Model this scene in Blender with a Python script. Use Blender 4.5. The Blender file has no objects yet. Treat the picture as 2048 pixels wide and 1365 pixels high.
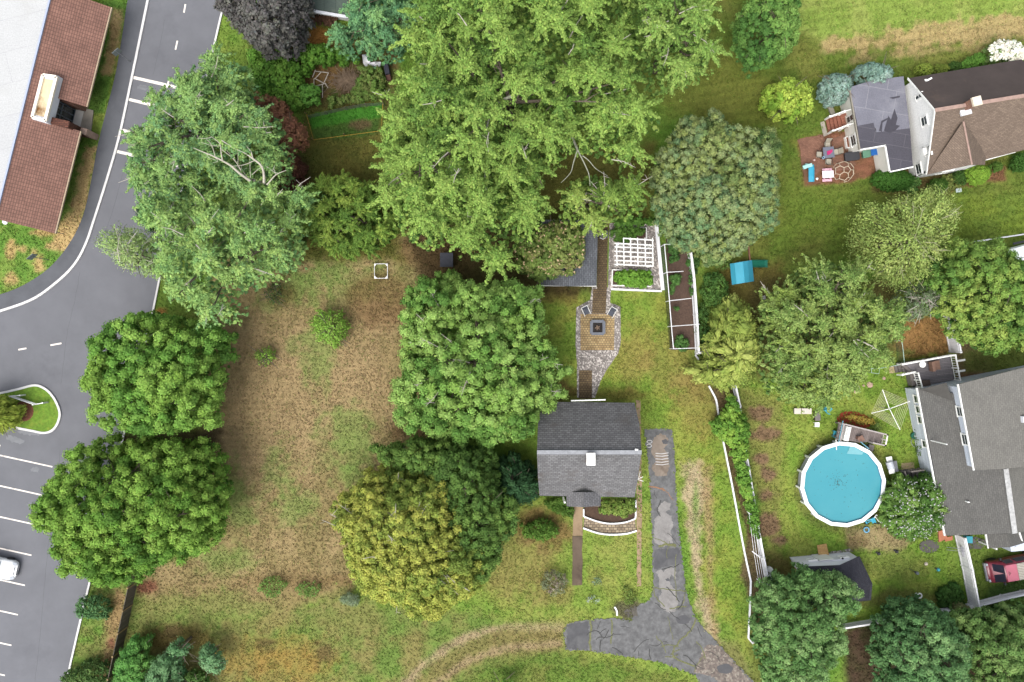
import bpy, math, random
import numpy as np
from mathutils import Vector
random.seed(7)
# ------------------------------------------------------------ camera, world, sun, exposure
SC = bpy.context.scene
S0 = 22.5                      # photo pixels per metre on the ground
LENS = 28.0
H = 2048 / S0 / 36.0 * LENS    # camera height
cam_d = bpy.data.cameras.new('camera'); cam = bpy.data.objects.new('camera', cam_d)
SC.collection.objects.link(cam); cam.location = (0, 0, H); cam_d.lens = LENS; cam_d.sensor_width = 36
cam_d.clip_end = 2000; SC.camera = cam
W = bpy.data.worlds.new('World'); SC.world = W; W.use_nodes = True
nt = W.node_tree; bg = nt.nodes['Background']
sky = nt.nodes.new('ShaderNodeTexSky'); sky.sky_type = 'NISHITA'; sky.sun_disc = False
sky.sun_elevation = math.radians(61); sky.sun_rotation = math.radians(212); sky.dust_density = 4; sky.air_density = 1.0
hs = nt.nodes.new('ShaderNodeHueSaturation'); hs.inputs['Saturation'].default_value = .35
nt.links.new(sky.outputs[0], hs.inputs['Color']); nt.links.new(hs.outputs[0], bg.inputs[0]); bg.inputs[1].default_value = 0.15
sd = bpy.data.lights.new('sun', 'SUN'); sd.energy = 0.85; sd.angle = math.radians(36); sd.color = (1, .965, .91)
so = bpy.data.objects.new('sun', sd); SC.collection.objects.link(so)
az, el = math.radians(212), math.radians(61)
so.rotation_euler = Vector((math.sin(az)*math.cos(el), math.cos(az)*math.cos(el), math.sin(el))).to_track_quat('Z', 'Y').to_euler()
SC.view_settings.view_transform = 'Standard'; SC.view_settings.look = 'None'; SC.view_settings.gamma = 1
SC.view_settings.exposure = 1.1
SC.cycles.max_bounces = 6; SC.cycles.diffuse_bounces = 2; SC.cycles.transmission_bounces = 4; SC.cycles.transparent_max_bounces = 4

# ------------------------------------------------------------ helpers
def P(px, py, z=0.0):
    k = (H - z) / H / S0
    return Vector(((px - 1024) * k, (682.5 - py) * k, z))
def lin(c):
    c = c / 255.0
    return c / 12.92 if c <= .04045 else ((c + .055) / 1.055) ** 2.4
KA = 0.75
def A(c, k=KA):
    k = k * (1.22 if min(c) > 200 and k == KA else 1)      # clean white paint
    return tuple(min(.84, lin(x) * k) for x in c)
class MB:
    def __init__(s): s.v = []; s.f = []
    def add(s, vs, fs):
        n = len(s.v); s.v += [tuple(p) for p in vs]; s.f += [tuple(i + n for i in f) for f in fs]; return s
    def face(s, *ps): return s.add(ps, [tuple(range(len(ps)))])
    def prism(s, poly, z0, z1, top=None):
        n = len(poly); top = top or poly
        vs = [(p[0], p[1], z0) for p in poly] + [(p[0], p[1], z1) for p in top]
        ar = sum(poly[i][0]*poly[(i+1) % n][1] - poly[(i+1) % n][0]*poly[i][1] for i in range(n))
        if ar < 0: vs = [(p[0], p[1], z0) for p in poly[::-1]] + [(p[0], p[1], z1) for p in top[::-1]]
        return s.add(vs, [tuple(range(n))[::-1], tuple(range(n, 2*n))] + [(i, (i+1) % n, n + (i+1) % n, n + i) for i in range(n)])
    def box(s, c, sx, sy, z0, z1, rot=0):
        cr, sr = math.cos(rot), math.sin(rot)
        pl = [(c[0] + cr*a*sx/2 - sr*b*sy/2, c[1] + sr*a*sx/2 + cr*b*sy/2) for a, b in ((-1,-1),(1,-1),(1,1),(-1,1))]
        return s.prism(pl, z0, z1)
    def bar(s, p, q, w, h=None):
        p = Vector(p); q = Vector(q); h = h or w; d = (q - p).normalized()
        u = Vector((0, 0, 1)) if abs(d.z) < .95 else Vector((1, 0, 0))
        a = d.cross(u).normalized() * w/2; b = a.cross(d).normalized() * h/2
        vs = [p-a-b, p+a-b, p+a+b, p-a+b, q-a-b, q+a-b, q+a+b, q-a+b]
        return s.add(vs, [(0,1,2,3),(7,6,5,4),(0,4,5,1),(1,5,6,2),(2,6,7,3),(3,7,4,0)])
    def tube(s, pts, rad, n=7, cap=True):
        pts = [Vector(p) for p in pts]; m = len(pts)
        rad = rad if isinstance(rad, (list, tuple)) else [rad]*m
        vs = []
        for i, p in enumerate(pts):
            d = (pts[min(i+1, m-1)] - pts[max(i-1, 0)]).normalized()
            u = Vector((0,0,1)) if abs(d.z) < .9 else Vector((1,0,0))
            a = d.cross(u).normalized(); b = a.cross(d).normalized()
            vs += [p + (a*math.cos(t) + b*math.sin(t))*rad[i] for t in [2*math.pi*k/n for k in range(n)]]
        fs = [(i*n+k, i*n+(k+1) % n, (i+1)*n+(k+1) % n, (i+1)*n+k) for i in range(m-1) for k in range(n)]
        if cap: fs += [tuple(range(n))[::-1], tuple(range((m-1)*n, m*n))]
        return s.add(vs, fs)
    def cyl(s, c, z0, z1, r, n=16, r2=None):
        r2 = r if r2 is None else r2
        ang = [2*math.pi*k/n for k in range(n)]
        return s.prism([(c[0]+r*math.cos(t), c[1]+r*math.sin(t)) for t in ang], z0, z1, [(c[0]+r2*math.cos(t), c[1]+r2*math.sin(t)) for t in ang])
    def slab(s, pts, th=.12):
        pts = [Vector(p) for p in pts]; n = len(pts)
        nrm = (pts[1]-pts[0]).cross(pts[2]-pts[1])
        if nrm.z < 0: pts = pts[::-1]
        vs = pts + [p - Vector((0,0,th)) for p in pts]
        return s.add(vs, [tuple(range(n)), tuple(range(n, 2*n))[::-1]] + [(i, n+i, n+(i+1) % n, (i+1) % n) for i in range(n)])
    def dome(s, c, r, h, n=12, m=5, flat=1.0):
        vs = []; 
        for i in range(m):
            t = math.pi/2 * i/m
            vs += [(c[0]+r*math.cos(t)*math.cos(2*math.pi*k/n), c[1]+r*math.cos(t)*math.sin(2*math.pi*k/n), c[2]+h*math.sin(t)) for k in range(n)]
        vs.append((c[0], c[1], c[2]+h)); fs = [(i*n+k, i*n+(k+1) % n, (i+1)*n+(k+1) % n, (i+1)*n+k) for i in range(m-1) for k in range(n)]
        fs += [((m-1)*n+k, (m-1)*n+(k+1) % n, m*n) for k in range(n)]
        return s.add(vs, fs)
    def build(s, name, mat, parent=None, smooth=False, bevel=0):
        me = bpy.data.meshes.new(name)
        v = np.array(s.v, float)
        if parent is not None:
            loc = Vector((0,0,0)); q = parent
            while q is not None: loc = loc + q.location; q = q.parent
        else: loc = Vector(((v[:,0].min()+v[:,0].max())/2, (v[:,1].min()+v[:,1].max())/2, v[:,2].min()))
        me.from_pydata([tuple(p) for p in (v - np.array(loc))], [], s.f)
        uvl = me.uv_layers.new(name='UVMap').data
        for f in s.f and me.polygons:
            n = f.normal
            h = Vector((1,0,0)) if abs(n.z) > .995 else Vector((0,0,1)).cross(n).normalized()
            w = n.cross(h)
            for li in f.loop_indices:
                p = me.vertices[me.loops[li].vertex_index].co + loc
                uvl[li].uv = (p.dot(h), p.dot(w))
            f.use_smooth = smooth
        me.materials.append(mat)
        o = bpy.data.objects.new(name, me); SC.collection.objects.link(o)
        if parent is None: o.location = loc
        else: o.parent = parent
        if bevel:
            bm_ = o.modifiers.new('bevel', 'BEVEL'); bm_.width = bevel; bm_.segments = 2; bm_.limit_method = 'ANGLE'
        return o
def T(name, label, cat, loc, group=None):
    o = bpy.data.objects.new(name, None); SC.collection.objects.link(o); o.location = loc; o.empty_display_size = .3
    o['label'] = label; o['category'] = cat
    if group: o['group'] = group
    return o
def tag(o, label, cat, group=None, kind=None):
    o['label'] = label; o['category'] = cat
    if group: o['group'] = group
    if kind: o['kind'] = kind
    return o
def struct(o): o['kind'] = 'structure'; return o
def copy_thing(root, loc, label):
    r = root.copy(); SC.collection.objects.link(r); r.location = loc; r['label'] = label
    for ch in list(root.children):
        c = ch.copy(); SC.collection.objects.link(c); c.parent = r
        for g in list(ch.children):
            d = g.copy(); SC.collection.objects.link(d); d.parent = c
    return r

# ------------------------------------------------------------ materials
def nodes(name):
    m = bpy.data.materials.new(name); m.use_nodes = True
    t = m.node_tree; return m, t, t.nodes['Principled BSDF']
def mixc(t, fac, a, b, mode='MIX'):
    n = t.nodes.new('ShaderNodeMix'); n.data_type = 'RGBA'; n.blend_type = mode
    for k, x in ((0, fac), (6, a), (7, b)):
        if isinstance(x, (float, int)): n.inputs[k].default_value = x
        elif isinstance(x, tuple): n.inputs[k].default_value = (*x[:3], 1)
        else: t.links.new(x, n.inputs[k])
    return n.outputs[2]
def noise(t, vec, scale, detail=4, rough=.6):
    n = t.nodes.new('ShaderNodeTexNoise'); n.inputs['Scale'].default_value = scale; n.inputs['Detail'].default_value = detail
    n.inputs['Roughness'].default_value = rough
    if vec: t.links.new(vec, n.inputs['Vector'])
    return n.outputs['Fac']
def ramp(t, src, lo, hi):
    n = t.nodes.new('ShaderNodeMapRange'); t.links.new(src, n.inputs[0])
    n.inputs[1].default_value = lo; n.inputs[2].default_value = hi
    return n.outputs[0]
def bump(t, bsdf, src, strength=.4, dist=.02):
    b = t.nodes.new('ShaderNodeBump'); b.inputs['Strength'].default_value = strength; b.inputs['Distance'].default_value = dist
    t.links.new(src, b.inputs['Height']); t.links.new(b.outputs[0], bsdf.inputs['Normal'])
def coord(t, which='Object'):
    n = t.nodes.new('ShaderNodeTexCoord'); return n.outputs[which]
MC = {}
def M(name, c, rough=.7, var=.18, scale=2.5, metal=0, stain=None, sa=.5, bs=.15, spec=.3):
    if name in MC: return MC[name]
    m, t, b = nodes(name); c = A(c)
    co = coord(t)
    f1 = noise(t, co, scale, 5, .65)
    lo = tuple(x*(1-var*1.3) for x in c); hi = tuple(min(.9, x*(1+var)) for x in c)
    out = mixc(t, ramp(t, f1, .3, .7), lo, hi)
    if stain: out = mixc(t, ramp(t, noise(t, co, scale*.35, 6, .7), 1-sa, 1-sa+.18), out, A(stain))
    t.links.new(out, b.inputs['Base Color']); b.inputs['Roughness'].default_value = rough; b.inputs['Metallic'].default_value = metal
    b.inputs['Specular IOR Level'].default_value = spec
    bump(t, b, noise(t, co, scale*14, 3), bs, .01)
    MC[name] = m; return m
def MBrick(name, c1, c2, mortar, bw, rh, ms=.02, rot=0, rough=.85, big=.25, bst=.5, offset=.5, squash=1, stain=None, sth=.55):
    m, t, b = nodes(name)
    uv = t.nodes.new('ShaderNodeUVMap').outputs[0]
    mp = t.nodes.new('ShaderNodeMapping'); mp.inputs['Rotation'].default_value = (0, 0, rot); t.links.new(uv, mp.inputs[0])
    # gentle wobble so courses are not ruler straight
    br = t.nodes.new('ShaderNodeTexBrick'); t.links.new(mp.outputs[0], br.inputs['Vector'])
    br.inputs['Scale'].default_value = 1; br.inputs['Brick Width'].default_value = bw; br.inputs['Row Height'].default_value = rh
    br.inputs['Mortar Size'].default_value = ms; br.inputs['Mortar Smooth'].default_value = .4; br.offset = offset
    br.inputs['Color1'].default_value = (*A(c1), 1); br.inputs['Color2'].default_value = (*A(c2), 1); br.inputs['Mortar'].default_value = (*A(mortar), 1)
    br.inputs['Bias'].default_value = 0
    f = noise(t, uv, .7, 5, .65); g = noise(t, uv, 9, 3, .6)
    out = mixc(t, 1.0, br.outputs['Color'], mixc(t, ramp(t, f, .3, .7), (1-big,)*3, (1+big*.6,)*3), 'MULTIPLY')
    out = mixc(t, 1.0, out, mixc(t, ramp(t, g, .3, .7), (.86,)*3, (1.14,)*3), 'MULTIPLY')
    if stain: out = mixc(t, ramp(t, noise(t, uv, .45, 5, .7), sth, sth+.2), out, A(stain))
    t.links.new(out, b.inputs['Base Color']); b.inputs['Roughness'].default_value = rough; b.inputs['Specular IOR Level'].default_value = .25
    bump(t, b, br.outputs['Fac'], -bst, .015)
    return m
def glass(name, c=(45, 58, 60)):
    m, t, b = nodes(name); b.inputs['Base Color'].default_value = (*A(c), 1); b.inputs['Roughness'].default_value = .06; b.inputs['Specular IOR Level'].default_value = .7
    return m
def attr_mat(name, trans=0, fine=9, amp=.22, rough=.9, bs=.3, bd=.05, mid=1.6, mamp=.15):
    m, t, b = nodes(name)
    a = t.nodes.new('ShaderNodeAttribute'); a.attribute_name = 'Col'
    out = a.outputs['Color']
    if amp:
        co = coord(t)
        f = noise(t, co, fine, 6, .75)
        out = mixc(t, 1.0, out, mixc(t, ramp(t, f, .32, .68), (1-amp,)*3, (1+amp,)*3), 'MULTIPLY')
        f2 = noise(t, co, mid, 5, .7)
        out = mixc(t, 1.0, out, mixc(t, ramp(t, f2, .3, .7), (1-mamp, 1-mamp*.7, 1-mamp), (1+mamp, 1+mamp*.8, 1+mamp*.6)), 'MULTIPLY')
        if bs: bump(t, b, f, bs, bd)
    t.links.new(out, b.inputs['Base Color']); b.inputs['Roughness'].default_value = rough; b.inputs['Specular IOR Level'].default_value = .15
    if trans:
        tr = t.nodes.new('ShaderNodeBsdfTranslucent'); t.links.new(out, tr.inputs[0])
        mx = t.nodes.new('ShaderNodeMixShader'); mx.inputs[0].default_value = trans
        t.links.new(b.outputs[0], mx.inputs[1]); t.links.new(tr.outputs[0], mx.inputs[2])
        t.links.new(mx.outputs[0], t.nodes['Material Output'].inputs[0])
    return m
WHITE = M('white_paint', (236, 236, 232), .55, .05, 1.5, stain=(205, 203, 192), sa=.4)
VINYL = M('white_vinyl', (228, 228, 230), .45, .05, 1.2, stain=(196, 196, 190), sa=.42)
GREYW = M('weathered_wood', (118, 112, 108), .85, .2, 4)
BARK = M('bark', (112, 102, 88), .9, .3, 6, bs=.6)
PALEB = M('bare_wood', (196, 188, 176), .8, .15, 5)
GLASS = glass('window_glass')
CONC = M('concrete', (168, 160, 148), .9, .15, 1.2, stain=(130, 120, 105), sa=.42)
METAL = M('galvanised_metal', (150, 153, 156), .4, .1, 3, metal=.5)
BLACK = M('black_plastic', (48, 49, 52), .5, .15, 5)
TEAL = M('teal_plastic', (70, 170, 190), .45, .08, 3)
BRICKRED = M('red_brick_plain', (140, 84, 66), .9, .2, 5)

# ------------------------------------------------------------ noise in numpy
def vnoise(x, y, sc, seed):
    r = np.random.RandomState(seed); n = 256; g = r.rand(n, n)
    X = x / sc + 1000; Y = y / sc + 1000
    i = np.floor(X).astype(int); j = np.floor(Y).astype(int); fx = X - i; fy = Y - j
    fx = fx*fx*(3-2*fx); fy = fy*fy*(3-2*fy)
    a = g[i % n, j % n]; b = g[(i+1) % n, j % n]; c = g[i % n, (j+1) % n]; d = g[(i+1) % n, (j+1) % n]
    return (a*(1-fx)+b*fx)*(1-fy) + (c*(1-fx)+d*fx)*fy
def fbm(x, y, sc, seed, o=4):
    s = 0; a = 1; w = 0
    for k in range(o): s = s + a*vnoise(x, y, sc/2**k, seed+k*17); w += a; a *= .6
    return s / w - .5
def sdist(x, y, poly):
    """signed distance, positive inside"""
    poly = np.array(poly, float); n = len(poly)
    d = np.full(x.shape, 1e18); ins = np.zeros(x.shape, bool)
    for i in range(n):
        ax, ay = poly[i]; bx, by = poly[(i+1) % n]
        ex, ey = bx-ax, by-ay; L = ex*ex+ey*ey + 1e-12
        t = np.clip(((x-ax)*ex + (y-ay)*ey)/L, 0, 1)
        d = np.minimum(d, (x-ax-t*ex)**2 + (y-ay-t*ey)**2)
        c = ((ay > y) != (by > y))
        with np.errstate(divide='ignore', invalid='ignore'):
            xi = ax + (y-ay)/(by-ay if by != ay else 1e-12)*ex
        ins ^= c & (x < xi)
    d = np.sqrt(d); return np.where(ins, d, -d)
def arrmesh(name, V, F, col, mat, parent=None, loc=None):
    """V (n,3), F (m,k) equal sided faces, col (n,3) albedo"""
    loc = np.array(loc if loc is not None else (0, 0, 0), float)
    if parent is not None:
        q = parent; loc = np.zeros(3)
        while q is not None: loc = loc + np.array(q.location); q = q.parent
    me = bpy.data.meshes.new(name); n = len(V); m, k = F.shape
    me.vertices.add(n); me.vertices.foreach_set('co', (V - loc).astype(np.float32).ravel())
    me.loops.add(m*k); me.loops.foreach_set('vertex_index', F.astype(np.int32).ravel())
    me.polygons.add(m); me.polygons.foreach_set('loop_start', np.arange(0, m*k, k, dtype=np.int32))
    try: me.polygons.foreach_set('loop_total', np.full(m, k, np.int32))
    except Exception: pass
    a = me.color_attributes.new('Col', 'FLOAT_COLOR', 'POINT')
    a.data.foreach_set('color', np.concatenate([np.clip(col, 0, .9), np.ones((n, 1))], 1).astype(np.float32).ravel())
    me.polygons.foreach_set('use_smooth', np.ones(m, bool)); me.materials.append(mat); me.update(calc_edges=True)
    o = bpy.data.objects.new(name, me); SC.collection.objects.link(o)
    if parent is not None: o.parent = parent
    else: o.location = loc
    return o

# ------------------------------------------------------------ ground sheet
gx = np.concatenate([[-420, -200, -110, -70], np.arange(-50, 50.01, .15), [70, 110, 200, 420]])
gy = np.concatenate([[-420, -200, -100, -60], np.arange(-34, 34.01, .15), [60, 100, 200, 420]])
GX, GY = np.meshgrid(gx, gy, indexing='ij')
PX = GX*S0 + 1024; PY = 682.5 - GY*S0
def C3(c): return np.array(A(c))
base = np.empty(GX.shape + (3,)); n1 = fbm(PX, PY, 150, 3); n2 = fbm(PX, PY, 45, 5); n3 = fbm(PX, PY, 12, 9, 2)
w = np.clip(.5 + 2.2*n1 + 1.3*n2, 0, 1)[..., None]
base = C3((98, 136, 42))*(1-w) + C3((136, 150, 60))*w
def paint(poly, c, soft=8, wob=14, st=1.0, c2=None, nsc=None):
    global base
    p = np.array(poly, float)
    x0, x1, y0, y1 = p[:,0].min()-soft-wob*2, p[:,0].max()+soft+wob*2, p[:,1].min()-soft-wob*2, p[:,1].max()+soft+wob*2
    ii = np.where((gx*S0+1024 > x0) & (gx*S0+1024 < x1))[0]; jj = np.where((682.5-gy*S0 > y0) & (682.5-gy*S0 < y1))[0]
    if len(ii) == 0 or len(jj) == 0: return
    sl = (slice(ii[0], ii[-1]+1), slice(jj[0], jj[-1]+1))
    d = sdist(PX[sl], PY[sl], poly) + wob*2*n2[sl] + wob*1.6*n3[sl]
    a = np.clip(.5 + d/soft/2, 0, 1); a = (a*a*(3-2*a)*st)[..., None]
    col = C3(c)
    if c2 is not None:
        m = np.clip(.5 + 3.2*fbm(PX[sl], PY[sl], nsc or 30, 21), 0, 1)[..., None]
        col = col*(1-m) + C3(c2)*m
    base[sl] = base[sl]*(1-a) + col*a
def ell(cx, cy, rx, ry, rot=0, n=18):
    c, s = math.cos(rot), math.sin(rot)
    return [(cx + rx*math.cos(t)*c - ry*math.sin(t)*s, cy + rx*math.cos(t)*s + ry*math.sin(t)*c) for t in [2*math.pi*k/n for k in range(n)]]
def strip(pts, w):
    """px polyline -> px polygon"""
    L = []; R = []
    w = w if isinstance(w, (list, tuple)) else [w]*len(pts)
    for i, p in enumerate(pts):
        a = pts[max(i-1, 0)]; b = pts[min(i+1, len(pts)-1)]
        dx, dy = b[0]-a[0], b[1]-a[1]; l = math.hypot(dx, dy)
        nx, ny = -dy/l*w[i]/2, dx/l*w[i]/2
        L.append((p[0]+nx, p[1]+ny)); R.append((p[0]-nx, p[1]-ny))
    return L + R[::-1]
BR, BR2, GR = (154, 134, 92), (138, 123, 79), (108, 140, 58)
# centre dry field
paint([(430,520),(560,500),(640,470),(890,470),(890,560),(850,640),(840,760),(870,860),(780,930),(760,1000),(760,1100),(700,1190),(520,1215),(300,1215),(255,1170),(300,1130),(380,1110),(440,1060),(430,980),(400,880),(410,800),(440,680),(420,600)], BR, 14, 12, 1, BR2, 34)
paint([(450,640),(780,640),(760,840),(560,980),(440,940)], (160,136,98), 50, 40, .6)
for e in ((645,540,42,20,.1),(600,575,50,26,0),(745,535,20,16,0),(702,870,48,52,.2),(690,905,70,40,.1),(700,960,22,26,0),(545,600,22,22,0),(468,1000,34,60,0),(450,1120,50,26,0),(560,930,30,50,0),(640,700,40,60,0),(590,1010,40,30,0),(700,560,120,40,0)):
    paint(ell(*e), (112,140,62), 24, 34, .62 if e[2] < 60 else .34)
for e in ((560,590,26,22),(905,520,46,40),(850,500,60,30),(640,490,120,16),(830,860,50,26),(590,1165,120,14),(520,1290,40,24),(760,600,60,60)):
    paint(ell(*e), (112,82,52), 16, 14, .6)
# lower left
paint([(250,1190),(640,1190),(980,1230),(1130,1230),(1130,1320),(1000,1380),(240,1380)], (134,124,72), 24, 26, .9, (104,128,54), 46)
paint(ell(400,1215,140,26,.05), (112,138,56), 16, 18, .9)
paint(ell(690,1230,90,30,.05), (118,126,62), 22, 18, .7)
paint(ell(545,1320,125,44,.02), (150,122,58), 34, 26, .9, (136,124,62), 34)
paint(ell(360,1275,70,24), (108,92,46), 14, 14, .8)
for e in ((648,1305,16,18),(345,1260,18,12),(532,1285,12,9)): paint(ell(*e), (92,76,48), 12, 16, .7)
paint([(270,1180),(620,1130),(700,1220),(500,1225),(280,1240)], (142,122,80), 22, 24, .5)
paint([(820,1380),(860,1320),(930,1275),(1010,1250),(1130,1248),(1130,1300),(1010,1310),(940,1340),(880,1380)], (128,116,68), 14, 12, .8)
paint(strip([(810,1370),(850,1325),(930,1275),(1010,1252),(1126,1252)], 15), (166,146,112), 8, 6, .9)
paint(strip([(870,1370),(930,1325),(1010,1295),(1126,1288)], 12), (160,138,104), 8, 6, .75)
paint([(900,1380),(980,1330),(1110,1305),(1240,1318),(1390,1365),(1400,1390)], (92,120,40), 14, 10, .9, (112,120,52), 30)
# yards around the small house
paint([(1000,1020),(1120,1010),(1310,1000),(1310,1180),(1200,1240),(1000,1250),(960,1150)], (118,142,50), 22, 14, .85, (140,144,66), 40)
paint(ell(1085,1060,60,38,.2), (122,92,58), 16, 18, .8); paint(ell(1035,1130,70,60,0), (136,118,70), 26, 26, .55)
paint(ell(1110,1180,40,30), (128,104,66), 14, 14, .5); paint(ell(1262,1220,34,18), (92,86,66), 8, 10, .9)
paint([(1080,580),(1340,580),(1400,720),(1440,860),(1480,1060),(1500,1290),(1400,1200),(1360,1000),(1350,850),(1080,800)], (114,142,44), 22, 10, .9, (138,144,56), 44)
for e in ((1350,720,60,60,0),(1410,800,50,70,0),(1270,700,30,60,0),(1385,765,40,40,0)): paint(ell(*e), (140,118,66), 22, 24, .45)
paint(ell(1105,590,60,16), (120,96,50), 8, 10, .6); paint(ell(1110,780,50,26), (104,84,48), 12, 12, .8); paint(ell(1240,790,60,12), (120,100,48), 10, 8, .6)
paint(strip([(1388,930),(1394,990),(1390,1060),(1390,1110),(1400,1180),(1412,1230),(1440,1290)], [40,46,14,10,14,20,14]), (176,158,124), 9, 12, .95)
paint(strip([(1412,930),(1416,1010),(1420,1090),(1424,1200),(1436,1300)], [24,16,10,8,12]), (158,134,92), 9, 8, .8)
paint(ell(1392,1010,5,50), GR, 6, 4, .8)
paint([(1430,1280),(1470,1290),(1530,1365),(1500,1390),(1440,1340)], (120,112,72), 12, 10, .7)
# left verge by the building
paint([(205,0),(260,0),(225,150),(212,225),(172,225),(180,120)], (98,138,48), 4, 4, 1)
paint(strip([(236,20),(226,90),(216,150)], 17), (190,160,106), 8, 10, .95); paint(ell(196,190,16,34,.2), (72,98,34), 10, 10, .7)
paint([(150,275),(198,278),(182,370),(160,470),(110,540),(40,585),(-60,620),(-60,430),(110,460)], (98,140,48), 4, 4, 1, (120,146,58), 20)
paint(strip([(182,290),(170,370),(150,440),(118,500)], [20,24,34,44]), (194,164,110), 8, 12, .95)
for e in ((24,500,11,22),(45,498,12,9),(78,530,12,18),(65,505,9,9),(20,560,16,12),(90,465,30,8)): paint(ell(*e), (190,158,104), 6, 7, .85)
# verge right of the road
paint([(425,110),(500,90),(520,200),(480,300),(330,620),(308,617),(404,212)], (104,130,44), 10, 8, 1)
paint(ell(320,625,14,12), (150,104,50), 6, 6, .9)
paint([(185,1145),(275,1160),(225,1380),(130,1380),(152,1260)], (104,136,50), 8, 6, 1, (120,128,62), 20)
paint(strip([(246,1180),(228,1250),(215,1310),(200,1380)], 34), (158,124,88), 12, 12, .8)
for e in ((222,1290,7,12),(180,1335,16,10),(295,1175,22,14)): paint(ell(*e), (122,70,56), 6, 6, .8)
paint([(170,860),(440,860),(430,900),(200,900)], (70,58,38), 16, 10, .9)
# north middle garden
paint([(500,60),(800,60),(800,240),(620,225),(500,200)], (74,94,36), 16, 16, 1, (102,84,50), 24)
paint(ell(640,72,24,22), (170,118,54), 9, 8, .95); paint(ell(680,90,24,18), (138,108,50), 9, 8, .8)
paint(ell(660,150,52,24), (128,98,58), 10, 10, .9); paint(ell(735,190,34,22), (124,88,50), 10, 12, .7)
paint([(600,225),(770,200),(800,520),(600,520)], (88,92,36), 14, 8, 1, (104,100,42), 34)
paint([(616,232),(768,204),(764,236),(622,262)], (66,128,32), 5, 5, 1); paint([(622,258),(760,238),(756,266),(628,282)], (70,98,36), 5, 5, 1)
paint(ell(722,248,20,10), (104,88,60), 5, 6, .9)
paint([(520,300),(610,300),(620,400),(520,400)], (84,58,42), 14, 12, .9)
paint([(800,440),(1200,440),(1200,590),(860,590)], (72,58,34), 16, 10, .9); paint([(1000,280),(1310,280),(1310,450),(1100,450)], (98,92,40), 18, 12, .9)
# upper right
paint([(1400,-40),(2100,-40),(2100,500),(1540,530),(1400,420)], (92,114,36), 20, 10, 1, (112,118,48), 60)
paint([(1590,-40),(2100,-40),(2100,40),(1900,66),(1640,84),(1590,60)], (126,148,58), 10, 8, 1, (140,154,70), 40)
paint(strip([(1640,90),(1760,84),(1860,66),(2060,56)], [14,34,44,48]), (172,150,100), 10, 22, .9); paint(strip([(1700,118),(1860,100),(1960,96)], 12), (160,140,92), 10, 16, .7)
paint([(1310,120),(1480,100),(1560,160),(1560,260),(1440,240),(1330,230)], (112,118,44), 16, 18, .7)
paint([(1830,400),(2100,380),(2100,480),(1900,490)], (116,136,40), 14, 10, .8, (98,122,38), 30)
paint([(1570,300),(1600,370),(1780,390),(1700,480),(1560,500)], (96,118,34), 14, 10, .6)
paint(ell(1640,285,60,14), (128,122,50), 10, 10, .6); paint([(1440,530),(1560,520),(1600,600),(1540,640),(1440,600)], (118,104,50), 16, 12, .9)
paint([(1500,560),(1800,560),(1800,760),(1540,830),(1500,780)], (96,88,46), 16, 14, .9)
# beds south of house A
paint([(1900,345),(2010,335),(2010,360),(1905,378)], (126,84,62), 5, 5, .9); paint([(1745,330),(1900,345),(1900,385),(1745,385)], (110,88,56), 8, 6, .8)
paint([(1595,278),(1640,270),(1665,262),(1795,262),(1795,345),(1745,350),(1700,366),(1610,372)], (120,84,60), 4, 3, 1, (138,92,70), 12)
# yard around the pool and vegetable patches
paint([(1480,760),(1860,700),(1900,1240),(1560,1250),(1520,1000)], (112,144,44), 18, 10, 1, (138,150,60), 46)
paint([(1470,760),(1570,800),(1562,1130),(1540,1130),(1500,920)], (128,128,62), 12, 10, .8)
for e in ((1522,826,24,15),(1528,868,30,13),(1521,915,15,12),(1538,950,15,14),(1533,990,17,15),(1555,1080,20,12),(1536,1050,24,26)): paint(ell(*e), (124,98,74), 6, 7, .95)
paint([(1690,1058),(1760,1048),(1830,1080),(1790,1105),(1700,1098)], (158,140,100), 9, 10, .95); paint(ell(1712,1085,22,14), (112,92,58), 8, 8, .6)
paint(ell(1686,969,100,100), (100,104,52), 8, 4, .6); paint(ell(1790,1130,80,30), (120,126,60), 18, 16, .6)
paint(ell(1560,1130,34,30), (112,96,54), 12, 14, .8); paint(strip([(1690,1210),(1800,1195),(1920,1200)], 30), (112,108,58), 12, 12, .7)
paint([(1785,632),(1890,628),(1905,710),(1800,722)], (156,118,68), 8, 8, 1, (132,100,56), 20); paint(ell(1818,705,14,8), (96,110,44), 5, 5, .7)
paint([(1905,640),(1960,640),(1990,760),(1915,780)], (128,104,80), 12, 10, .9); paint([(1925,700),(2048,690),(2060,735),(1930,750)], (104,118,46), 10, 10, .8)
paint(ell(1944,752,30,8), (116,84,62), 6, 6, .8)
paint([(1480,1150),(1500,1060),(1512,1060),(1540,1190),(1505,1285),(1500,1200)], (104,84,62), 5, 5, .9); paint([(1420,775),(1475,775),(1500,960),(1520,1080),(1500,1080),(1462,960),(1446,880)], (96,76,54), 5, 5, .9)
paint([(1930,1060),(2060,1060),(2060,1190),(1950,1200)], (104,126,46), 8, 6, 1); paint([(1990,1170),(2060,1150),(2060,1200),(1960,1205)], (60,88,36), 10, 8, .9)
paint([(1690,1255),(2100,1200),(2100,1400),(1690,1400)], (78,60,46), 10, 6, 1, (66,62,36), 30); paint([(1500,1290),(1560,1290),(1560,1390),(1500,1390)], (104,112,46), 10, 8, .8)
lum = (base @ np.array([.3, .6, .1]))[..., None]; base = (base*.93 + lum*.07)*1.06
nf = fbm(PX, PY, 5, 40, 2)[..., None]; base *= 1 + .2*nf
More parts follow.
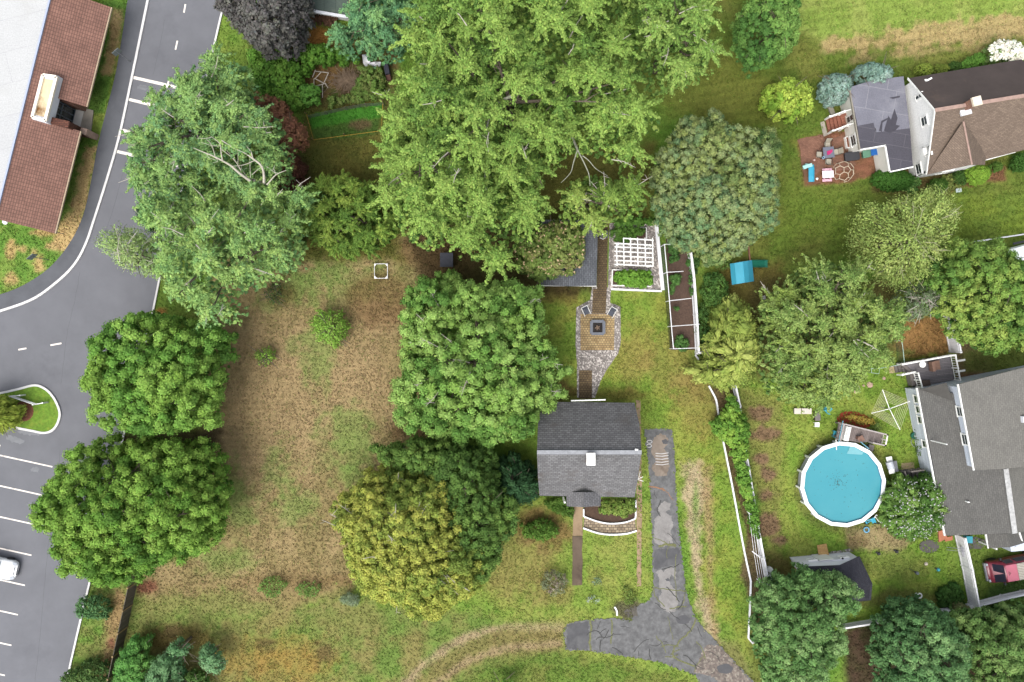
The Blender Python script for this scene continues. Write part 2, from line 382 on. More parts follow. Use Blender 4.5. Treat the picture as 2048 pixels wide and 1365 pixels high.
# mowing passes: narrow bands of slightly different grass, straight over the upper right lawns and the field
mw = np.sin((PY + PX*.17)/9.0*math.pi)*(PX > 1300)*(PY < 520) + np.sin((PY - PX*.03)/6.5*math.pi)*(PX < 900)*(PX > 380)*(PY > 560)*(PY < 1180)*1.0
base *= 1 + .075*mw[..., None]
NI, NJ = GX.shape
idx = np.arange(NI*NJ).reshape(NI, NJ)
F = np.stack([idx[:-1,:-1], idx[1:,:-1], idx[1:,1:], idx[:-1,1:]], -1).reshape(-1, 4)
GZ = .03*n3*2; GZ[:4] = GZ[-4:] = 0
GZ = GZ - .03
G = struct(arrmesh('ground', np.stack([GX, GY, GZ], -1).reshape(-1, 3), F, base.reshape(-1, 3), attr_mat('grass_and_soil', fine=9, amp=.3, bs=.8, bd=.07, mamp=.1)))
def gcol(x, y):
    i = np.clip(np.searchsorted(gx, x), 4, NI-5); j = np.clip(np.searchsorted(gy, y), 4, NJ-5)
    return base[i, j]
# ------------------------------------------------------------ roads, kerbs, markings
def jag(poly, step=8, amp=1.5, seed=1):
    r = random.Random(seed); out = []
    n = len(poly)
    for i in range(n):
        a, b = poly[i], poly[(i+1) % n]; L = math.hypot(b[0]-a[0], b[1]-a[1]); k = max(1, int(L/step))
        for j in range(k):
            t = j/k; o = (r.uniform(-amp, amp), r.uniform(-amp, amp)) if amp else (0, 0)
            out.append((a[0]+(b[0]-a[0])*t+o[0], a[1]+(b[1]-a[1])*t+o[1]))
    return out
def catm(pts, k=6):
    out = []; n = len(pts)
    for i in range(n-1):
        p0 = pts[max(i-1, 0)]; p1 = pts[i]; p2 = pts[i+1]; p3 = pts[min(i+2, n-1)]
        for j in range(k):
            t = j/k
            out.append(tuple(.5*((2*p1[d]) + (-p0[d]+p2[d])*t + (2*p0[d]-5*p1[d]+4*p2[d]-p3[d])*t*t + (-p0[d]+3*p1[d]-3*p2[d]+p3[d])*t**3) for d in range(len(p1))))
    return out + [tuple(pts[-1])]
def sheet(name, poly, z, mat, th=.05):
    mb = MB(); mb.prism([P(*p)[:2] for p in poly], z-th, z); return struct(mb.build(name, mat))
ASPH = M('asphalt', (113, 114, 119), .85, .08, .35, stain=(101, 102, 107), sa=.45, bs=.5)
ASPH2 = M('sidewalk_asphalt', (97, 99, 104), .85, .1, .6, stain=(84, 86, 92), sa=.45, bs=.5)
KERB = M('kerb_concrete', (208, 206, 204), .8, .08, 1.5, stain=(170, 168, 162), sa=.38)
LINE = M('road_paint', (226, 218, 208), .7, .1, 3, stain=(168, 165, 162), sa=.42)
kerbL = catm([(310,-60),(297,0),(262,170),(240,272),(218,350),(192,432),(172,490),(148,532),(112,567),(66,599),(0,623),(-80,645)])
kerbR = [(466,-60),(441,40),(425,110),(404,212),(366,372),(328,517),(308,617),(246,880),(185,1145),(158,1258),(130,1380),(118,1440)]
sheet('road', kerbL[::-1] + kerbR + [(-300,1440),(-300,700)], .012, ASPH)
walk = catm([(276,-60),(257,0),(246,70),(232,150),(214,222),(197,290),(186,350),(168,430),(140,488),(100,536),(50,570),(0,590),(-80,612)])
sheet('sidewalk', kerbL + walk[::-1], .12, ASPH2, .15)
def ribbon(name, pts, w, z0, z1, mat, parent=None, px=True, closed=False):
    """pts px polyline; a solid strip w metres wide"""
    q = [P(*p[:2]) for p in pts] if px else [Vector(p) for p in pts]; n = len(q); L = []; R = []
    for i in range(n):
        a = q[(i-1) % n] if closed else q[max(i-1, 0)]; b = q[(i+1) % n] if closed else q[min(i+1, n-1)]
        d = (b-a); d.z = 0; d.normalize(); nn = Vector((-d.y, d.x, 0))*w/2
        L.append(q[i]+nn); R.append(q[i]-nn)
    vs = [(p.x, p.y, z0) for p in L+R] + [(p.x, p.y, z1) for p in L+R]; m = 2*n; fs = []
    for i in range(n if closed else n-1):
        j = (i+1) % n
        fs += [(m+i, m+n+i, m+n+j, m+j)[::-1], (i, n+i, n+j, j), (i, j, m+j, m+i)[::-1], (n+i, n+j, m+n+j, m+n+i)]
    if not closed: fs += [(0, m, m+n, n), (n-1, m-1, 2*m-1, m+n-1)]
    mb = MB().add(vs, fs)
    return mb if name is None else mb.build(name, mat, parent)
struct(ribbon('kerb', kerbL, .2, 0, .14, KERB)); struct(ribbon('kerb', kerbR, .16, 0, .13, KERB))
isl = catm([(-80,800),(0,787),(40,778),(70,771),(90,777),(106,792),(117,812),(121,830),(115,850),(104,862),(88,866),(66,862),(30,855),(0,848),(-80,832)], 5)
struct(ribbon('kerb', isl, .19, 0, .15, KERB))
# raised grass of the island
ic = np.array([P(*p)[:2] for p in isl]); 
mb = MB(); mb.prism([tuple(p) for p in ic], 0, .1)
ISG = M('island_turf', (106, 140, 46), .9, .3, 4, stain=(132, 148, 56), sa=.5, bs=.9)
struct(mb.build('grass_island', ISG))
MUL = M('mulch', (122, 80, 62), .95, .3, 8, bs=.8)
mb = MB(); mb.dome(P(47,823,.09), .95, .07, 16, 3); struct(mb.build('mulch_ring', MUL))
mk = []
def mark(a, b, w, z=.02): struct(ribbon('road_marking', [a, b], w, .0, z, LINE))
for a, b in (((371,9),(368,26)),((355,82),(351,100)),((339,156),(334,176)),((37,700),(53,697)),((101,691),(123,687))): mark(a, b, .14)
for a, b in (((265,155),(391,184)),((253,198),(379,229)),((237,259),(364,290)),((228,302),(356,332))): mark(a, b, .26, .017)
for y, x1 in ((911,105),(972,86),(1034,74),(1097,63),(1160,50),(1222,36),(1286,23),(1349,10)): mark((-150, y-33), (x1, y+x1*.22), .12)
mark((0,890),(-20,960), .12, .024)
SEAM = M('asphalt_seam', (100, 101, 105), .9, .15, 3); SCUFF = M('asphalt_scuff', (128, 130, 134), .9, .12, 1.5)
rs = random.Random(9)
for pts in ([(160,545),(150,600),(136,660),(128,720),(122,770)], [(330,40),(318,100),(306,150)], [(250,330),(226,420),(205,480)], [(120,900),(112,1000),(96,1100),(84,1230),(70,1365)]):
    struct(ribbon('asphalt_joint', [(x+rs.uniform(-.8,.8), y+rs.uniform(-.8,.8)) for x, y in catm(pts, 6)], .022, 0, .0165, SEAM))
for c in ((60,866,26,5,.1),(30,880,20,6,.3),(70,940,10,5,0),(285,176,12,5,.2),(60,1010,8,4,.3)): sheet('asphalt_scuff', jag(ell(*c), 3, 2, 4), .0155, SCUFF, .02)

def gravel(name, a, b, c, sc=14):
    m, t, bs_ = nodes(name); co = coord(t)
    v = t.nodes.new('ShaderNodeTexVoronoi'); v.inputs['Scale'].default_value = sc; t.links.new(co, v.inputs['Vector'])
    sp = t.nodes.new('ShaderNodeSeparateColor'); t.links.new(v.outputs['Color'], sp.inputs[0])
    o = mixc(t, sp.outputs[0], A(a), A(b)); o = mixc(t, ramp(t, sp.outputs[1], .6, .9), o, A(c))
    o = mixc(t, 1.0, o, mixc(t, ramp(t, noise(t, co, 1.2, 5, .7), .3, .7), (.75,)*3, (1.2,)*3), 'MULTIPLY')
    t.links.new(o, bs_.inputs['Base Color']); bs_.inputs['Roughness'].default_value = .9
    bump(t, bs_, v.outputs['Distance'], -.9, .04); return m
# ------------------------------------------------------------ driveway, walks
DRV = M('old_asphalt', (110, 110, 110), .9, .26, 2.2, stain=(86, 86, 86), sa=.5, bs=1.0)
drv = [(1288,858),(1344,858),(1348,893),(1352,970),(1357,1052),(1364,1110),(1371,1175),(1379,1205),(1391,1235),(1412,1262),(1436,1286),(1470,1325),(1515,1370),(1540,1420),(1470,1420),(1400,1368),(1391,1352),(1320,1325),(1249,1313),(1178,1303),(1131,1301),(1126,1267),(1133,1247),(1160,1242),(1185,1239),(1224,1237),(1262,1240),(1262,1216),(1275,1212),(1300,1200),(1306,1175),(1305,1100),(1302,1010),(1296,930),(1291,880)]
sheet('driveway', jag(drv, 3.5, 1.7, 3), .015, DRV)
PATCH = M('driveway_sealer', (142, 139, 136), .9, .16, 2.0, stain=(122, 119, 116), sa=.5)
PATCH2 = M('driveway_sealer_stained', (140, 128, 116), .9, .2, 1.2, stain=(108, 94, 82), sa=.5)
for pl, m_ in (([(1308,874),(1322,867),(1336,876),(1334,892),(1328,897),(1337,915),(1339,932),(1334,952),(1312,952),(1302,936),(1312,921),(1302,904),(1304,886)], PATCH2),
    ([(1330,1002),(1341,1008),(1340,1020),(1330,1024),(1343,1032),(1346,1050),(1342,1064),(1346,1086),(1326,1094),(1307,1084),(1308,1060),(1310,1036),(1320,1028),(1314,1014)], PATCH),
    ([(1335,1136),(1346,1133),(1352,1146),(1351,1160),(1343,1150),(1337,1164),(1350,1178),(1357,1204),(1351,1222),(1338,1226),(1322,1217),(1318,1196),(1324,1184),(1317,1170),(1319,1156),(1312,1146),(1322,1138),(1328,1144)], PATCH)):
    sheet('driveway_patch', jag(pl, 2.2, 1.5, 5), .020, m_, .02)
for pl in (((1366,1240),14,9),((1335,1160),4,3),((1450,1338),16,10),((1330,884),6,5)): sheet('driveway_patch', jag(ell(pl[0][0],pl[0][1],pl[1],pl[2]), 4, 1, 2), .0235, M('dark_sealer', (88, 88, 90), .9, .1, 2), .02)
MOSS = M('crack_weeds', (112, 114, 78), .95, .35, 9, bs=.9)
RUST = M('rust_stain', (150, 112, 84), .95, .3, 8)
rj = random.Random(4)
for pts, w, m_ in (([(1181,1240),(1182,1262),(1179,1285),(1182,1304)],.2,MOSS),([(1222,1238),(1224,1260),(1222,1288)],.14,MOSS),([(1392,1238),(1381,1262),(1358,1284),(1346,1302),(1352,1318),(1390,1334)],.16,MOSS),([(1340,1219),(1356,1214),(1372,1213)],.12,MOSS),([(1310,1176),(1340,1180),(1372,1182)],.1,MOSS),([(1305,1174),(1312,1196),(1330,1215)],.1,MOSS),
    ([(1392,1283),(1404,1300),(1410,1318)],.1,MOSS),([(1336,1235),(1342,1262),(1346,1280)],.06,MOSS),([(1318,1093),(1336,1089),(1352,1091)],.22,MOSS),([(1352,1110),(1350,1160),(1354,1200)],.07,MOSS),([(1296,974),(1312,976),(1330,981)],.13,RUST),([(1325,976),(1338,990),(1346,1000)],.06,RUST)):
    struct(ribbon('crack', [(x+rj.uniform(-1.3,1.3), y+rj.uniform(-1.3,1.3)) for x, y in catm(pts, 5)], w*.85, 0, .027, m_))
DCR = M('dark_crack', (70, 70, 68), .95, .2, 8)
for k in range(46):
    if k < 30: x, y = rj.uniform(1150, 1440), rj.uniform(1243, 1345)
    else: x, y = rj.uniform(1300, 1366), rj.uniform(880, 1235)
    if float(sdist(np.array([x]), np.array([y]), drv)[0]) < 6: continue
    a_ = rj.uniform(0, 6.28); pts = [(x, y)]
    for s_ in range(rj.randint(4, 9)):
        a_ += rj.uniform(-.5, .5); q_ = (pts[-1][0]+4.5*math.cos(a_), pts[-1][1]+4.5*math.sin(a_))
        if float(sdist(np.array([q_[0]]), np.array([q_[1]]), drv)[0]) < 2: break
        pts.append(q_)
    if len(pts) > 2: struct(ribbon('crack', pts, rj.uniform(.03, .08), 0, .0285 + k*.0001, MOSS if k % 3 == 0 else DCR))
GRB = gravel('driveway_rubble', (124, 112, 104), (96, 88, 82), (146, 138, 126), 6)
sheet('rubble_patch', jag([(1412,1290),(1440,1292),(1478,1335),(1524,1390),(1480,1390),(1420,1352),(1388,1345),(1398,1316)], 3, 2.2, 8), .0185, GRB)
sheet('rubble_patch', jag([(1248,1222),(1274,1212),(1276,1232),(1256,1236)], 3, 2, 8), .0185, M('dark_rubble', (92,88,80), .95, .3, 6))
sheet('worn_patch', jag([(1134,1250),(1178,1242),(1176,1300),(1134,1298)], 3, 1.6, 9), .0175, M('worn_dark_asphalt', (88, 88, 90), .9, .18, 1.5, stain=(104,104,104), sa=.5))
sheet('worn_patch', jag([(1308,1100),(1358,1096),(1366,1130),(1352,1128),(1330,1134),(1308,1140)], 3, 1.6, 9), .0175, M('worn_dark_asphalt', (88, 88, 90)))
CHALK = M('chalk', (196, 194, 192), .9, .2, 6)
for y in (907,912,918,924,929): struct(ribbon('paint_smear', [(1311,y),(1324,y+1),(1337,y-1)], .07, 0, .026, CHALK))
for c in ((1299,884),(1298,892)): struct(ribbon('paint_smear', ell(c[0],c[1],5,3), .06, 0, .026, CHALK, closed=True))
WALKM = M('walk_concrete', (158, 136, 108), .9, .15, 1, stain=(128, 108, 84), sa=.5)
WALKD = M('walk_concrete_dark', (104, 90, 76), .9, .2, 1, stain=(76, 64, 54), sa=.5)
sheet('front_walk', jag([(1147,1014),(1166,1014),(1165,1072),(1145,1072)], 12, .6, 3), .02, WALKM)
sheet('front_walk', jag([(1145,1072.6),(1165,1072.6),(1164,1170),(1144,1172)], 12, .9, 3), .02, WALKD)
sheet('side_walk', jag([(1272,800),(1281,802),(1284,1000),(1282,1172),(1274,1174),(1273,1000)], 12, .7, 3), .018, WALKM)
PAVE = MBrick('paving_bricks', (188, 164, 118), (160, 134, 94), (98, 86, 70), .24, .2, .022, big=.3, bst=.9)
PAVED = MBrick('paving_bricks_dark', (122, 104, 76), (98, 82, 60), (64, 54, 44), .24, .2, .022, big=.3, bst=.9)  # darker tone of the paving bricks, used on the brick paths
STONEP = MBrick('stone_pavers', (176, 160, 134), (138, 122, 100), (86, 76, 68), .34, .24, .03, big=.3, bst=.9)
GRAV = gravel('gravel', (150, 142, 136), (108, 102, 98), (204, 196, 188), 9)
sheet('gravel_border', jag([(1153,616),(1180,600),(1184,575),(1222,575),(1220,606),(1241,614),(1241,690),(1236,708),(1214,740),(1200,765),(1190,796),(1154,796),(1154,730),(1151,690)], 10, .6, 4), .012, GRAV)
sheet('brick_path', [(1196,440),(1216,440),(1214,575),(1211,628),(1184,628),(1186,578),(1194,578)], .024, PAVED)
sheet('patio', [(1161,628.5),(1229,628.5),(1228,701),(1161,701)], .026, PAVE)
sheet('brick_path', [(1158,741),(1184,741),(1184,798),(1158,798)], .024, PAVED)
sheet('gravel_bed', [(1219,447),(1312,447),(1324,580),(1216,580)], .02, GRAV)
# house patio behind house A
PATB = MBrick('patio_brick', (150, 108, 90), (126, 90, 74), (104, 84, 70), .22, .11, .01, rot=.17, stain=(112, 84, 62), sth=.5, big=.35)
sheet('brick_patio', jag([(1665,277),(1690,270),(1700,305),(1712,330),(1700,340),(1655,345),(1655,312),(1668,300)], 12, 1), .02, PATB)
sheet('brick_patio', jag([(1596,279),(1645,269),(1660,300),(1660,330),(1610,365)], 12, 2), .016, PATB)
sheet('concrete_slab', [(1802,927),(1828,925),(1829,941),(1803,942)], .04, M('tan_concrete', (168, 152, 116), .9, .12, 2))
sheet('concrete_slab', [(1777,733),(1790,733),(1790,747),(1778,747)], .04, M('tan_concrete', (168, 152, 116)))
sheet('dark_mat', ell(1858,1093,20,13), .04, M('rubber_mat', (98, 94, 92), .9, .1, 3))
sheet('dark_mat', [(1936,1080),(1950,1074),(1975,1082),(1962,1098),(1938,1098)], .04, M('rubber_mat', (98, 94, 92)))

# ------------------------------------------------------------ fences
def fence_wall(name, label, pts, h, mat, pm=None, th=.06, post=2.0, ph=.1, rail=True, group=None, base_px=True, cap=True):
    q = [P(*p) for p in pts]
    t = T(name, label, 'fence', q[0], group)
    for i in range(len(q)-1):
        a, b = q[i], q[i+1]; L = (b-a).length; n = max(1, round(L/post)); d = (b-a).normalized(); ang = math.atan2(d.y, d.x)
        mb = MB().bar(a+Vector((0,0,(.06+h)/2)), b+Vector((0,0,(.06+h)/2)), th, h-.06); mb.build('panel', mat, t)
        if rail:
            mb = MB().bar(a+Vector((0,0,h+.045)), b+Vector((0,0,h+.045)), th+.08, .08); mb.build('top_rail', pm or mat, t)
            off = Vector((-d.y, d.x, 0))*(th/2+.025)
            for s in (1, -1):
                for zz in (.25, h-.2): MB().bar(a+off*s+Vector((0,0,zz)), b+off*s+Vector((0,0,zz)), .04, .09).build('cross_rail', pm or mat, t)
        for k in range(n+1 if i == len(q)-2 else n):
            c = a + (b-a)*k/n
            mb = MB().box(c, .14, .14, 0, h+ph, ang)
            if cap: mb.prism([(c.x+x*.09, c.y+y*.09) for x, y in ((-1,-1),(1,-1),(1,1),(-1,1))], h+ph, h+ph+.08, [(c.x+x*.02, c.y+y*.02) for x, y in ((-1,-1),(1,-1),(1,1),(-1,1))])
            mb.build('post', pm or mat, t)
    return t
SLAT = MBrick('brown_boards', (112, 104, 92), (92, 85, 74), (52, 46, 38), .14, 3.0, .012, offset=0, big=.3, stain=(84, 84, 66))
VP = MBrick('vinyl_boards', (226, 226, 228), (218, 218, 222), (186, 186, 190), .28, 4.0, .008, offset=0, big=.06)
RAILW = M('fence_rail_wood', (150, 128, 92), .85, .15, 4)
fence_wall('wooden_fence', 'weathered brown board fence leaning along the car park verge', [(282,1140),(275,1164),(236,1342),(218,1420)], 1.8, SLAT, RAILW, rail=False, cap=False)
fence_wall('vinyl_fence', 'white fence between the pool yard and the red van', [(1908,1068),(1922,1130),(1936,1204)], 1.75, VP, VINYL)
fence_wall('vinyl_fence', 'long white fence along the back of the pool yard and car lawn', [(1672,1250),(1740,1239),(1820,1227),(1900,1214),(1936,1207),(2000,1190),(2080,1172)], 1.0, VP, VINYL, post=2.4)
fence_wall('vinyl_fence', 'white fence with a gate beside the brown dog yard', [(1884,628),(1888,648),(1892,672),(1898,704)], 1.85, VP, VINYL)
fence_wall('vinyl_fence', 'white fence running down beside the vine row', [(1464,770),(1473,810),(1480,876),(1490,930),(1499,985),(1509,1050),(1520,1110),(1531,1166)], 1.1, VP, VINYL, post=2.4)
fence_wall('vinyl_fence', 'short white fence on the east side of the crop cage', [(1376,510),(1382,560),(1387,630),(1391,704)], 1.3, VP, VINYL, post=2.6)
fence_wall('vinyl_fence', 'short white corner fence beside the yellow arborvitae', [(1391,707),(1404,705),(1418,702)], .7, VINYL, post=1.4)
fence_wall('vinyl_fence', 'white fence piece behind the dead shrub by the dog yard', [(1790,633),(1812,630)], 1.2, VP, VINYL, post=3)
def edging(label, pts, w=.14, h=.16, closed=False):
    return tag(ribbon('garden_edging', pts, w, 0, h, VINYL, closed=closed), label, 'edging')
edging('short white edging board above the vines beside the arborvitae', catm([(1417,772),(1428,792),(1433,806),(1437,838)], 3))
edging('long white edging board bending along the driveway lawn', [(1445,878),(1453,918),(1461,957),(1470,1005),(1478,1050),(1489,1108),(1501,1163),(1499,1220),(1496,1276),(1504,1286),(1513,1281)])
edging('white edging board under the corner of the crop cage', [(1390,710),(1397,720)])
edging('thick white edging along the east side of the gravel garden', [(1312,449),(1325,581)], .3, .2)
edging('white edging along the south side of the gravel garden', [(1222,579),(1323,583)], .16, .2)
edging('white curved edging inside the paver arc', [(1167,1018),(1167,1032)]+catm([(1168,1033),(1196,1043),(1223,1047),(1251,1044),(1270,1037)], 5)+[(1271,1030),(1271,1000)], .12, .2)
edging('outer white curved edging in front of the paver arc', catm([(1166,1056),(1196,1066),(1223,1069),(1253,1067),(1273,1061)], 5), .13, .2)
edging('small white curved edging piece lying above the driveway', catm([(1229,1214),(1233,1221),(1234,1231)], 4), .14, .12)
edging('thin pale edging strip running across the lawn by the bushy tree', [(1920,494),(1950,484),(2048,469)], .12, .12)
sheet('paver_arc', [(1168,1035)]+catm([(1168,1035),(1196,1045),(1223,1049),(1251,1046),(1270,1039)], 5)[1:]+catm([(1272,1060),(1253,1065),(1223,1067),(1196,1064),(1167,1054)], 5), .03, STONEP)
sheet('planting_bed', [(1168,1000),(1271,1000),(1269,1036),(1251,1043),(1223,1046),(1196,1042),(1168,1032)], .01, M('bed_soil', (84, 66, 54), .95, .25, 6))
# island white rail
t = T('rail_fence', 'low white rail fence with bent ends on the grass island', 'fence', P(55,800))
pp = [(52,790),(31,792),(78,808),(97,805)]
for k in range(3):
    a, b = P(*pp[k]), P(*pp[k+1])
    for zz in (.35, .75): MB().bar(a+Vector((0,0,zz)), b+Vector((0,0,zz)), .06, .14).build('rail', VINYL, t)
for p in pp: MB().box(P(*p), .12, .12, 0, .95).build('post', VINYL, t)

# ------------------------------------------------------------ sign posts
for bx, by, tx, ty, lb in ((262,125,235,100,'thin grey sign post on the sidewalk beside the crosswalk'),(98,520,66,506,'grey sign on a post in the grass by the road bend'),(127,468,109,462,'thin metal pole at the corner of the brown roofed building')):
    t = T('sign_post', lb, 'sign', P(bx, by, .0))
    b = P(bx, by); MB().tube([b, b+Vector((0,0,2.9))], .035, 6).build('pole', METAL, t)
    if ty != 462: MB().box((b.x-.02, b.y, 0), .7, .05, 2.1, 2.85, .7).build('sign_plate', M('sign_grey', (104, 114, 112), .5, .05), t)
    else: MB().box((b.x, b.y, 0), .12, .12, 2.85, 3.0).build('cap', METAL, t)

# ------------------------------------------------------------ windows helper
def window(parent, a, b, t0, z0, w, h, mull=True, ac=False, fr=None):
    """window on wall from a to b (world), centred at fraction t0, sill z0"""
    a = Vector((a[0], a[1], 0)); b = Vector((b[0], b[1], 0)); d = (b-a).normalized(); nrm = Vector((d.y, -d.x, 0))
    c = a + (b-a)*t0
    mid = Vector((0, 0, 0)) 
    if nrm.dot(-c) < 0: nrm = -nrm       # outward side supplied by faces towards the lot centre
    c = c + nrm*.02; up = Vector((0, 0, 1)); f = .09
    mb = MB()
    for s in (-1, 1): mb.bar(c+d*s*(w/2)+up*z0, c+d*s*(w/2)+up*(z0+h), f, .1)
    for zz in (z0, z0+h): mb.bar(c-d*(w/2+.1)+up*zz, c+d*(w/2+.1)+up*zz, .14, .09)
    if mull: mb.bar(c+up*(z0+h/2)-d*w/2, c+up*(z0+h/2)+d*w/2, .06, .05)
    fo = mb.build('window', fr or WHITE, parent)
    g = MB().bar(c-d*w/2+up*(z0+h/2), c+d*w/2+up*(z0+h/2), .045, h).build('pane', GLASS, fo)
    if ac: MB().bar(c+nrm*.18-d*.28+up*(z0+.2), c+nrm*.18+d*.28+up*(z0+.2), .34, .36).build('air_conditioner', WHITE, parent)

# ------------------------------------------------------------ commercial building, top left
MANS = MBrick('brown_metal_tile', (148, 110, 96), (132, 97, 85), (96, 70, 62), .3, .19, .024, big=.2, bst=.6, offset=0, rough=.7)
MEMB = MBrick('roof_membrane', (190, 191, 190), (187, 188, 188), (177, 178, 179), 14, 2.6, .03, rot=-.25, big=.05, bst=.2, rough=.6, stain=(181, 181, 178), sth=.56)
BSID = MBrick('brown_shingle_siding', (112, 72, 58), (92, 60, 50), (58, 38, 34), .3, .15, .02, big=.2)
t = T('commercial_building', 'brick and white building with brown tiled mansard roof and flat white top', 'building', P(110,465))
Ea = P(110,465,2.8); Eb = P(222,15,2.8); dd = (Eb-Ea); dd.z = 0; dd.normalize(); nn = Vector((-dd.y, dd.x, 0))   # nn points away from the road (west)
ZT = 4.4
wd = (P(30,290,ZT)-Ea); wd = (P(0,404,ZT)-Ea).dot(nn)*.5 + (P(104,0,ZT)-Ea).dot(nn)*.5
def BP(s, w, z): q = Ea + dd*s + nn*w; return Vector((q.x, q.y, z))
LT = (Eb-Ea).dot(dd) + .0
def bs_(px, py, z): q = P(px, py, z)-Ea; return q.dot(dd), q.dot(nn)
s1 = bs_(158,262,2.8)[0]; s2 = bs_(173,214,2.8)[0]; wr = bs_(147,236,0)[1]; zr = 2.8+(ZT-2.8)*wr/wd
mb = MB()
mb.slab([BP(-.1,0,2.8), BP(s1,0,2.8), BP(s1,wd,ZT), BP(-.1,wd,ZT)], .15)
mb.slab([BP(s2,0,2.8), BP(LT,0,2.8), BP(LT,wd,ZT), BP(s2,wd,ZT)], .15)
mb.slab([BP(s1+.001,wr,zr), BP(s2-.001,wr,zr), BP(s2-.001,wd,ZT), BP(s1+.001,wd,ZT)], .15)
mb.build('mansard_roof', MANS, t)
mb = MB().slab([BP(-.1,wd+.02,ZT+.02), BP(LT,wd+.02,ZT+.02), BP(LT,wd+30,ZT+.02), BP(-.1,wd+30,ZT+.02)], .3).build('flat_roof', MEMB, t)
MB().bar(BP(-.1,wd+.05,ZT+.08), BP(LT,wd+.05,ZT+.08), .14, .14).build('roof_edge', M('pale_blue_metal', (170, 180, 205), .5, .05), t)
mb = MB().bar(BP(-.1,-.06,2.75), BP(s1,-.06,2.75), .1, .16); mb.bar(BP(s2,-.06,2.75), BP(LT,-.06,2.75), .1, .16); mb.build('gutter', M('tan_gutter', (176, 158, 132), .6, .1), t)
BR_ = MBrick('wall_brick', (150, 96, 76), (126, 80, 64), (168, 158, 144), .22, .075, .01)
mb = MB().prism([BP(.3,1.5,0)[:2], BP(s1,1.5,0)[:2], BP(s1,wr+.2,0)[:2], BP(.3,wr+.2,0)[:2]], 0, 2.9)
mb.prism([BP(s2,1.5,0)[:2], BP(LT-.2,1.5,0)[:2], BP(LT-.2,wr+.2,0)[:2], BP(s2,wr+.2,0)[:2]], 0, 2.9)
mb.prism([BP(.3,wr+.21,0)[:2], BP(LT-.2,wr+.21,0)[:2], BP(LT-.2,wd+29,0)[:2], BP(.3,wd+29,0)[:2]], 0, 3.4)
mb.add([BP(.31,.6,2.6), BP(.31,wd,2.6), BP(.31,wd+25,2.6), BP(.31,wd+25,ZT-.3), BP(.31,wd,ZT-.3)], [(0,1,2,3,4)])
mb.build('wall', BR_, t)
# entrance: glazed wall in a notch, wing wall, slab
gw = bs_(147,236,0)[1] + .15
g0, g1 = BP(s1+.5,gw-.2,0), BP(s2-.1,gw-.2,0)
fo = MB()
for k in range(4):
    c = g0 + (g1-g0)*k/3; fo.bar(c, c+Vector((0,0,3.2)), .09)
for zz in (.05, 2.0, 3.2): fo.bar(g0+Vector((0,0,zz)), g1+Vector((0,0,zz)), .09)
fo = fo.build('entrance_frame', M('grey_aluminium', (120, 128, 138), .4, .05), t)
MB().bar(g0+Vector((0,0,1.6))+nn*.04, g1+Vector((0,0,1.6))+nn*.04, .03, 3.2).build('pane', GLASS, fo)
MB().bar(g0+Vector((0,0,3.42))-nn*.1, g1+Vector((0,0,3.42))-nn*.1, .4, .36).build('entrance_header', M('grey_green_panel', (142, 150, 142), .6, .1), t)
mb = MB(); 
for (w0, w1, z1) in ((.5, wr+.1, 3.75),):
    mb.prism([BP(s1-.1,w0,0)[:2], BP(s1+.45,w0,0)[:2], BP(s1+.45,w1+.9,0)[:2], BP(s1-.1,w1+.9,0)[:2]], 0, z1)
mb.add([BP(s2-.01,.1,2.6), BP(s2-.01,wr,2.6), BP(s2-.01,wr,3.6)], [(0,1,2)])
mb.build('wing_wall', BSID, t)
MB().box(BP(s1+.17,.2,0), .5, .56, 0, 2.0, math.atan2(dd.y, dd.x)).build('stone_pier', M('pier_stone', (176, 150, 134), .8, .15, 3), t)
MB().prism([BP(s1+.46,gw-.3,0)[:2], BP(s2-.05,gw-.3,0)[:2], BP(s2-.05,gw-1.0,0)[:2], BP(s1+.46,gw-1.0,0)[:2]], 0, .18).build('landing', M('pale_slab', (214, 210, 204), .8, .08, 2), t)
sheet('concrete_pad', [(158,214),(188,222),(182,274),(152,262)], .13, CONC, .12)
# sign box on the roof
sb = [P(82,145,4.7), P(111,149,4.7), P(87,243,4.7), P(59,236,4.7)]
cx = sum((p for p in sb), Vector())/4
mb = MB().prism([p[:2] for p in sb], 3.3, 4.3)
mb2 = mb.build('roof_cupola', M('cupola_white', (218, 220, 228), .6, .05), t)
inn = [cx + (p-cx)*.8 for p in sb]
for i in range(4):
    a, b = sb[i], sb[(i+1) % 4]
    a = cx+(a-cx)*.93; b = cx+(b-cx)*.93
    MB().bar((a.x,a.y,4.38), (b.x,b.y,4.38), .24, .24).build('parapet', M('parapet_cream', (238, 230, 214), .6, .05, stain=(210,190,150), sa=.4), mb2)
RST = M('rusty_tray', (228, 208, 170), .8, .12, 1.3, stain=(120, 82, 40), sa=.5)
MB().prism([p[:2] for p in inn], 4.3, 4.325).build('tray', RST, mb2)
MB().dome((*P(6,443,3.3)[:2], 3.0), .24, .2, 12, 4).build('lamp_globe', M('globe_white', (245,245,245), .4, 0), t)

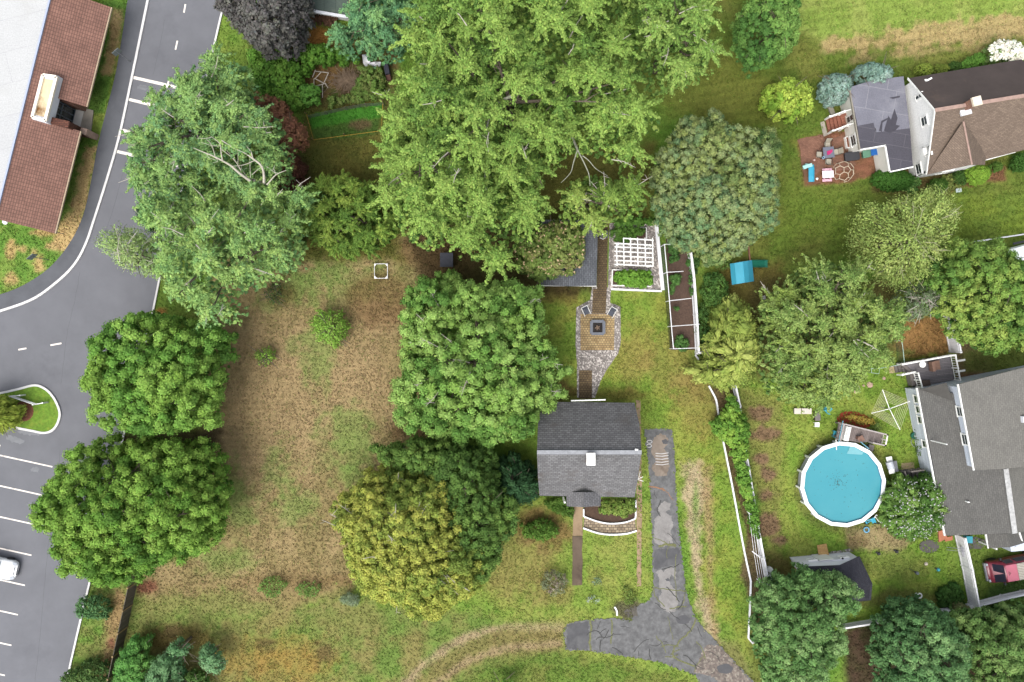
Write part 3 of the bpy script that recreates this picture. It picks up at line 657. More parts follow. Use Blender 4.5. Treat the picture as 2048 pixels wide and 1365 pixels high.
# ------------------------------------------------------------ small central house
SHG = MBrick('grey_shingles', (126, 125, 126), (104, 103, 104), (80, 80, 82), .36, .2, .022, big=.14, bst=.7, stain=(92, 86, 82), sth=.56)
SHGN = SHG
t = T('small_house', 'small cottage with grey shingled gable roof and white chimney cap', 'house', P(1178,905))
ze, zb, zr = 2.7, 4.35, 6.3
NE, NW, SE_, SW_ = P(1269,806,ze), P(1084,804,ze), P(1269,995,ze), P(1079,992,ze)
bNE, bNW, bSE, bSW = P(1279,849,zb), P(1076,848,zb), P(1276,957,zb), P(1076,957,zb)
rE, rW = P(1283,905,zr), P(1074,905,zr)
def setx(p, q): return Vector((q.x, p.y, p.z))
mb = MB(); mb.slab([rW, rE, bNE, bNW], .14); mb.slab([bNW, bNE, NE, NW], .14); mb.slab([rE, rW, bSW, bSE], .14); mb.slab([bSE, bSW, SW_, SE_], .14)
mb.build('roof', SHG, t)
MB().bar(rW+Vector((0,0,.03)), rE+Vector((0,0,.03)), .34, .07).build('ridge_cap', M('ridge_pale', (150, 152, 156), .8, .15, 4), t)
CLAP = MBrick('white_clapboard', (226, 226, 222), (220, 220, 216), (180, 180, 178), 4.0, .14, .01, offset=0, big=.05)
i_ = .35
wp = [(NW.x+i_, NW.y-i_), (NE.x-i_, NE.y-i_), (SE_.x-i_, SE_.y+i_), (SW_.x+i_, SW_.y+i_)]
wy = NW.y-i_, SW_.y+i_
mb = MB().prism(wp, 0, ze)
for x in (wp[0][0]+.03, wp[1][0]-.03): mb.add([(x, wy[0], ze-.1), (x, wy[1], ze-.1), (x, bSW.y, zb-.3), (x, rW.y, zr-.3), (x, bNW.y, zb-.3)], [(0,1,2,3,4)])
mb.build('wall', CLAP, t)
window(t, wp[1], wp[2], .3, 1, .9, 1.2); window(t, wp[1], wp[2], .7, 1, .9, 1.2); window(t, wp[0], wp[1], .3, 1, .9, 1.2)
c = P(1182,919,6.9)
MB().box(c, .58, .92, 5.2, 6.75).build('chimney', MBrick('chimney_brick', (150, 96, 76), (126, 80, 64), (168, 158, 144), .22, .075, .01), t)
MB().box(c, .7, 1.0, 6.75, 6.9).build('chimney_cap', WHITE, t)
MB().bar(P(1142,802,2.5), P(1211,800,2.5), .1, .09).build('gutter', WHITE, t)
v_ = P(1271,898,6.0); mb = MB().cyl(v_, 5.6, 6.6, .06, 8); mb.box(v_, .26, .12, 6.5, 6.58); mb.build('vent_pipe', WHITE, t)
rp = P(1168,1015,3.9); ra = P(1167,985,4.0); eL0, eL1, eR0, eR1 = P(1133,985,2.7), P(1133,1013,2.7), P(1202,985,2.7), P(1201,1012,2.7)
mb = MB(); mb.slab([eL0, eL1, rp, ra], .1); mb.slab([ra, rp, eR1, eR0], .1)
mb.build('porch_roof', MBrick('porch_shingles', (128, 127, 129), (108, 107, 109), (82, 82, 84), .3, .2, .022, big=.12), t)
for p in (eL1, eR1): MB().box((p.x*.97+.0, p.y+.3), .14, .14, 0, 2.6).build('porch_post', WHITE, t)
MB().prism([P(1136,998)[:2], P(1200,998)[:2], P(1200,1012)[:2], P(1136,1012)[:2]], 0, .25).build('porch_step', CONC, t)
q = P(1276,962,3); mb = MB()
for a, b in (((1269,971,3),(1279,952,3.4)),((1275,959,3.2),(1286,954,3.3)),((1275,959,3.2),(1287,963,3.3)),((1279,952,3.4),(1280,944,3.4))): mb.tube([P(*a), P(*b)], .025, 5)
mb.build('service_mast', WHITE, t)

# ------------------------------------------------------------ garden shed under the cream flowering bush
t = T('garden_shed', 'grey shingled shed roof beside the brick path', 'shed', P(1140,510))
zs = 2.6; rg = 3.6
a0, a1 = P(1196,440,zs), P(1193,572,zs); b0, b1 = P(1082,440,zs), P(1082,571,zs); r0, r1 = P(1138,440,rg), P(1138,573,rg)
mb = MB().slab([a0, a1, r1, r0], .1).slab([r0, r1, b1, b0], .1); mb.build('roof', MBrick('shed_shingles', (114, 117, 122), (95, 98, 103), (72, 74, 79), .36, .17, .022, big=.16), t)
mb = MB().prism([(b1.x+.2, b1.y+.25), (a1.x-.2, a1.y+.25), (a0.x-.2, a0.y), (b0.x+.2, b0.y)], 0, zs-.02)
mb.add([(b1.x+.2, b1.y+.25, zs-.1), (a1.x-.2, a1.y+.25, zs-.1), (r1.x, r1.y+.25, rg-.15)], [(0,1,2)]); mb.build('wall', CLAP, t)
MB().bar(b1+Vector((0,-.03,-.05)), a1+Vector((0,-.03,-.05)), .06, .1).build('fascia', WHITE, t)
t = T('dark_shed', 'small dark roofed shed almost hidden between two big trees', 'shed', P(890,520))
mb = MB().slab([P(880,506,1.3), P(906,506,1.3), P(906,534,1.2), P(880,534,1.2)], .1); mb.build('roof', M('dark_roof', (70, 72, 80), .9, .15, 3), t)
MB().prism([P(882,508,1)[:2], P(904,508,1)[:2], P(904,532,1)[:2], P(882,532,1)[:2]], 0, 1.08).build('wall', CLAP, t)

# ------------------------------------------------------------ shed roof at the top edge
t = T('outbuilding', 'long outbuilding with dark green flat roof and white gutter at the top edge', 'building', P(650,0))
q = [P(614,-60,3), P(704,-60,3), P(693,29,3), P(612,16,3)]
MB().slab(q, .15).build('roof', MBrick('green_roofing', (88, 100, 92), (78, 90, 84), (66, 78, 70), 1.0, 3, .03, big=.14, stain=(104, 112, 100)), t)
MB().slab([P(590,-60,2.9), P(613,-60,2.9), P(611,17,2.9), P(596,15,2.9)], .1).build('side_roof', M('tan_roof', (190, 170, 144), .8, .1, 1), t)
MB().slab([P(705,-60,2.9), P(720,-60,2.9), P(708,34,2.9), P(694,30,2.9)], .1).build('side_roof', M('tan_roof', (190, 170, 144)), t)
MB().bar(P(597,18,2.95), P(696,35,2.95), .24, .2).build('gutter', M('gutter_white', (214, 216, 220), .6, .08, 3), t)
MB().prism([P(600,-60,2.6)[:2], P(700,-60,2.6)[:2], P(693,20,2.6)[:2], P(600,5,2.6)[:2]], 0, 2.7).build('wall', CLAP, t)

# ------------------------------------------------------------ house A, top right
DKR = M('dark_brown_shingles', (80, 70, 68), .9, .1, .8, stain=(104, 88, 80), sa=.42, bs=.5)
BRN = MBrick('brown_shingles', (130, 114, 100), (114, 99, 87), (94, 81, 72), .3, .14, .014, big=.14, bst=.7)
WSID = MBrick('house_siding', (238, 238, 236), (233, 233, 231), (206, 206, 206), 5.0, .16, .01, offset=0, big=.04)
t = T('farmhouse', 'white house with brown gable roof and a dark north slope', 'house', P(1832,362))
ze = 3.1; zr = 6.1
SWc, NWc, PK = P(1853,349,ze), P(1816,157,ze), P(1870,221,zr)
NEc, REc, SEc = P(2043,119,ze), P(2110,182,zr), P(2120,282,ze)
nf_ = .06
mb = MB().slab([NWc, PK, REc, NEc], .14); mb.build('roof', DKR, t, ).name = 'north_roof'
mb = MB().slab([PK, SWc, SEc, REc], .14); mb.build('south_roof', BRN, t)
R1, R2, Wp, Ep = P(1926,244,5.75), P(1943,330,4.7), P(1853.5,350,ze+.02), P(1970,330,ze+.15)
V = P(1973,306,ze+.1)
mb = MB().slab([R1, Wp, R2], .1); mb.slab([R1, R2, Ep, V], .1); mb.build('cross_gable_roof', BRN, t)
MB().bar(PK+Vector((0,0,.04)), REc+Vector((0,0,.04)), .3, .06).build('ridge_cap', M('ridge_pink', (166, 140, 128), .9, .15, 4), t)
MB().bar(R1+Vector((0,0,.06)), R2+Vector((0,0,.06)), .14, .05).build('ridge_cap', M('ridge_pink', (166, 140, 128)), t)
def inset(pts, d):
    c = sum((Vector((p[0], p[1])) for p in pts), Vector((0, 0)))/len(pts)
    return [tuple(Vector((p[0], p[1])) + (c-Vector((p[0], p[1]))).normalized()*d) for p in pts]
e1 = (SEc-SWc).normalized(); e2 = Vector((-e1.y, e1.x, 0))
wSW = SWc+e1*.22+e2*.35; wNW = NWc+e1*.22-e2*.35; wNE = NEc-e1*.2-e2*.35; wSE = SEc-e1*.2+e2*.35
mb = MB().prism([p[:2] for p in (wSW, wSE, wNE, wNW)], 0, ze-.12)
pk = PK + e1*.22; mb.add([(wSW.x, wSW.y, ze-.12), (wNW.x, wNW.y, ze-.12), (pk.x, pk.y, zr-.2)], [(0,1,2)])
fr = [Wp+e1*.25+e2*.2, R2-e1*0+e2*.4, Ep-e1*.3+e2*.2]
mb.add([(fr[0].x,fr[0].y,0), (fr[2].x,fr[2].y,0), (fr[2].x,fr[2].y,ze), (fr[1].x,fr[1].y,4.4), (fr[0].x,fr[0].y,ze)], [(0,1,2,3,4)])
mb.add([(fr[2].x,fr[2].y,0), (V.x,V.y+.4,0), (V.x,V.y+.4,ze), (fr[2].x,fr[2].y,ze)], [(0,1,2,3)])
mb.build('wall', WSID, t)
MB().bar(SWc+Vector((0,0,-.05)), PK+Vector((0,0,-.05)), .06, .16).bar(PK+Vector((0,0,-.05)), NWc+Vector((0,0,-.05)), .06, .16).build('rake_board', WHITE, t)
for f_, z0, w_, h_, ac in ((.80,3.3,.35,1.1,False),(.52,3.5,.75,.95,False),(.20,3.2,.75,.95,True)): window(t, wSW, wNW, f_, z0, w_, h_, ac=ac)
window(t, wSW, wNW, .05, 1.3, .9, .9)
window(t, fr[0], fr[2], .5, 1.0, .9, 1.1)
q = P(1936,212,5.9); rot = math.atan2(e1.y, e1.x)
MB().box(q, .62, .62, 5.3, 7.0, rot).build('chimney', BR_, t)
MB().box(q, .72, .72, 7.0, 7.22, rot).build('chimney_cap', M('cap_cream', (232, 218, 196), .7, .08), t)
MB().box(P(1932,220,5.9), .9, .8, 5.7, 5.86, rot).build('chimney_flashing', M('flashing', (206, 208, 212), .5, .05), t)
mb = MB(); mb.box(P(1857,160,3.6), .5, .14, 3.2, 3.75, .5); mb.box(P(1852,162,3.6), .14, .3, 3.3, 3.6, .1); mb.build('roof_vent', WHITE, t)
MB().bar(P(1971,318,2.5), P(2030,302,2.5), .3, .12).build('eave_trim', WHITE, t)
# flat annex
RUB = MBrick('rubber_roof', (122, 122, 132), (116, 116, 126), (146, 146, 152), 2.4, 1.9, .03, rot=.17, offset=.35, big=.12, rough=.5, stain=(138, 138, 146), sth=.52)
RUB2 = MBrick('rubber_roof_dark', (82, 80, 88), (78, 76, 84), (108, 106, 112), 2.6, 1.1, .02, rot=.17, offset=.4, big=.1, rough=.5)
za = 2.75
ax = [P(1699,175,za), P(1745,161,za), P(1807,153,za), P(1812,195,za), P(1826,333,za), P(1780,343,za), P(1771,290,za), P(1720,299,za), P(1715,251,za)]
mb = MB().slab([ax[0], ax[1], P(1752,257,za), P(1715.5,252,za)], .16).slab([ax[1]+Vector((.003,0,0)), ax[2], P(1820,258,za), P(1752.5,265,za)], .16)
mb.build('annex_roof', RUB, t)
mb = MB().slab([P(1715,252.3,za-.002), P(1747,246,za+.02), P(1752,265.3,za+.02), P(1820,257,za+.02), ax[4], ax[5], ax[6], ax[7]], .18)
mb.build('annex_roof', RUB2, t)
WET = M('tar_patch', (70, 68, 76), .5, .1, 3)
for pl in ([(1768,262),(1777,232),(1782,240),(1789,218),(1795,236),(1792,250),(1800,252),(1790,262),(1780,266)], [(1758,262),(1763,242),(1776,236),(1774,240),(1765,246),(1764,264)], [(1779,196),(1800,192),(1800,195),(1786,198)]):
    MB().slab([P(x,y,za+.028) for x,y in pl], .02).build('roof_patch', WET, t)
wa = [P(1704,179,za), P(1800,160,za), P(1820,325,za), P(1783,338,za), P(1774,287,za), P(1725,294,za)]
MB().prism([p[:2] for p in wa], 0, za-.17).build('annex_wall', M('annex_stucco', (224, 222, 214), .8, .06, 1, stain=(204,200,188), sa=.4), t)
MB().bar(ax[7]+Vector((0,-.06,0)), ax[6]+Vector((0,-.06,0)), .1, .2).bar(ax[5]+Vector((0,-.06,0)), ax[4]+Vector((0,-.06,0)), .1, .2).bar(ax[6]+Vector((-.06,0,0)), ax[5]+Vector((-.06,0,0)), .1, .2).build('gutter', WHITE, t)
MB().bar(ax[0]+Vector((-.04,0,-.02)), ax[7]+Vector((-.04,0,-.02)), .1, .22).build('roof_trim', M('trim_taupe', (150, 144, 132), .7, .1), t)
window(t, wa[5], wa[0], .18, .9, .9, 1.0); window(t, wa[5], wa[0], .56, .8, .55, 1.4)
# back steps
MAH = MBrick('red_deck_boards', (158, 104, 84), (140, 90, 74), (96, 60, 50), 3.0, .13, .012, rot=.17, big=.15)
MAHs = MBrick('red_step_boards', (158, 104, 84), (140, 90, 74), (96, 60, 50), .13, 3.0, .012, rot=.17, big=.15)
t = T('back_steps', 'red wooden back steps with white railings', 'steps', P(1670,250))
def lerp(a, b, f): return (a[0]+(b[0]-a[0])*f, a[1]+(b[1]-a[1])*f)
n_a, n_b, s_a, s_b = (1650,240), (1692,230), (1656,268), (1698,256)
for k in range(5):
    f0, f1 = (k*.13, (k+1)*.13) if k < 4 else (.52, 1.0)
    z = .18*(k+1)
    MB().prism([P(*lerp(n_a, n_b, f0))[:2], P(*lerp(n_a, n_b, f1))[:2], P(*lerp(s_a, s_b, f1))[:2], P(*lerp(s_a, s_b, f0))[:2]], 0, z).build('step' if k < 4 else 'landing', MAH, t)
MB().prism([P(1681,238)[:2], P(1689,236)[:2], P(1692,252)[:2], P(1684,254)[:2]], .9, .93).build('door_mat', M('mat_beige', (176, 160, 148), .9, .1), t)
for a, b in ((n_a, n_b), (s_a, s_b)):
    A0, B0 = P(*a), P(*b); M0 = A0.lerp(B0, .5); u = Vector((0,0,1)); mb = MB()
    mb.bar(A0+u*.95, M0+u*1.85, .09, .07); mb.bar(M0+u*1.85, B0+u*1.85, .09, .07); mb.bar(A0+u*.35, M0+u*1.05, .06); mb.bar(M0+u*1.05, B0+u*1.05, .06)
    for k in range(9):
        f = k/8; c = A0.lerp(B0, f); zz = min(1.85, .95+f*1.8); mb.bar(c+u*min(.9, .2+f*1.4), c+u*zz, .04)
    for f, zz in ((0,1.1),(.5,1.95),(1,1.95)): c = A0.lerp(B0, f); mb.box(c, .13, .13, 0, zz+.05)
    mb.build('railing', WHITE, t)
MB().prism([P(1640,245)[:2], P(1648,243)[:2], P(1655,271)[:2], P(1647,274)[:2]], 0, .05).build('paver', CONC, t)
t = T('white_planter', 'narrow white planter box on bricks by the annex wall', 'planter', P(1693,288)); MB().box(P(1692,287), .3, 1.0, 0, .4, .15).build('box', WHITE, t); MB().box(P(1692,287), .2, .88, .36, .42, .15).build('soil', MUL, t)
tag(MB().box(P(1658,212), .4, 2.6, 0, .2, .35).build('concrete_block', M('slab_grey', (150,146,132), .9, .15, 2)), 'narrow pale concrete slab beside the blue spruce shrub', 'slab')

# ------------------------------------------------------------ house B, right edge
GRR = MBrick('grey_green_shingles', (106, 105, 101), (95, 94, 91), (80, 78, 76), .3, .15, .014, rot=0, big=.1, bst=.6)
GRR2 = MBrick('upper_grey_shingles', (120, 118, 112), (111, 109, 104), (97, 95, 90), .3, .15, .012, big=.1, bst=.6)
BSD = MBrick('pale_blue_siding', (206, 213, 224), (200, 208, 220), (170, 178, 192), 5.0, .15, .01, offset=0, big=.05)
t = T('large_house', 'large pale blue house with grey gable roofs and an upper storey', 'house', P(1842,932))
ze = 2.9; zr = 5.2
w0, w1, w2 = P(1835,776,ze), P(1867,932,ze), P(1891,1072,ze)
rr0 = P(1993,800,zr); rr1, rr2 = P(2011,938,zr), P(2029,1067,zr)
ee0, ee2 = P(2150,760,ze), P(2170,1045,ze)
n1_ = P(1892,766,4.0)
mb = MB().slab([w0, w1, rr1, rr0], .14).slab([w1, w2, rr2, rr1], .14); mb.build('west_roof', GRR, t)
MB().slab([rr1, rr2, P(2148,1048,ze), P(2140,915,ze)], .14).build('east_roof', GRR2, t)
MB().bar(rr1+Vector((0,0,.05)), rr2+Vector((0,0,.05)), .42, .06).build('ridge_cap', M('ridge_white_grey', (184, 184, 182), .8, .25, 5), t)
MB().slab([P(1840,779,3.05), P(1893,766,3.9), P(1905,802,4.3)], .1).build('cricket_roof', M('cricket_dark', (86, 84, 80), .9, .15, 2), t)
dw = (w2-w0).normalized(); pw = Vector((-dw.y, dw.x, 0))
if pw.x < 0: pw = -pw
bw0, bw2 = w0+pw*.3+dw*.25, w2+pw*.3-dw*2.2
MB().prism([bw0[:2], bw2[:2], (bw2+pw*12)[:2], (bw0+pw*12)[:2]], 0, ze-.1).build('wall', BSD, t)
c_ = w2-dw*.4+pw*.4
for f in (0, .5, 1): MB().box((w2-dw*(.4+1.6*f)+pw*.3), .14, .14, 0, 2.75).build('porch_post', WHITE, t)
MB().bar(w0+Vector((0,0,-.07))-pw*.05, w2+Vector((0,0,-.07))-pw*.05, .1, .16).build('gutter', WHITE, t)
for py_, w_ in ((799,.62),(820,.62),(841,.62),(889,.6)):
    f = (P(1850,py_,2).y-bw0.y)/(bw2.y-bw0.y); window(t, bw0, bw2, f, 1.35, w_, 1.05)
MB().bar(bw0.lerp(bw2,.42)-pw*.06+Vector((0,0,.1)), bw0.lerp(bw2,.42)-pw*.06+Vector((0,0,2.6)), .08).build('downspout', WHITE, t)
zu = 5.4
u0, u1 = P(1917,769,zu), P(1949,941,zu); u2, u3 = P(2100,928,zu+1.2), P(2100,722,zu+1.2)
MB().slab([u0, u1, P(2008,938,zu+.45), u2, u3], .16).build('upper_roof', GRR2, t)
a, b = u0+pw*.22+dw*.3, u1+pw*.22-dw*.15
MB().prism([a[:2], b[:2], (b+pw*9)[:2], (a+pw*9)[:2]], 2.0, zu-.1).build('upper_wall', BSD, t)
MB().bar(u0+Vector((0,0,-.06))-pw*.04, u1+Vector((0,0,-.06))-pw*.04, .08, .16).build('upper_gutter', WHITE, t)
for py_, w_ in ((824,.8),(880,.9)):
    f = (P(1930,py_,4.7).y-a.y)/(b.y-a.y); window(t, a, b, f, 4.05, w_, .85)
q = P(2043,838,5.9); MB().box(q, .45, .5, 5.4, 6.5, .1).build('chimney', M('chimney_white', (214,216,222), .6, .05), t)
MB().box(q, .62, .7, 5.75, 5.85, .1).build('chimney_flashing', M('flashing_blue', (170,180,200), .5, .05), t)
mb = MB(); q = P(1937,1005,4.2); mb.cyl(q, 3.4, 4.2, .06, 8); mb.box((q.x+.15, q.y-.02), .2, .05, 3.9, 4.0, -.4); mb.build('vent_pipe', WHITE, t)
# porch roof at the south side
pz = 2.7; pr0, pr1 = P(2014,1068,3.5), P(2020,1095,3.5)
mb = MB().slab([P(1971,1069,pz), P(1975,1097,pz), pr1, pr0], .1).slab([pr0, pr1, P(2060,1083,pz), P(2056,1062,pz)], .1); mb.build('porch_roof', GRR, t)
MB().bar(P(1971,1069,pz-.03), P(1976,1097,pz-.03), .1, .14).build('porch_gutter', WHITE, t)
MB().bar(P(2038,1064,3.2), P(2044,1084,2.9), .1, .12).build('rake_board', WHITE, t)
for x, y in ((1978,1092),(2016,1090)): MB().box(P(x,y,1.5), .13, .13, 0, 2.6).build('porch_post', WHITE, t)
MB().prism([P(1990,1068,.5)[:2], P(2070,1060,.5)[:2], P(2072,1085,.5)[:2], P(1994,1092,.5)[:2]], 0, 2.5).build('porch_wall', BSD, t)

# ------------------------------------------------------------ decks
DKG = MBrick('grey_deck_boards', (128, 124, 126), (112, 108, 112), (78, 74, 76), 3.5, .14, .012, rot=-.1, big=.14)
DKB = MBrick('grey_brown_deck_boards', (140, 128, 124), (122, 112, 108), (84, 76, 72), .14, 3.5, .012, rot=.28, big=.14)
def railing(parent, a, b, z, h=.9, mat=None, n=None):
    mb = MB(); u = Vector((0,0,1)); a = Vector((a[0],a[1],z)); b = Vector((b[0],b[1],z)); L = (b-a).length; n = n or max(2, int(L/.2))
    mb.bar(a+u*h, b+u*h, .11, .06); mb.bar(a+u*.12, b+u*.12, .05)
    for k in range(1, n): c = a.lerp(b, k/n); mb.bar(c+u*.12, c+u*h, .04)
    for k in (0, .5, 1): c = a.lerp(b, k); mb.box(c, .12, .12, z-.1, z+h+.06)
    mb.build('railing', mat or WHITE, parent)
t = T('back_deck', 'grey back deck with white railings beside the blue house', 'deck', P(1860,740))
zd = .95; d_ = [P(1809,727,zd), P(1900,713,zd), P(1909,760,zd), P(1835,773,zd), P(1828,745,zd)]
MB().prism([p[:2] for p in d_], zd-.12, zd).build('deck_floor', DKG, t)
mb = MB().prism([(p.x*.99, p.y) for p in d_], .0, zd-.13); mb.build('skirt', GREYW, t)
for k in range(4):
    x0 = 1789+5*k; MB().prism([P(x0,732.5-k*.8,.2)[:2], P(x0+5,731.7-k*.8,.2)[:2], P(x0+8,745-k*.8,.2)[:2], P(x0+3,746-k*.8,.2)[:2]], 0, .2*(k+1)).build('step', GREYW, t)
railing(t, P(1795,729,zd), P(1899,710,zd), zd); railing(t, P(1900,712,zd), P(1909,760,zd), zd); railing(t, P(1826,746,zd), P(1834,774,zd), zd)
railing(t, P(1796,750,.6), P(1824,744,.8), .55, .8)
for y in (723, 744): MB().bar(P(1912,y,1.0), P(1930,y-3,1.0), .16, .1).build('bracket', WHITE, t)
t = T('lounge_chair', 'brown lounge chair on the grey back deck', 'chair', P(1862,733,zd))
MB().box(P(1866,731,zd), .75, .8, zd+.3, zd+.45, .15).build('seat', M('brown_wicker', (128, 100, 86), .8, .15, 6), t)
MB().box(P(1857,733,zd), .25, .85, zd+.3, zd+.9, .15).build('backrest', M('brown_wicker', (128, 100, 86)), t)
for x, y in ((1871,724),(1873,737),(1856,727),(1858,740)): MB().box(P(x,y,zd), .08, .08, zd, zd+.3).build('leg', BLACK, t)
t = T('deck_box', 'dark brown storage box in the corner of the grey deck', 'box', P(1844,764,zd))
MB().prism([P(1834,763,zd)[:2], P(1852,760,zd)[:2], P(1855,770,zd)[:2], P(1836,773,zd)[:2]], zd, zd+.5).build('box', M('dark_brown', (82, 70, 62), .8, .15, 4), t)
MB().prism([P(1833.5,762,zd)[:2], P(1852.5,759,zd)[:2], P(1855.5,770.5,zd)[:2], P(1836,773.5,zd)[:2]], zd+.5, zd+.56).build('lid', M('dark_brown', (82, 70, 62)), t)
t = T('round_table', 'small round white table on the grey back deck', 'table', P(1839,729,zd)); MB().cyl(P(1839,729,zd), zd+.5, zd+.55, .28, 16).build('table_top', WHITE, t); MB().cyl(P(1839,729,zd), zd, zd+.5, .06, 8).build('pedestal', WHITE, t)

t = T('pool_deck', 'grey brown raised deck with railings at the top of the pool', 'deck', P(1725,865))
zp = 1.15; pd = [P(1678,846,zp), P(1766,868,zp), P(1762,889,zp), P(1738,884,zp), P(1722,886,zp), P(1684,880,zp), P(1672,878,zp)]
MB().prism([p[:2] for p in pd], zp-.12, zp).build('deck_floor', DKB, t)
for x, y in ((1682,848),(1720,857),(1764,870),(1760,886),(1675,874)): MB().box(P(x,y,zp), .12, .12, 0, zp-.12).build('post', GREYW, t)
railing(t, pd[0], pd[1], zp, .85, M('grey_rail', (176, 168, 164), .8, .1)); railing(t, pd[1], pd[2], zp, .85, M('cream_rail', (226, 220, 208), .7, .08)); railing(t, P(1680,847,zp), P(1673,878,zp), zp, .85, M('grey_rail', (176, 168, 164)))
railing(t, pd[2], pd[3], zp, .85, M('grey_rail', (176, 168, 164)))
MB().prism([P(1738,889,.4)[:2], P(1748,891,.4)[:2], P(1745,903,.4)[:2], P(1735,900,.4)[:2]], 0, .5).build('step', GREYW, t)
for a, b in (((1686,842,2.0),(1677,886,1.9)),((1721,884,1.9),(1738,898,1.5))): MB().tube([P(*a), P(*b)], .045, 6).build('handrail', M('teal_rail', (110, 160, 176), .5, .05), t)
t = T('white_bench', 'long white storage bench on the pool deck', 'bench', P(1691,868,zp))
MB().box(P(1691,867,zp), .42, 1.25, zp, zp+.42, -.22).build('box', WHITE, t); MB().box(P(1689.5,867,zp), .12, 1.25, zp+.42, zp+.6, -.22).build('backrest', WHITE, t)
t = T('deck_chair', 'brown folding chair on the pool deck', 'chair', P(1717,876,zp)); bw_ = M('brown_sling', (134, 104, 90), .8, .1)
MB().box(P(1718,877,zp), .5, .5, zp+.38, zp+.42, .5).build('seat', bw_, t); MB().bar(P(1711,872,zp)+Vector((0,0,.45)), P(1709,878,zp)+Vector((0,0,.45)), .06, .5).build('backrest', bw_, t)
for a in ((-.22,-.22),(.22,-.22),(.22,.22),(-.22,.22)): c = P(1718,877,zp); MB().box((c.x+a[0], c.y+a[1]), .04, .04, zp, zp+.38).build('leg', BLACK, t)

# ------------------------------------------------------------ pool
t = T('swimming_pool', 'round above ground pool with white rim and blue water', 'pool', P(1686,969))
pc = P(1686,969,1.25); Ro = 86/S0*(H-1.25)/H; n = 16
def ring(c, r, n=16, ph=.1): return [(c.x + r*math.cos(2*math.pi*k/n+ph), c.y + r*math.sin(2*math.pi*k/n+ph)) for k in range(n)]
def annulus(r0, r1, z0, z1, n=16):
    a, b = ring(pc, r0, n), ring(pc, r1, n)
    vs = [(*p, z0) for p in a+b] + [(*p, z1) for p in a+b]; m = 2*n; fs = []
    for i in range(n):
        j = (i+1) % n; fs += [(m+i, m+n+i, m+n+j, m+j), (i, j, n+j, n+i), (i, m+i, m+j, j), (n+i, n+j, m+n+j, m+n+i)]
    return MB().add(vs, fs)
annulus(Ro-.33, Ro, 1.22, 1.29).build('rim', M('rim_white', (240, 242, 244), .5, .03), t)
annulus(Ro-.30, Ro-.2, .05, 1.22, 16).build('pool_wall', M('pool_wall_grey', (176, 178, 184), .6, .05), t)
for x, y in ring(pc, Ro-.12): MB().box((x, y), .16, .16, 0, 1.24, math.atan2(y-pc.y, x-pc.x)).build('upright', WHITE, t)
annulus(Ro-.335, Ro-.3, .4, 1.2, 16).build('liner', M('pool_liner', (60, 120, 160), .5, .15, 5), t)
m, tt, b = nodes('pool_water'); co = coord(tt)
c = mixc(tt, ramp(tt, noise(tt, co, .35, 4, .6), .25, .75), A((68, 150, 164)), A((80, 158, 169)))
v = tt.nodes.new('ShaderNodeTexVoronoi'); v.inputs['Scale'].default_value = 3.2; tt.links.new(co, v.inputs['Vector'])
gr = tt.nodes.new('ShaderNodeMapRange'); tt.links.new(v.outputs['Distance'], gr.inputs[0]); gr.inputs[1].default_value = .02; gr.inputs[2].default_value = .035
c = mixc(tt, gr.outputs[0], A((86, 120, 110)), c)
tt.links.new(c, b.inputs['Base Color']); b.inputs['Roughness'].default_value = .12; b.inputs['Specular IOR Level'].default_value = .35; bump(tt, b, noise(tt, co, 2.5, 3), .12, .05)
MB().prism(ring(pc, Ro-.338), .3, 1.08).build('water', m, t)
mb = MB(); r = random.Random(3)
for k in range(110):
    if k < 48: q = P(1676+r.gauss(0,7), 965+r.gauss(0,6), 1.09)
    else:
        a_ = r.uniform(0, 6.28); rr_ = r.uniform(0, 3.1); q = pc + Vector((math.cos(a_)*rr_, math.sin(a_)*rr_, 0))
    s_ = r.uniform(.015, .035); mb.box((q.x, q.y), s_*2.4, s_, 1.081, 1.095, r.uniform(0, 3))
tag(mb.build('floating_leaves', M('dead_leaf', (70, 74, 58), .9, .3)), 'dead leaves floating near the middle of the pool', 'leaves', kind='stuff')
t = T('pool_steps', 'white plastic steps inside the pool below the deck', 'steps', P(1712,896,1.1))
for k, (w_, y_) in enumerate(((26,893),(31,899),(36,905))): MB().prism(jag([P(1710-w_/2+4, y_-3, 1.1)[:2], P(1710+w_/2, y_-1, 1.1)[:2], P(1712+w_/2-6, y_+5, 1.1)[:2], P(1712-w_/2, y_+3, 1.1)[:2]], 99, 0), .4, 1.14-.014*k).build('step', M('step_aqua', (120, 178, 186), .5, .05), t)
MB().tube([P(1672,880,1.3), P(1673,890,1.4), P(1673,900,1.2)], .04, 6).build('skimmer_pole', WHITE, t)

# ------------------------------------------------------------ flower bed, dryer, small yard things
sheet('mulch_bed', jag(ell(1708,842,35,18,.16), 6, 1), .03, M('red_mulch', (150, 66, 44), .95, .25, 8), .05)
t = T('clothes_dryer', 'white four armed rotary clothes line beside the blue house', 'clothes line', P(1781,816))
zc = 1.95; cc = P(1779,818,zc); tips = [P(1765,780,zc+.25), P(1820,803,zc+.25), P(1800,860,zc+.25), P(1743,827,zc+.25)]
MB().tube([(cc.x, cc.y, 0), (cc.x, cc.y, zc+.15)], .04, 8).build('pole', METAL, t)
for p in tips: MB().tube([cc, p], .03, 6).build('arm', WHITE, t)
for f in (.4,.5,.6,.7,.8,.9,1.0):
    mb = MB()
    for i in range(4): mb.tube([cc.lerp(tips[i], f), cc.lerp(tips[(i+1) % 4], f)], .013, 4)
    mb.build('line', M('line_cream', (206, 200, 168), .7, .05), t)
t = T('gas_grill', 'white and grey gas grill between pool and blue house', 'grill', P(1781,931))
rt = -.25; c = P(1781,931)
MB().box(c, .5, .95, 0, .8, .17).build('cabinet', M('grill_grey', (120,122,128), .5, .1), t)
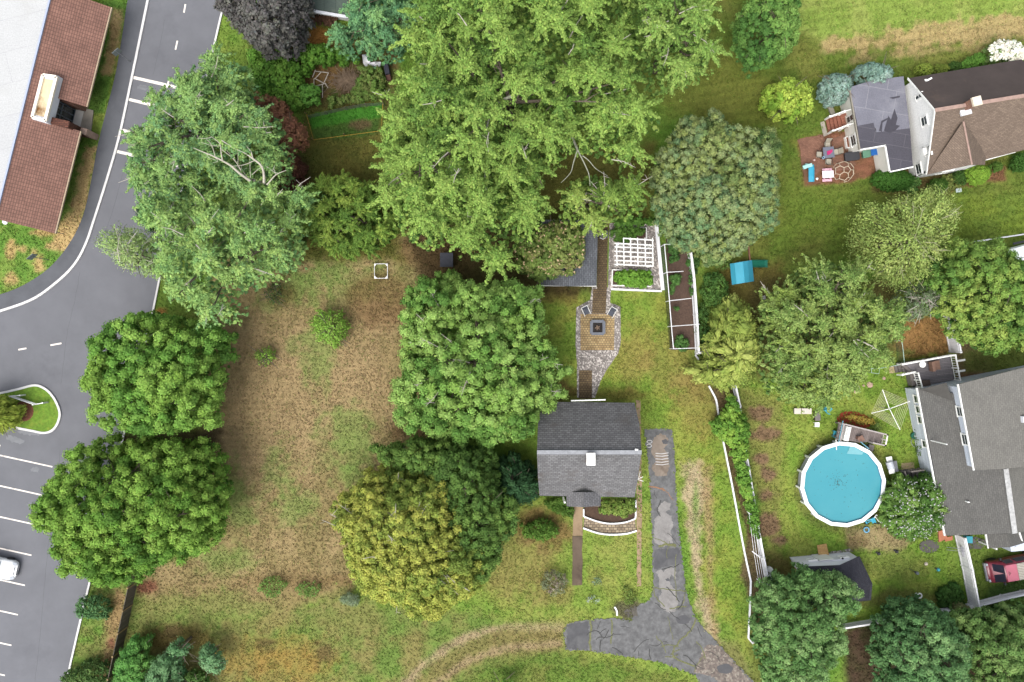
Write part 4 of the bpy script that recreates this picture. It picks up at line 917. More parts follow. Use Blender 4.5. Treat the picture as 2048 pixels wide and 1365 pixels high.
for s, x, y in ((0,1779,919),(0,1784,943)): MB().box(P(x,y,.9), .5, .42, .82, .88, .17).build('side_shelf', WHITE, t)
mb = MB().tube([P(1778,924,1.0), P(1783,938,1.0)], .3, 12); mb.build('lid', M('lid_silver', (186, 190, 198), .35, .08), t)
MB().tube([P(1787,924,1.1), P(1791,937,1.1)], .03, 6).build('handle', METAL, t)
t = T('side_steps', 'grey wooden steps with rails at the side door of the blue house', 'steps', P(1825,950))
for k in range(4): MB().prism([P(1804+k*7,941,.2)[:2], P(1811+k*7,940,.2)[:2], P(1816+k*7,966,.2)[:2], P(1808+k*7,968,.2)[:2]], 0, .22*(k+1)).build('step', M('dark_step', (92, 88, 88), .85, .15, 4), t)
railing(t, P(1803,942,.6), P(1812,966,.6), .3, .9, GREYW); railing(t, P(1812,940,.6), P(1836,937,.6), .7, .9, GREYW)
t = T('hose_reel', 'green hose reel against the pale blue wall', 'hose reel', P(1827,871)); MB().cyl(P(1827,871), 0, .25, .3, 14).build('drum', M('dark_green_plastic', (40, 104, 88), .5, .1), t); MB().cyl(P(1828,871), .25, .45, .16, 12).build('hub', M('pale_plastic', (176,190,188), .5, .05), t)
mb = MB().tube([P(x,y,.08) for x,y in catm([(1826,877),(1822,883),(1826,892),(1834,897),(1836,905),(1833,912)], 4)], .03, 5); tag(mb.build('hose', M('hose_grey', (140,146,140), .6, .05)), 'thin grey garden hose curling along the pale blue wall', 'hose')

def stool(px_, py_, s, c, name, label, cat, h=.45, back=None, rot=0):
    t = T(name, label, cat, P(px_, py_)); q = P(px_, py_); cr, sr = math.cos(rot), math.sin(rot)
    MB().box(q, s, s, h-.05, h, rot).build('seat', c, t)
    for a, b in ((-1,-1),(1,-1),(1,1),(-1,1)):
        x, y = a*s*.42, b*s*.42; MB().box((q.x+cr*x-sr*y, q.y+sr*x+cr*y), .05, .05, 0, h-.05, rot).build('leg', c, t)
    if back: 
        x = -s*.5; q2 = Vector((q.x+cr*x, q.y+sr*x)); MB().box(q2, .06, s, h, h+back, rot).build('backrest', c, t)
    return t
stool(1652,818,.6,TEAL,'garden_chair','teal chair on the lawn at the tree edge above the pool','chair',.42,.5,.8)
stool(1669,868,.55,TEAL,'garden_chair','teal chair tucked against the left end of the pool deck','chair',.42,.5,1.4)
stool(1631,849,.4,WHITE,'side_table','small white square table on the lawn below the bench','table',.4)
t = T('garden_bench', 'pale bench of two white slabs under the big tree edge', 'bench', P(1603,822))
for x in (1592,1610): MB().box(P(x,822), .85 if x > 1600 else .6, .5, .38, .44, 0).build('slab', M('slab_cream', (214,206,192), .8, .08), t)
for x in (1588,1614): MB().box(P(x,822), .12, .42, 0, .38).build('leg', GREYW, t)
t = T('fire_wood_box', 'dark brown wooden box under the tree edge beside the white bench', 'box', P(1631,832)); MB().box(P(1631,832), .4, .75, 0, .5).build('box', M('dark_brown', (82,70,62)), t); MB().box(P(1631,832), .46, .8, .5, .55).build('lid', GREYW, t)
# kids bikes and rings
t = T('teal_tricycle', 'teal tricycle leaning at the lower edge of the pool', 'tricycle', P(1742,1040)); tl = M('teal_frame', (70,176,206), .4, .05)
mb = MB()
for a, b in (((1733,1042,.4),(1750,1036,.7)),((1733,1047,.3),(1745,1040,.3)),((1745,1040,.3),(1750,1036,.8)),((1752,1046,.3),(1745,1040,.4)),((1728,1038,.5),(1734,1048,.5))): mb.tube([P(*a), P(*b)], .05, 6)
mb.build('frame', tl, t); MB().box(P(1742,1039), .35, .45, .35, .42, .6).build('seat', tl, t)
for x, y in ((1733,1048),(1752,1047),(1750,1033)):
    c = P(x, y, .2); MB().tube([c+Vector((.2*math.cos(a_), 0, .2*math.sin(a_))) for a_ in [2*math.pi*k/12 for k in range(13)]], .035, 5, False).build('wheel', BLACK, t)
t = T('stroller', 'white and grey toy stroller standing beside the teal tricycle', 'toy', P(1759,1040)); mb = MB()
for a, b in (((1750,1033,.8),(1758,1044,.3)),((1753,1030,.8),(1762,1041,.3)),((1758,1044,.2),(1764,1038,.2)),((1748,1036,.9),(1753,1030,.9))): mb.tube([P(*a), P(*b)], .04, 6)
mb.build('frame', WHITE, t); MB().dome((*P(1760,1040)[:2], .35), .24, .25, 12, 4).build('hood', WHITE, t)
for x, y in ((1757,1046),(1764,1044),(1766,1036)): MB().cyl(P(x,y), 0, .1, .1, 10).build('wheel', BLACK, t)
def tor(cx, cy, R, r, z, mat, name, parent=None, n=20):
    q = P(cx, cy, z); pts = [q + Vector((R*math.cos(2*math.pi*k/n), R*math.sin(2*math.pi*k/n), 0)) for k in range(n+1)]
    return MB().tube(pts, r, 6, False).build(name, mat, parent, True)
tag(tor(1733,1060,.22,.07,.08,M('blue_ring', (120,176,206), .5, .05),'toy_ring'), 'small blue ring lying on bare soil below the pool', 'ring')
t = T('white_ring_toy', 'white ring toy with a small bulb on the lower lawn', 'toy', P(1838,1191)); tor(1839,1192,.2,.07,.08,WHITE,'ring',t); MB().dome((*P(1832,1188)[:2],0), .1, .16, 10, 3).build('bulb', WHITE, t)
mk = [((1758,1108),(-.35,.1),BLACK,'black solar stake light lying on the lawn, the left one'),((1794,1104),(-.35,.16),BLACK,'black solar stake light lying on the lawn, the right one'),((1835,1147),(-.7,.4),M('grey_cap', (120,130,134), .5, .05),'grey capped stake with a long thin rod on the lawn'),((1877,1140),(-.35,.12),TEAL,'teal topped stake lying on the lawn near the white fence')]
for (c, d, m_, lb) in mk:
    t = T('garden_stake', lb, 'garden light', P(*c)); q = P(*c, .12); MB().tube([q, q+Vector((d[0], d[1], -.06))], .02, 5).build('stake', BLACK, t)
    mb = MB().cyl(q, .05, .2, .16, 10, .12); mb.build('cap', m_, t); MB().box((q.x-.14, q.y+.07), .22, .14, .02, .12, -.5).build('base', BLACK, t)
tag(MB().dome(P(1852,1128,0), .17, .16, 10, 4).build('garden_rock', M('rock_pale', (206,196,180), .9, .1, 6)), 'small pale rock on the lawn left of the teal topped stake', 'rock')
for x, y, s_, lb in ((1712,783,.22,'flat pale stone in the grass, lowest and leftmost of the four by the clothes line'),(1740,770,.3,'largest flat pinkish stone in the grass left of the clothes line'),(1727,772,.13,'smallest flat stone between the pinkish one and the pale one'),(1768,757,.16,'flat grey stone nearest to the grey deck steps')): tag(MB().dome(P(x,y,0), s_, .08, 8, 3).build('stepping_stone', M('stone_pink', (186,158,140), .9, .15, 5)), lb, 'stone', 'flat stones by the clothes line')
tag(MB().box(P(1917,381), .5, .36, 0, .05, .15).build('paver', M('paver_pale', (190,206,204), .8, .05)), 'small pale square paver on the lawn below the round hedges', 'paver')
# green bins
t = T('green_barrel', 'green barrel at the end of the white fence by the dark tree', 'barrel', P(1546,1158)); MB().cyl(P(1546,1158), 0, .85, .28, 16, .3).build('barrel', M('bin_green', (30,92,66), .5, .1), t); MB().cyl(P(1546,1158), .85, .9, .31, 16).build('lid', M('bin_green', (30,92,66)), t)
t = T('white_barrel', 'white rimmed round tub beside the green barrel', 'tub', P(1554,1157)); MB().cyl(P(1554,1157), 0, .8, .28, 16).build('tub', M('tub_white', (214,216,216), .5, .05), t); tor(1555,1158,.27,.04,.82,WHITE,'rim',t)
for x, y, lb in ((1537,1137,'upper white round pot against the foot of the white fence'),(1539,1151,'lower white round pot against the foot of the white fence')):
    t = T('white_pot', lb, 'pot', P(x,y)); MB().cyl(P(x,y), 0, .5, .22, 14, .25).build('pot', WHITE, t); MB().cyl(P(x,y), .5, .53, .2, 14).build('soil', WHITE, t)
# trellis posts with wires in the vine row
t = T('vine_trellis', 'trellis of white cross arms and wires through the vine row', 'trellis', P(1500,1050))
tp = [(1466,800),(1482,880),(1492,950),(1503,1030),(1513,1109),(1522,1164)]
for k, (x, y) in enumerate(tp):
    q = P(x, y); MB().box(q, .08, .08, 0, 1.5).build('post', VINYL, t); MB().bar(P(x-9,y-6,1.5), P(x+7,y+6,1.5), .07, .07).build('cross_arm', VINYL, t)
for s in (-5, 0, 5): MB().tube([P(x+s, y+s*.7, 1.52) for x, y in tp]+[P(1530,1200,1.4)], .018, 4).build('wire', VINYL, t)
# garden frame
t = T('crop_cage', 'tall white pipe cage around the dark vegetable bed', 'crop cage', P(1365,600)); zf = 1.75
fl = [P(x,y,zf) for x, y in ((1329,489),(1334,545),(1339,602),(1343,653),(1347,698))]; frr = [P(x,y,zf) for x, y in ((1342,489),(1367,543),(1383,597),(1399,649),(1399,696))]
MB().tube(fl, .04, 6).build('rail', VINYL, t)
for a, b in zip(fl, frr): MB().tube([a, b], .03, 6).build('cross_bar', VINYL, t); MB().tube([(a.x,a.y,0), a], .035, 6).build('post', VINYL, t)
mn, tt, b = nodes('garden_netting'); tr = tt.nodes.new('ShaderNodeBsdfTransparent'); mx = tt.nodes.new('ShaderNodeMixShader'); mx.inputs[0].default_value = .5
b.inputs['Base Color'].default_value = (*A((60,66,60)), 1); tt.links.new(tr.outputs[0], mx.inputs[1]); tt.links.new(b.outputs[0], mx.inputs[2]); tt.links.new(mx.outputs[0], tt.nodes['Material Output'].inputs[0])
mb = MB(); 
for i in range(4): mb.face((fl[i].x,fl[i].y,.02), (fl[i+1].x,fl[i+1].y,.02), fl[i+1], fl[i])
mb.build('netting', mn, t)
sheet('vegetable_bed', jag([(1332,478),(1376,478),(1392,700),(1341,700)], 10, 1), .012, M('dark_soil', (92,74,64), .95, .25, 7, bs=.8))
# pergola, raised beds
t = T('pergola', 'white slatted garden pergola over the gravel garden', 'pergola', P(1268,505)); zg = 2.3
for y in (478,488,495,504,513,522,530):
    x0 = 1246 if y == 478 else 1229; MB().bar(P(x0,y-1,zg+.08), P(1307,y+3,zg+.08), .09, .1).build('slat', WHITE, t)
for x in (1233,1247,1261,1275,1290,1305): MB().bar(P(x,486 if x < 1246 else 476,zg), P(x+1,532,zg), .08, .12).build('beam', WHITE, t)
for x, y in ((1236,490),(1236,528),(1301,492),(1301,531)): c = P(x,y,zg); MB().box(c, .12, .12, 0, zg).build('post', WHITE, t); MB().bar(c-Vector((0,0,.6)), c+Vector((.5 if x < 1250 else -.5,0,-.05)), .07).build('brace', WHITE, t)
for lb, pl in (('white framed raised bed full of bright green plants', [(1225,540),(1302,541),(1302,573),(1224,571)]),('white framed raised bed above the pergola', [(1235,455),(1293,456),(1293,479),(1235,479)])):
    t = T('raised_bed', lb, 'raised bed', P(pl[0][0]+30,pl[0][1]+15))
    for i in range(4): MB().bar(P(*pl[i],.3)-Vector((0,0,.15)), P(*pl[(i+1)%4],.3)-Vector((0,0,.15)), .09, .3).build('side_board', WHITE, t)
    MB().prism([P(*p,.3)[:2] for p in pl], .0, .22).build('soil', M('dark_soil', (92,74,64)), t)
# fire pit, chairs, bench at path head
t = T('fire_pit', 'square grey fire pit with logs on the brick patio', 'fire pit', P(1195,656))
q = [P(1183,643,.4), P(1208,643,.4), P(1208,668,.4), P(1183,668,.4)]; fpm = M('fire_pit_grey', (112,116,124), .6, .15, 3)
for i in range(4): MB().bar(q[i].lerp(q[(i+1)%4],0)*.999-Vector((0,0,.05)), q[(i+1)%4]-Vector((0,0,.05)), .26, .1).build('rim', fpm, t)
MB().prism([P(1184,644,.3)[:2], P(1207,644,.3)[:2], P(1207,667,.3)[:2], P(1184,667,.3)[:2]], 0, .28).build('bowl', M('soot', (46,42,40), .9, .2, 5), t)
for k in range(7): a_ = k*1.3; c = P(1195,656,.3); MB().tube([(c.x-.22*math.cos(a_), c.y-.22*math.sin(a_), .3), (c.x+.22*math.cos(a_+.4), c.y+.22*math.sin(a_+.4), .36)], .04, 5).build('log', M('charred_log', (128,108,92), .9, .4, 9), t)
for x, y, ro, lb in ((1171,623,.45,'grey sling chair at the left corner of the patio'),(1222,626,-.5,'grey sling chair at the right corner of the patio')):
    t = T('patio_chair', lb, 'chair', P(x,y)); c = P(x,y); sl = M('sling_grey', (84,88,98), .8, .08)
    u = Vector((math.sin(ro), -math.cos(ro), 0)); s_ = Vector((math.cos(ro), math.sin(ro), 0)); up = Vector((0,0,1))
    MB().add([c+u*.3-s_*.24+up*.4, c+u*.3+s_*.24+up*.4, c-u*.15+s_*.24+up*.36, c-u*.15-s_*.24+up*.36], [(0,1,2,3)]).build('seat', sl, t)
    MB().add([c-u*.17-s_*.24+up*.37, c-u*.17+s_*.24+up*.37, c-u*.4+s_*.24+up*.95, c-u*.4-s_*.24+up*.95], [(0,1,2,3)]).build('backrest', sl, t)
    for s in (-1, 1):
        MB().tube([c-u*.42+s_*.28*s+up*.95, c-u*.2+s_*.28*s+up*.6, c+u*.36+s_*.28*s+up*.58, c+u*.38+s_*.28*s], .025, 6).build('arm_frame', WHITE, t)
        MB().tube([c-u*.2+s_*.28*s+up*.6, c-u*.35+s_*.28*s], .025, 6).build('leg', WHITE, t)
    MB().tube([c-u*.42-s_*.28+up*.95, c-u*.42+s_*.28+up*.95], .025, 6).build('top_bar', WHITE, t)
t = T('water_basin', 'dark grey stone basin at the top of the brick path', 'basin', P(1206,470)); MB().box(P(1206,470), .75, .6, 0, .5, 0).build('basin', M('basin_grey', (92,92,100), .7, .12, 4), t); MB().box(P(1204,471), .12, .1, .5, .62).build('spout', WHITE, t)
MB().tube([P(1200,476,.55), P(1206,479,.55), P(1211,476,.55)], .03, 5).build('handle', WHITE, t)
# white square frame in the field
t = T('target_frame', 'white square pipe frame with corner plates in the dry field', 'frame', P(762,542))
q = [P(749,528,.3), P(775,528,.3), P(775,557,.3), P(749,557,.3)]
for i in range(4):
    MB().tube([q[i], q[(i+1)%4]], .028, 6).build('side_pipe', VINYL, t)
    a = q[i]; b1_ = a.lerp(q[(i+1)%4], .2); b2_ = a.lerp(q[(i-1)%4], .2); MB().slab([a+Vector((0,0,.05)), b1_+Vector((0,0,.05)), b2_+Vector((0,0,.05))], .03).build('corner_plate', VINYL, t)
    MB().tube([(a.x,a.y,0), a], .035, 6).build('leg', VINYL, t)

# ------------------------------------------------------------ playset
t = T('playset', 'wooden playset with teal curved roof and green slide', 'playset', P(1484,548))
prf = [(1461,2.15),(1470,2.65),(1485,2.95),(1487,2.95),(1496,2.65),(1505,2.15)]
TRF = M('teal_tarp', (66,160,186), .45, .05, 1)
for i in range(len(prf)-1):
    (xa, za_), (xb, zb_) = prf[i], prf[i+1]; MB().slab([P(xa-1,528-(xa-1461)*.17,za_), P(xb-1,528-(xb-1461)*.17,zb_), P(xb+3,570-(xb-1461)*.16,zb_), P(xa+3,570-(xa-1461)*.16,za_)], .05).build('roof', TRF, t)
for x, y in ((1466,532),(1500,526),(1468,564),(1502,559)): MB().box(P(x,y,2), .12, .12, 0, 2.2).build('post', M('playset_wood', (120,84,66), .85, .15, 4), t)
MB().prism([P(1465,533,1.3)[:2], P(1501,527,1.3)[:2], P(1503,562,1.3)[:2], P(1467,568,1.3)[:2]], 1.2, 1.3).build('platform', M('playset_wood', (120,84,66)), t)
MB().bar(P(1497,492,2.2), P(1500,526,2.2), .12, .16).build('swing_beam', M('playset_wood', (120,84,66)), t); MB().bar(P(1497,492,2.2), P(1490,492,0), .1, .1).build('leg', M('playset_wood', (120,84,66)), t); MB().bar(P(1497,492,2.2), P(1504,490,0), .1, .1).build('leg', M('playset_wood', (120,84,66)), t)
SLG = M('green_slide', (40,128,104), .4, .08); mb = MB()
prof = [(-.32,.2),(-.28,.2),(-.24,.02),(.24,.02),(.28,.2),(.32,.2),(.32,-.04),(-.32,-.04)]; st = [(1502,1.3),(1512,.95),(1522,.5),(1529,.25),(1535,.22)]
vs = [];
for (x, z) in st:
    c = P(x,528,z); vs += [(c.x, c.y+a, z+b) for a, b in prof]
fs = [(i*8+k, i*8+(k+1)%8, (i+1)*8+(k+1)%8, (i+1)*8+k) for i in range(4) for k in range(8)]
mb.add(vs, fs); mb.build('slide', SLG, t)
for k, lb in enumerate(('upper pale concrete block under the big tree below the playset','middle pale concrete block under the big tree below the playset','lowest and widest pale concrete block under the big tree')):
    tag(MB().box(P(1526,596+k*9), .35 if k < 2 else .6, .34, 0, .2, .2).build('block', M('pale_block', (190,186,178), .8, .1)), lb, 'block', 'pale blocks under the tree')

# ------------------------------------------------------------ items on the brick patio of house A
t = T('patio_table', 'grey square patio table with a blue plate', 'table', P(1651,309)); c = P(1651,309)
MB().box(c, .95, .95, .68, .73, .1).build('table_top', M('table_grey', (112,116,130), .5, .06), t)
for a, b in ((-1,-1),(1,-1),(1,1),(-1,1)): MB().box((c.x+a*.4, c.y+b*.4), .05, .05, 0, .68).build('leg', BLACK, t)
tag(tor(1647,316,.1,.025,.76,M('plate_blue', (150,190,220), .4, 0),'plate'), 'blue rimmed round plate on the grey patio table', 'plate')
mb = MB().slab([P(1654,303,.78), P(1665,299,.78), P(1665,304,.78), P(1660,309,.78), P(1655,311,.78)], .05); tag(mb.build('towel', M('pink_cloth', (188,52,110), .9, .15, 8)), 'bright pink towel on the corner of the patio table', 'towel')
tan = M('tan_sling', (172,166,150), .8, .08)
for x, y, ro, lb in ((1651,292,0,'tan patio chair above the grey table'),(1634,312,1.5,'tan patio chair left of the grey table'),(1653,326,3.1,'tan patio chair below the grey table'),(1668,307,-1.4,'tan patio chair right of the grey table')):
    t = T('patio_chair', lb, 'chair', P(x,y), 'tan chairs around the patio table'); c = P(x,y); u = Vector((math.sin(ro), -math.cos(ro), 0)); s_ = Vector((math.cos(ro), math.sin(ro), 0)); up = Vector((0,0,1))
    MB().slab([c+u*.25-s_*.25+up*.44, c+u*.25+s_*.25+up*.44, c-u*.2+s_*.25+up*.42, c-u*.2-s_*.25+up*.42], .04).build('seat', tan, t)
    MB().add([c-u*.22-s_*.25+up*.44, c-u*.22+s_*.25+up*.44, c-u*.42+s_*.25+up*1., c-u*.42-s_*.25+up*1.], [(0,1,2,3)]).build('backrest', tan, t)
    for s in (-1, 1): MB().tube([c-u*.42+s_*.28*s+up*1., c-u*.2+s_*.28*s+up*.64, c+u*.3+s_*.28*s+up*.62, c+u*.3+s_*.28*s], .02, 5).build('arm_frame', BLACK, t)
for x, y, sx, sy, col, lb, nm in ((1700,315,1.15,.72,(62,62,66),'black covered grill against the annex wall','grill_cover'),(1729,309,.62,.72,(96,138,116),'grey green recycling box between the grill cover and blue box','bin'),(1745,305,.62,.66,(34,96,170),'blue recycling box in the annex corner','bin')):
    t = T(nm, lb, 'grill' if nm == 'grill_cover' else 'bin', P(x,y)); m_ = M('bin_%d' % x, col, .5, .08)
    MB().box(P(x,y), sx, sy, 0, .75, .12).build('body', m_, t, bevel=.06); MB().box(P(x,y,.4), sx*1.05, sy*1.05, .75, .83, .12).build('lid', m_, t, bevel=.03)
t = T('toy_slide', 'small teal toddler slide with white steps', 'slide', P(1622,346)); mb = MB(); vs = []
for (x, y, z) in ((1621,330,.8),(1622,340,.55),(1622,352,.25),(1622,364,.08)):
    c = P(x,y,z); vs += [(c.x+a, c.y, z+b) for a, b in ((-.26,.12),(-.2,.0),(.2,.0),(.26,.12),(.22,-.05),(-.22,-.05))]
mb.add(vs, [(i*6+k, i*6+(k+1)%6, (i+1)*6+(k+1)%6, (i+1)*6+k) for i in range(3) for k in range(6)]); mb.build('chute', M('toy_teal', (60,164,196), .4, .05), t)
MB().bar(P(1606,336,.8), P(1624,330,.85), .3, .14).build('platform', M('toy_mint', (170,220,214), .4, .05), t); MB().box(P(1608,335), .3, .3, 0, .75).build('steps', M('toy_mint', (170,220,214)), t)
t = T('toy_picnic_table', 'white and pink toddler picnic table on the patio edge', 'toy table', P(1652,351)); wp_ = M('toy_white', (240,232,236), .4, .03); pk_ = M('toy_pink', (226,180,196), .4, .05)
MB().box(P(1652,351), 1.0, .62, .42, .48, .05).build('table_top', wp_, t, bevel=.05)
for y in (341,362): MB().box(P(1652,y), .85, .24, .22, .28, .05).build('bench', pk_, t, bevel=.03)
for x in (1646,1658): MB().box(P(x,351), .08, 1.0, .05, .4).build('leg', pk_, t)
# climbing dome
t = T('climbing_dome', 'beige climbing dome of hexagon bars on the patio', 'climber', P(1686,344)); c = P(1686,344); R = .93; DB = M('dome_bar', (206,192,168), .6, .05)
def sp(th, ph): return Vector((c.x+R*math.cos(ph)*math.cos(th), c.y+R*math.cos(ph)*math.sin(th), R*math.sin(ph)*1.0))
top = [sp(2*math.pi*k/5, math.radians(69)) for k in range(5)]; r1_ = [sp(2*math.pi*k/5, math.radians(46)) for k in range(5)]
r2_ = [sp(2*math.pi*k/5+s*.33, math.radians(24)) for k in range(5) for s in (-1, 1)]; r3_ = [sp(2*math.pi*k/5+s*.22, 0.0) for k in range(5) for s in (-1, 1)]
r2m = [sp(2*math.pi*(k+.5)/5, math.radians(30)) for k in range(5)]
ed = [(top[k], top[(k+1)%5]) for k in range(5)] + [(top[k], r1_[k]) for k in range(5)] + [(r1_[k], r2_[2*k+j]) for k in range(5) for j in (0, 1)]
ed += [(r2_[2*k+1], r2_[(2*k+2)%10]) for k in range(5)] + [(r2_[i], r3_[i]) for i in range(10)] + [(r3_[2*k], r3_[2*k+1]) for k in range(5)]
mb = MB()
for a, b in ed: mb.tube([a, b], .03, 5)
mb.build('bars', DB, t)
tag(MB().dome(P(1634,358,0), .12, .14, 10, 3).build('ball', WHITE), 'white ball on the ground beside the picnic table', 'ball')
tag(MB().dome(P(1628,321,0), .1, .2, 10, 3).build('toy_cup', M('toy_pinkish', (226,196,190), .5, .05)), 'pale pink toy standing above the teal toy slide', 'toy')

# ------------------------------------------------------------ white shed with black roof
t = T('white_shed', 'white garden shed with black shingled roof and two small windows', 'shed', P(1660,1125))
BKR = MBrick('black_shingles', (66,66,74), (54,54,62), (38,38,44), .3, .15, .014, big=.12)
g = lambda x, y, z: P(x, y, z)
n0, n1, n2, n3_ = g(1594,1124,1.9), g(1608,1134,2.9), g(1680,1131,3.1), g(1719,1113,1.9)
dv = (g(1745,1168,1.9)-n3_); dv.z = 0; bk = dv*1.0
mb = MB().slab([n2, n3_+Vector((0,0,.02)), n3_+bk, n2+bk+Vector((0,0,0))], .1).slab([n1, n2, n2+bk, n1+bk], .1).slab([n0, n1, n1+bk, n0+bk], .1)
e3 = g(1742,1201,1.9); hb = g(1600,1212,1.9)
mb.slab([n2+bk, n3_+bk, e3, g(1700,1206,1.9)], .1).slab([n1+bk, n2+bk, g(1700,1206,1.9), hb], .1); mb.build('roof', BKR, t)
mb = MB(); yo = Vector((0,-.12,0)); b0_, b1__ = n0+yo, n3_+yo
nb0, nb1 = Vector((b0_.x, b0_.y, 0)), Vector((b1__.x-.1, b1__.y, 0))
mb.add([nb0, nb1, (b1__.x-.1, b1__.y, 1.8), (n2.x, n2.y-.12, 2.98), (n1.x, n1.y-.12, 2.8), (b0_.x, b0_.y, 1.8)], [(0,1,2,3,4,5)])
mb.prism([(nb0.x+.05, nb0.y-.05), (nb1.x-.05, nb1.y-.05), (nb1.x+bk.x-.1, nb1.y+bk.y), (nb0.x+bk.x+.05, nb0.y+bk.y)], 0, 1.75)
mb.build('wall', M('shed_white', (222,222,228), .7, .05, 1), t)
for x in (1625,1688): 
    f = (P(x,1120,1.5).x-nb0.x)/(nb1.x-nb0.x); cc_ = nb0.lerp(nb1, f)
    window(t, nb0+Vector((0,.02,0)), nb1+Vector((0,.02,0)), f, 1.2, .6, .45)
f = .42; c1 = nb0.lerp(nb1, .37); c2 = nb0.lerp(nb1, .6); o_ = Vector((0,.04,0))
MB().bar(c1+o_+Vector((0,0,.95)), c2+o_+Vector((0,0,.95)), .05, 1.8).build('double_door', WHITE, t)
MB().dome((*(nb0.lerp(nb1,.72)+Vector((0,.15,0)))[:2], 2.2), .1, .12, 8, 3).build('lantern', BLACK, t)
t = T('wooden_ramp', 'light wooden ramp at the door of the white shed', 'ramp', P(1646,1100)); a = [P(1634,1091,.05), P(1653,1088,.05), P(1658,1110,.35), P(1638,1114,.35)]
MB().slab(a, .06).build('ramp_boards', MBrick('ramp_wood', (206,168,110), (190,150,96), (140,108,70), 3, .14, .01, rot=.17), t); MB().bar(P(1637,1110,.1), P(1657,1107,.1), .1, .2).build('support', RAILW, t)
sheet('stone_border', jag([(1586,1118),(1598,1114),(1700,1098),(1706,1104),(1600,1126),(1590,1130)], 8, 1), .03, GRAV)
t = T('wooden_platform', 'orange brown wooden platform along the west side of the white shed', 'platform', P(1594,1138)); MB().prism([P(1587,1123)[:2], P(1596,1127)[:2], P(1602,1152)[:2], P(1590,1152)[:2]], .2, .35).build('boards', M('orange_wood', (190,138,86), .8, .15, 4), t); MB().prism([P(1589,1125)[:2], P(1595,1128)[:2], P(1600,1150)[:2], P(1592,1150)[:2]], 0, .2).build('frame', RAILW, t)
t = T('brick_step', 'orange paved corner step at the corner of the blue house', 'steps', P(1884,1070)); MB().prism([P(1875,1062)[:2], P(1888,1058)[:2], P(1893,1076)[:2], P(1876,1084)[:2]], 0, .18).build('step', M('terracotta', (190,124,96), .9, .1, 3), t); MB().prism([P(1889,1075)[:2], P(1904,1072)[:2], P(1904,1080)[:2], P(1889,1083)[:2]], 0, .12).build('step', M('terracotta', (190,124,96)), t)
t = T('gate_screen', 'grey screen panel hanging on the white fence by the porch', 'screen', P(1913,1098)); MB().prism([P(1907,1088)[:2], P(1917,1086)[:2], P(1921,1106)[:2], P(1912,1108)[:2]], 1.0, 1.06).build('panel', M('screen_grey', (160,160,166), .7, .1), t); mb=MB()
for y in (1096,1101): mb.tube([P(1893,y-1,1.2), P(1932,y+3,1.2)], .025, 5)
mb.build('rod', METAL, t)
t = T('teal_bin', 'teal storage tub under the porch roof edge', 'tub', P(1932,1077)); MB().box(P(1932,1077), .5, .55, 0, .5).build('tub', TEAL, t); MB().box(P(1932,1077), .55, .6, .5, .55).build('lid', TEAL, t)

# ------------------------------------------------------------ green wire enclosure by the deck
t = T('wire_pen', 'thin green wire pen with pale poles beside the back deck', 'pen', P(1800,715)); GW = M('pale_green_pole', (176,200,186), .5, .05)
mb = MB().tube([P(1797,682,1.3), P(1803,682,1.3), P(1805,690,1.3), P(1809,726,1.3)], .03, 5).tube([P(1760,737,1.1), P(1800,730,1.1)], .03, 5).tube([P(1743,737,.5), P(1759,738,.5), P(1758,748,.5), P(1743,746,.5), P(1743,737,.5)], .03, 5)
for x, y, z in ((1803,682,1.3),(1809,726,1.3),(1760,737,1.1),(1743,746,.5),(1758,748,.5),(1743,737,.5)): q = P(x,y,z); mb.tube([(q.x,q.y,0), q], .025, 5)
mb.build('poles', GW, t)
mb = MB(); a, b = P(1805,686,1.3), P(1809,726,1.3); mb.face((a.x,a.y,0),(b.x,b.y,0),b,a); m2, tt, b_ = nodes('green_mesh'); tr = tt.nodes.new('ShaderNodeBsdfTransparent'); mx = tt.nodes.new('ShaderNodeMixShader'); mx.inputs[0].default_value = .35
b_.inputs['Base Color'].default_value = (*A((70,120,90)), 1); tt.links.new(tr.outputs[0], mx.inputs[1]); tt.links.new(b_.outputs[0], mx.inputs[2]); tt.links.new(mx.outputs[0], tt.nodes['Material Output'].inputs[0]); mb.build('mesh_panel', m2, t)

# ------------------------------------------------------------ vehicles
def vehicle(name, label, cat, front, ang, stations, paint_m, mats, group=None):
    """stations: (x back from front, half width low, half width top, z top, z belt)"""
    t = T(name, label, cat, front)
    d = Vector((math.cos(ang), math.sin(ang), 0)); s = Vector((-d.y, d.x, 0))
    def Q(x, y, z): p = front - d*x + s*y; return Vector((p.x, p.y, z))
    vs = []; 
    for (x, wl, wt, zt, zb) in stations:
        for y, z in ((-wl*.92,.28),(-wl,.55),(-wl*.98,zb),(-wt,zt-.05),(-wt*.6,zt),(0,zt+.03),(wt*.6,zt),(wt,zt-.05),(wl*.98,zb),(wl,.55),(wl*.92,.28)): vs.append(Q(x, y, z))
    n = 11; m = len(stations)
    fs = [(i*n+k, i*n+k+1, (i+1)*n+k+1, (i+1)*n+k) for i in range(m-1) for k in range(n-1)] + [tuple(range(n)), tuple(range((m-1)*n, m*n))[::-1]]
    MB().add(vs, fs).build('body', paint_m, t, True)
    return t, Q, d, s
CARW = M('car_white', (206,208,210), .25, .02, 1, spec=.6)
ang = -math.atan(.22)
st = [(0,.45,.4,.55,.5),(.1,.75,.62,.68,.6),(.4,.88,.7,.78,.7),(1.2,.9,.72,.92,.82),(1.35,.9,.72,.95,.86),(2.0,.9,.62,1.38,.92),(2.6,.9,.6,1.43,.94),(3.4,.9,.6,1.36,.95),(4.1,.88,.66,1.05,.93),(4.5,.82,.62,.98,.85),(4.65,.7,.5,.75,.7)]
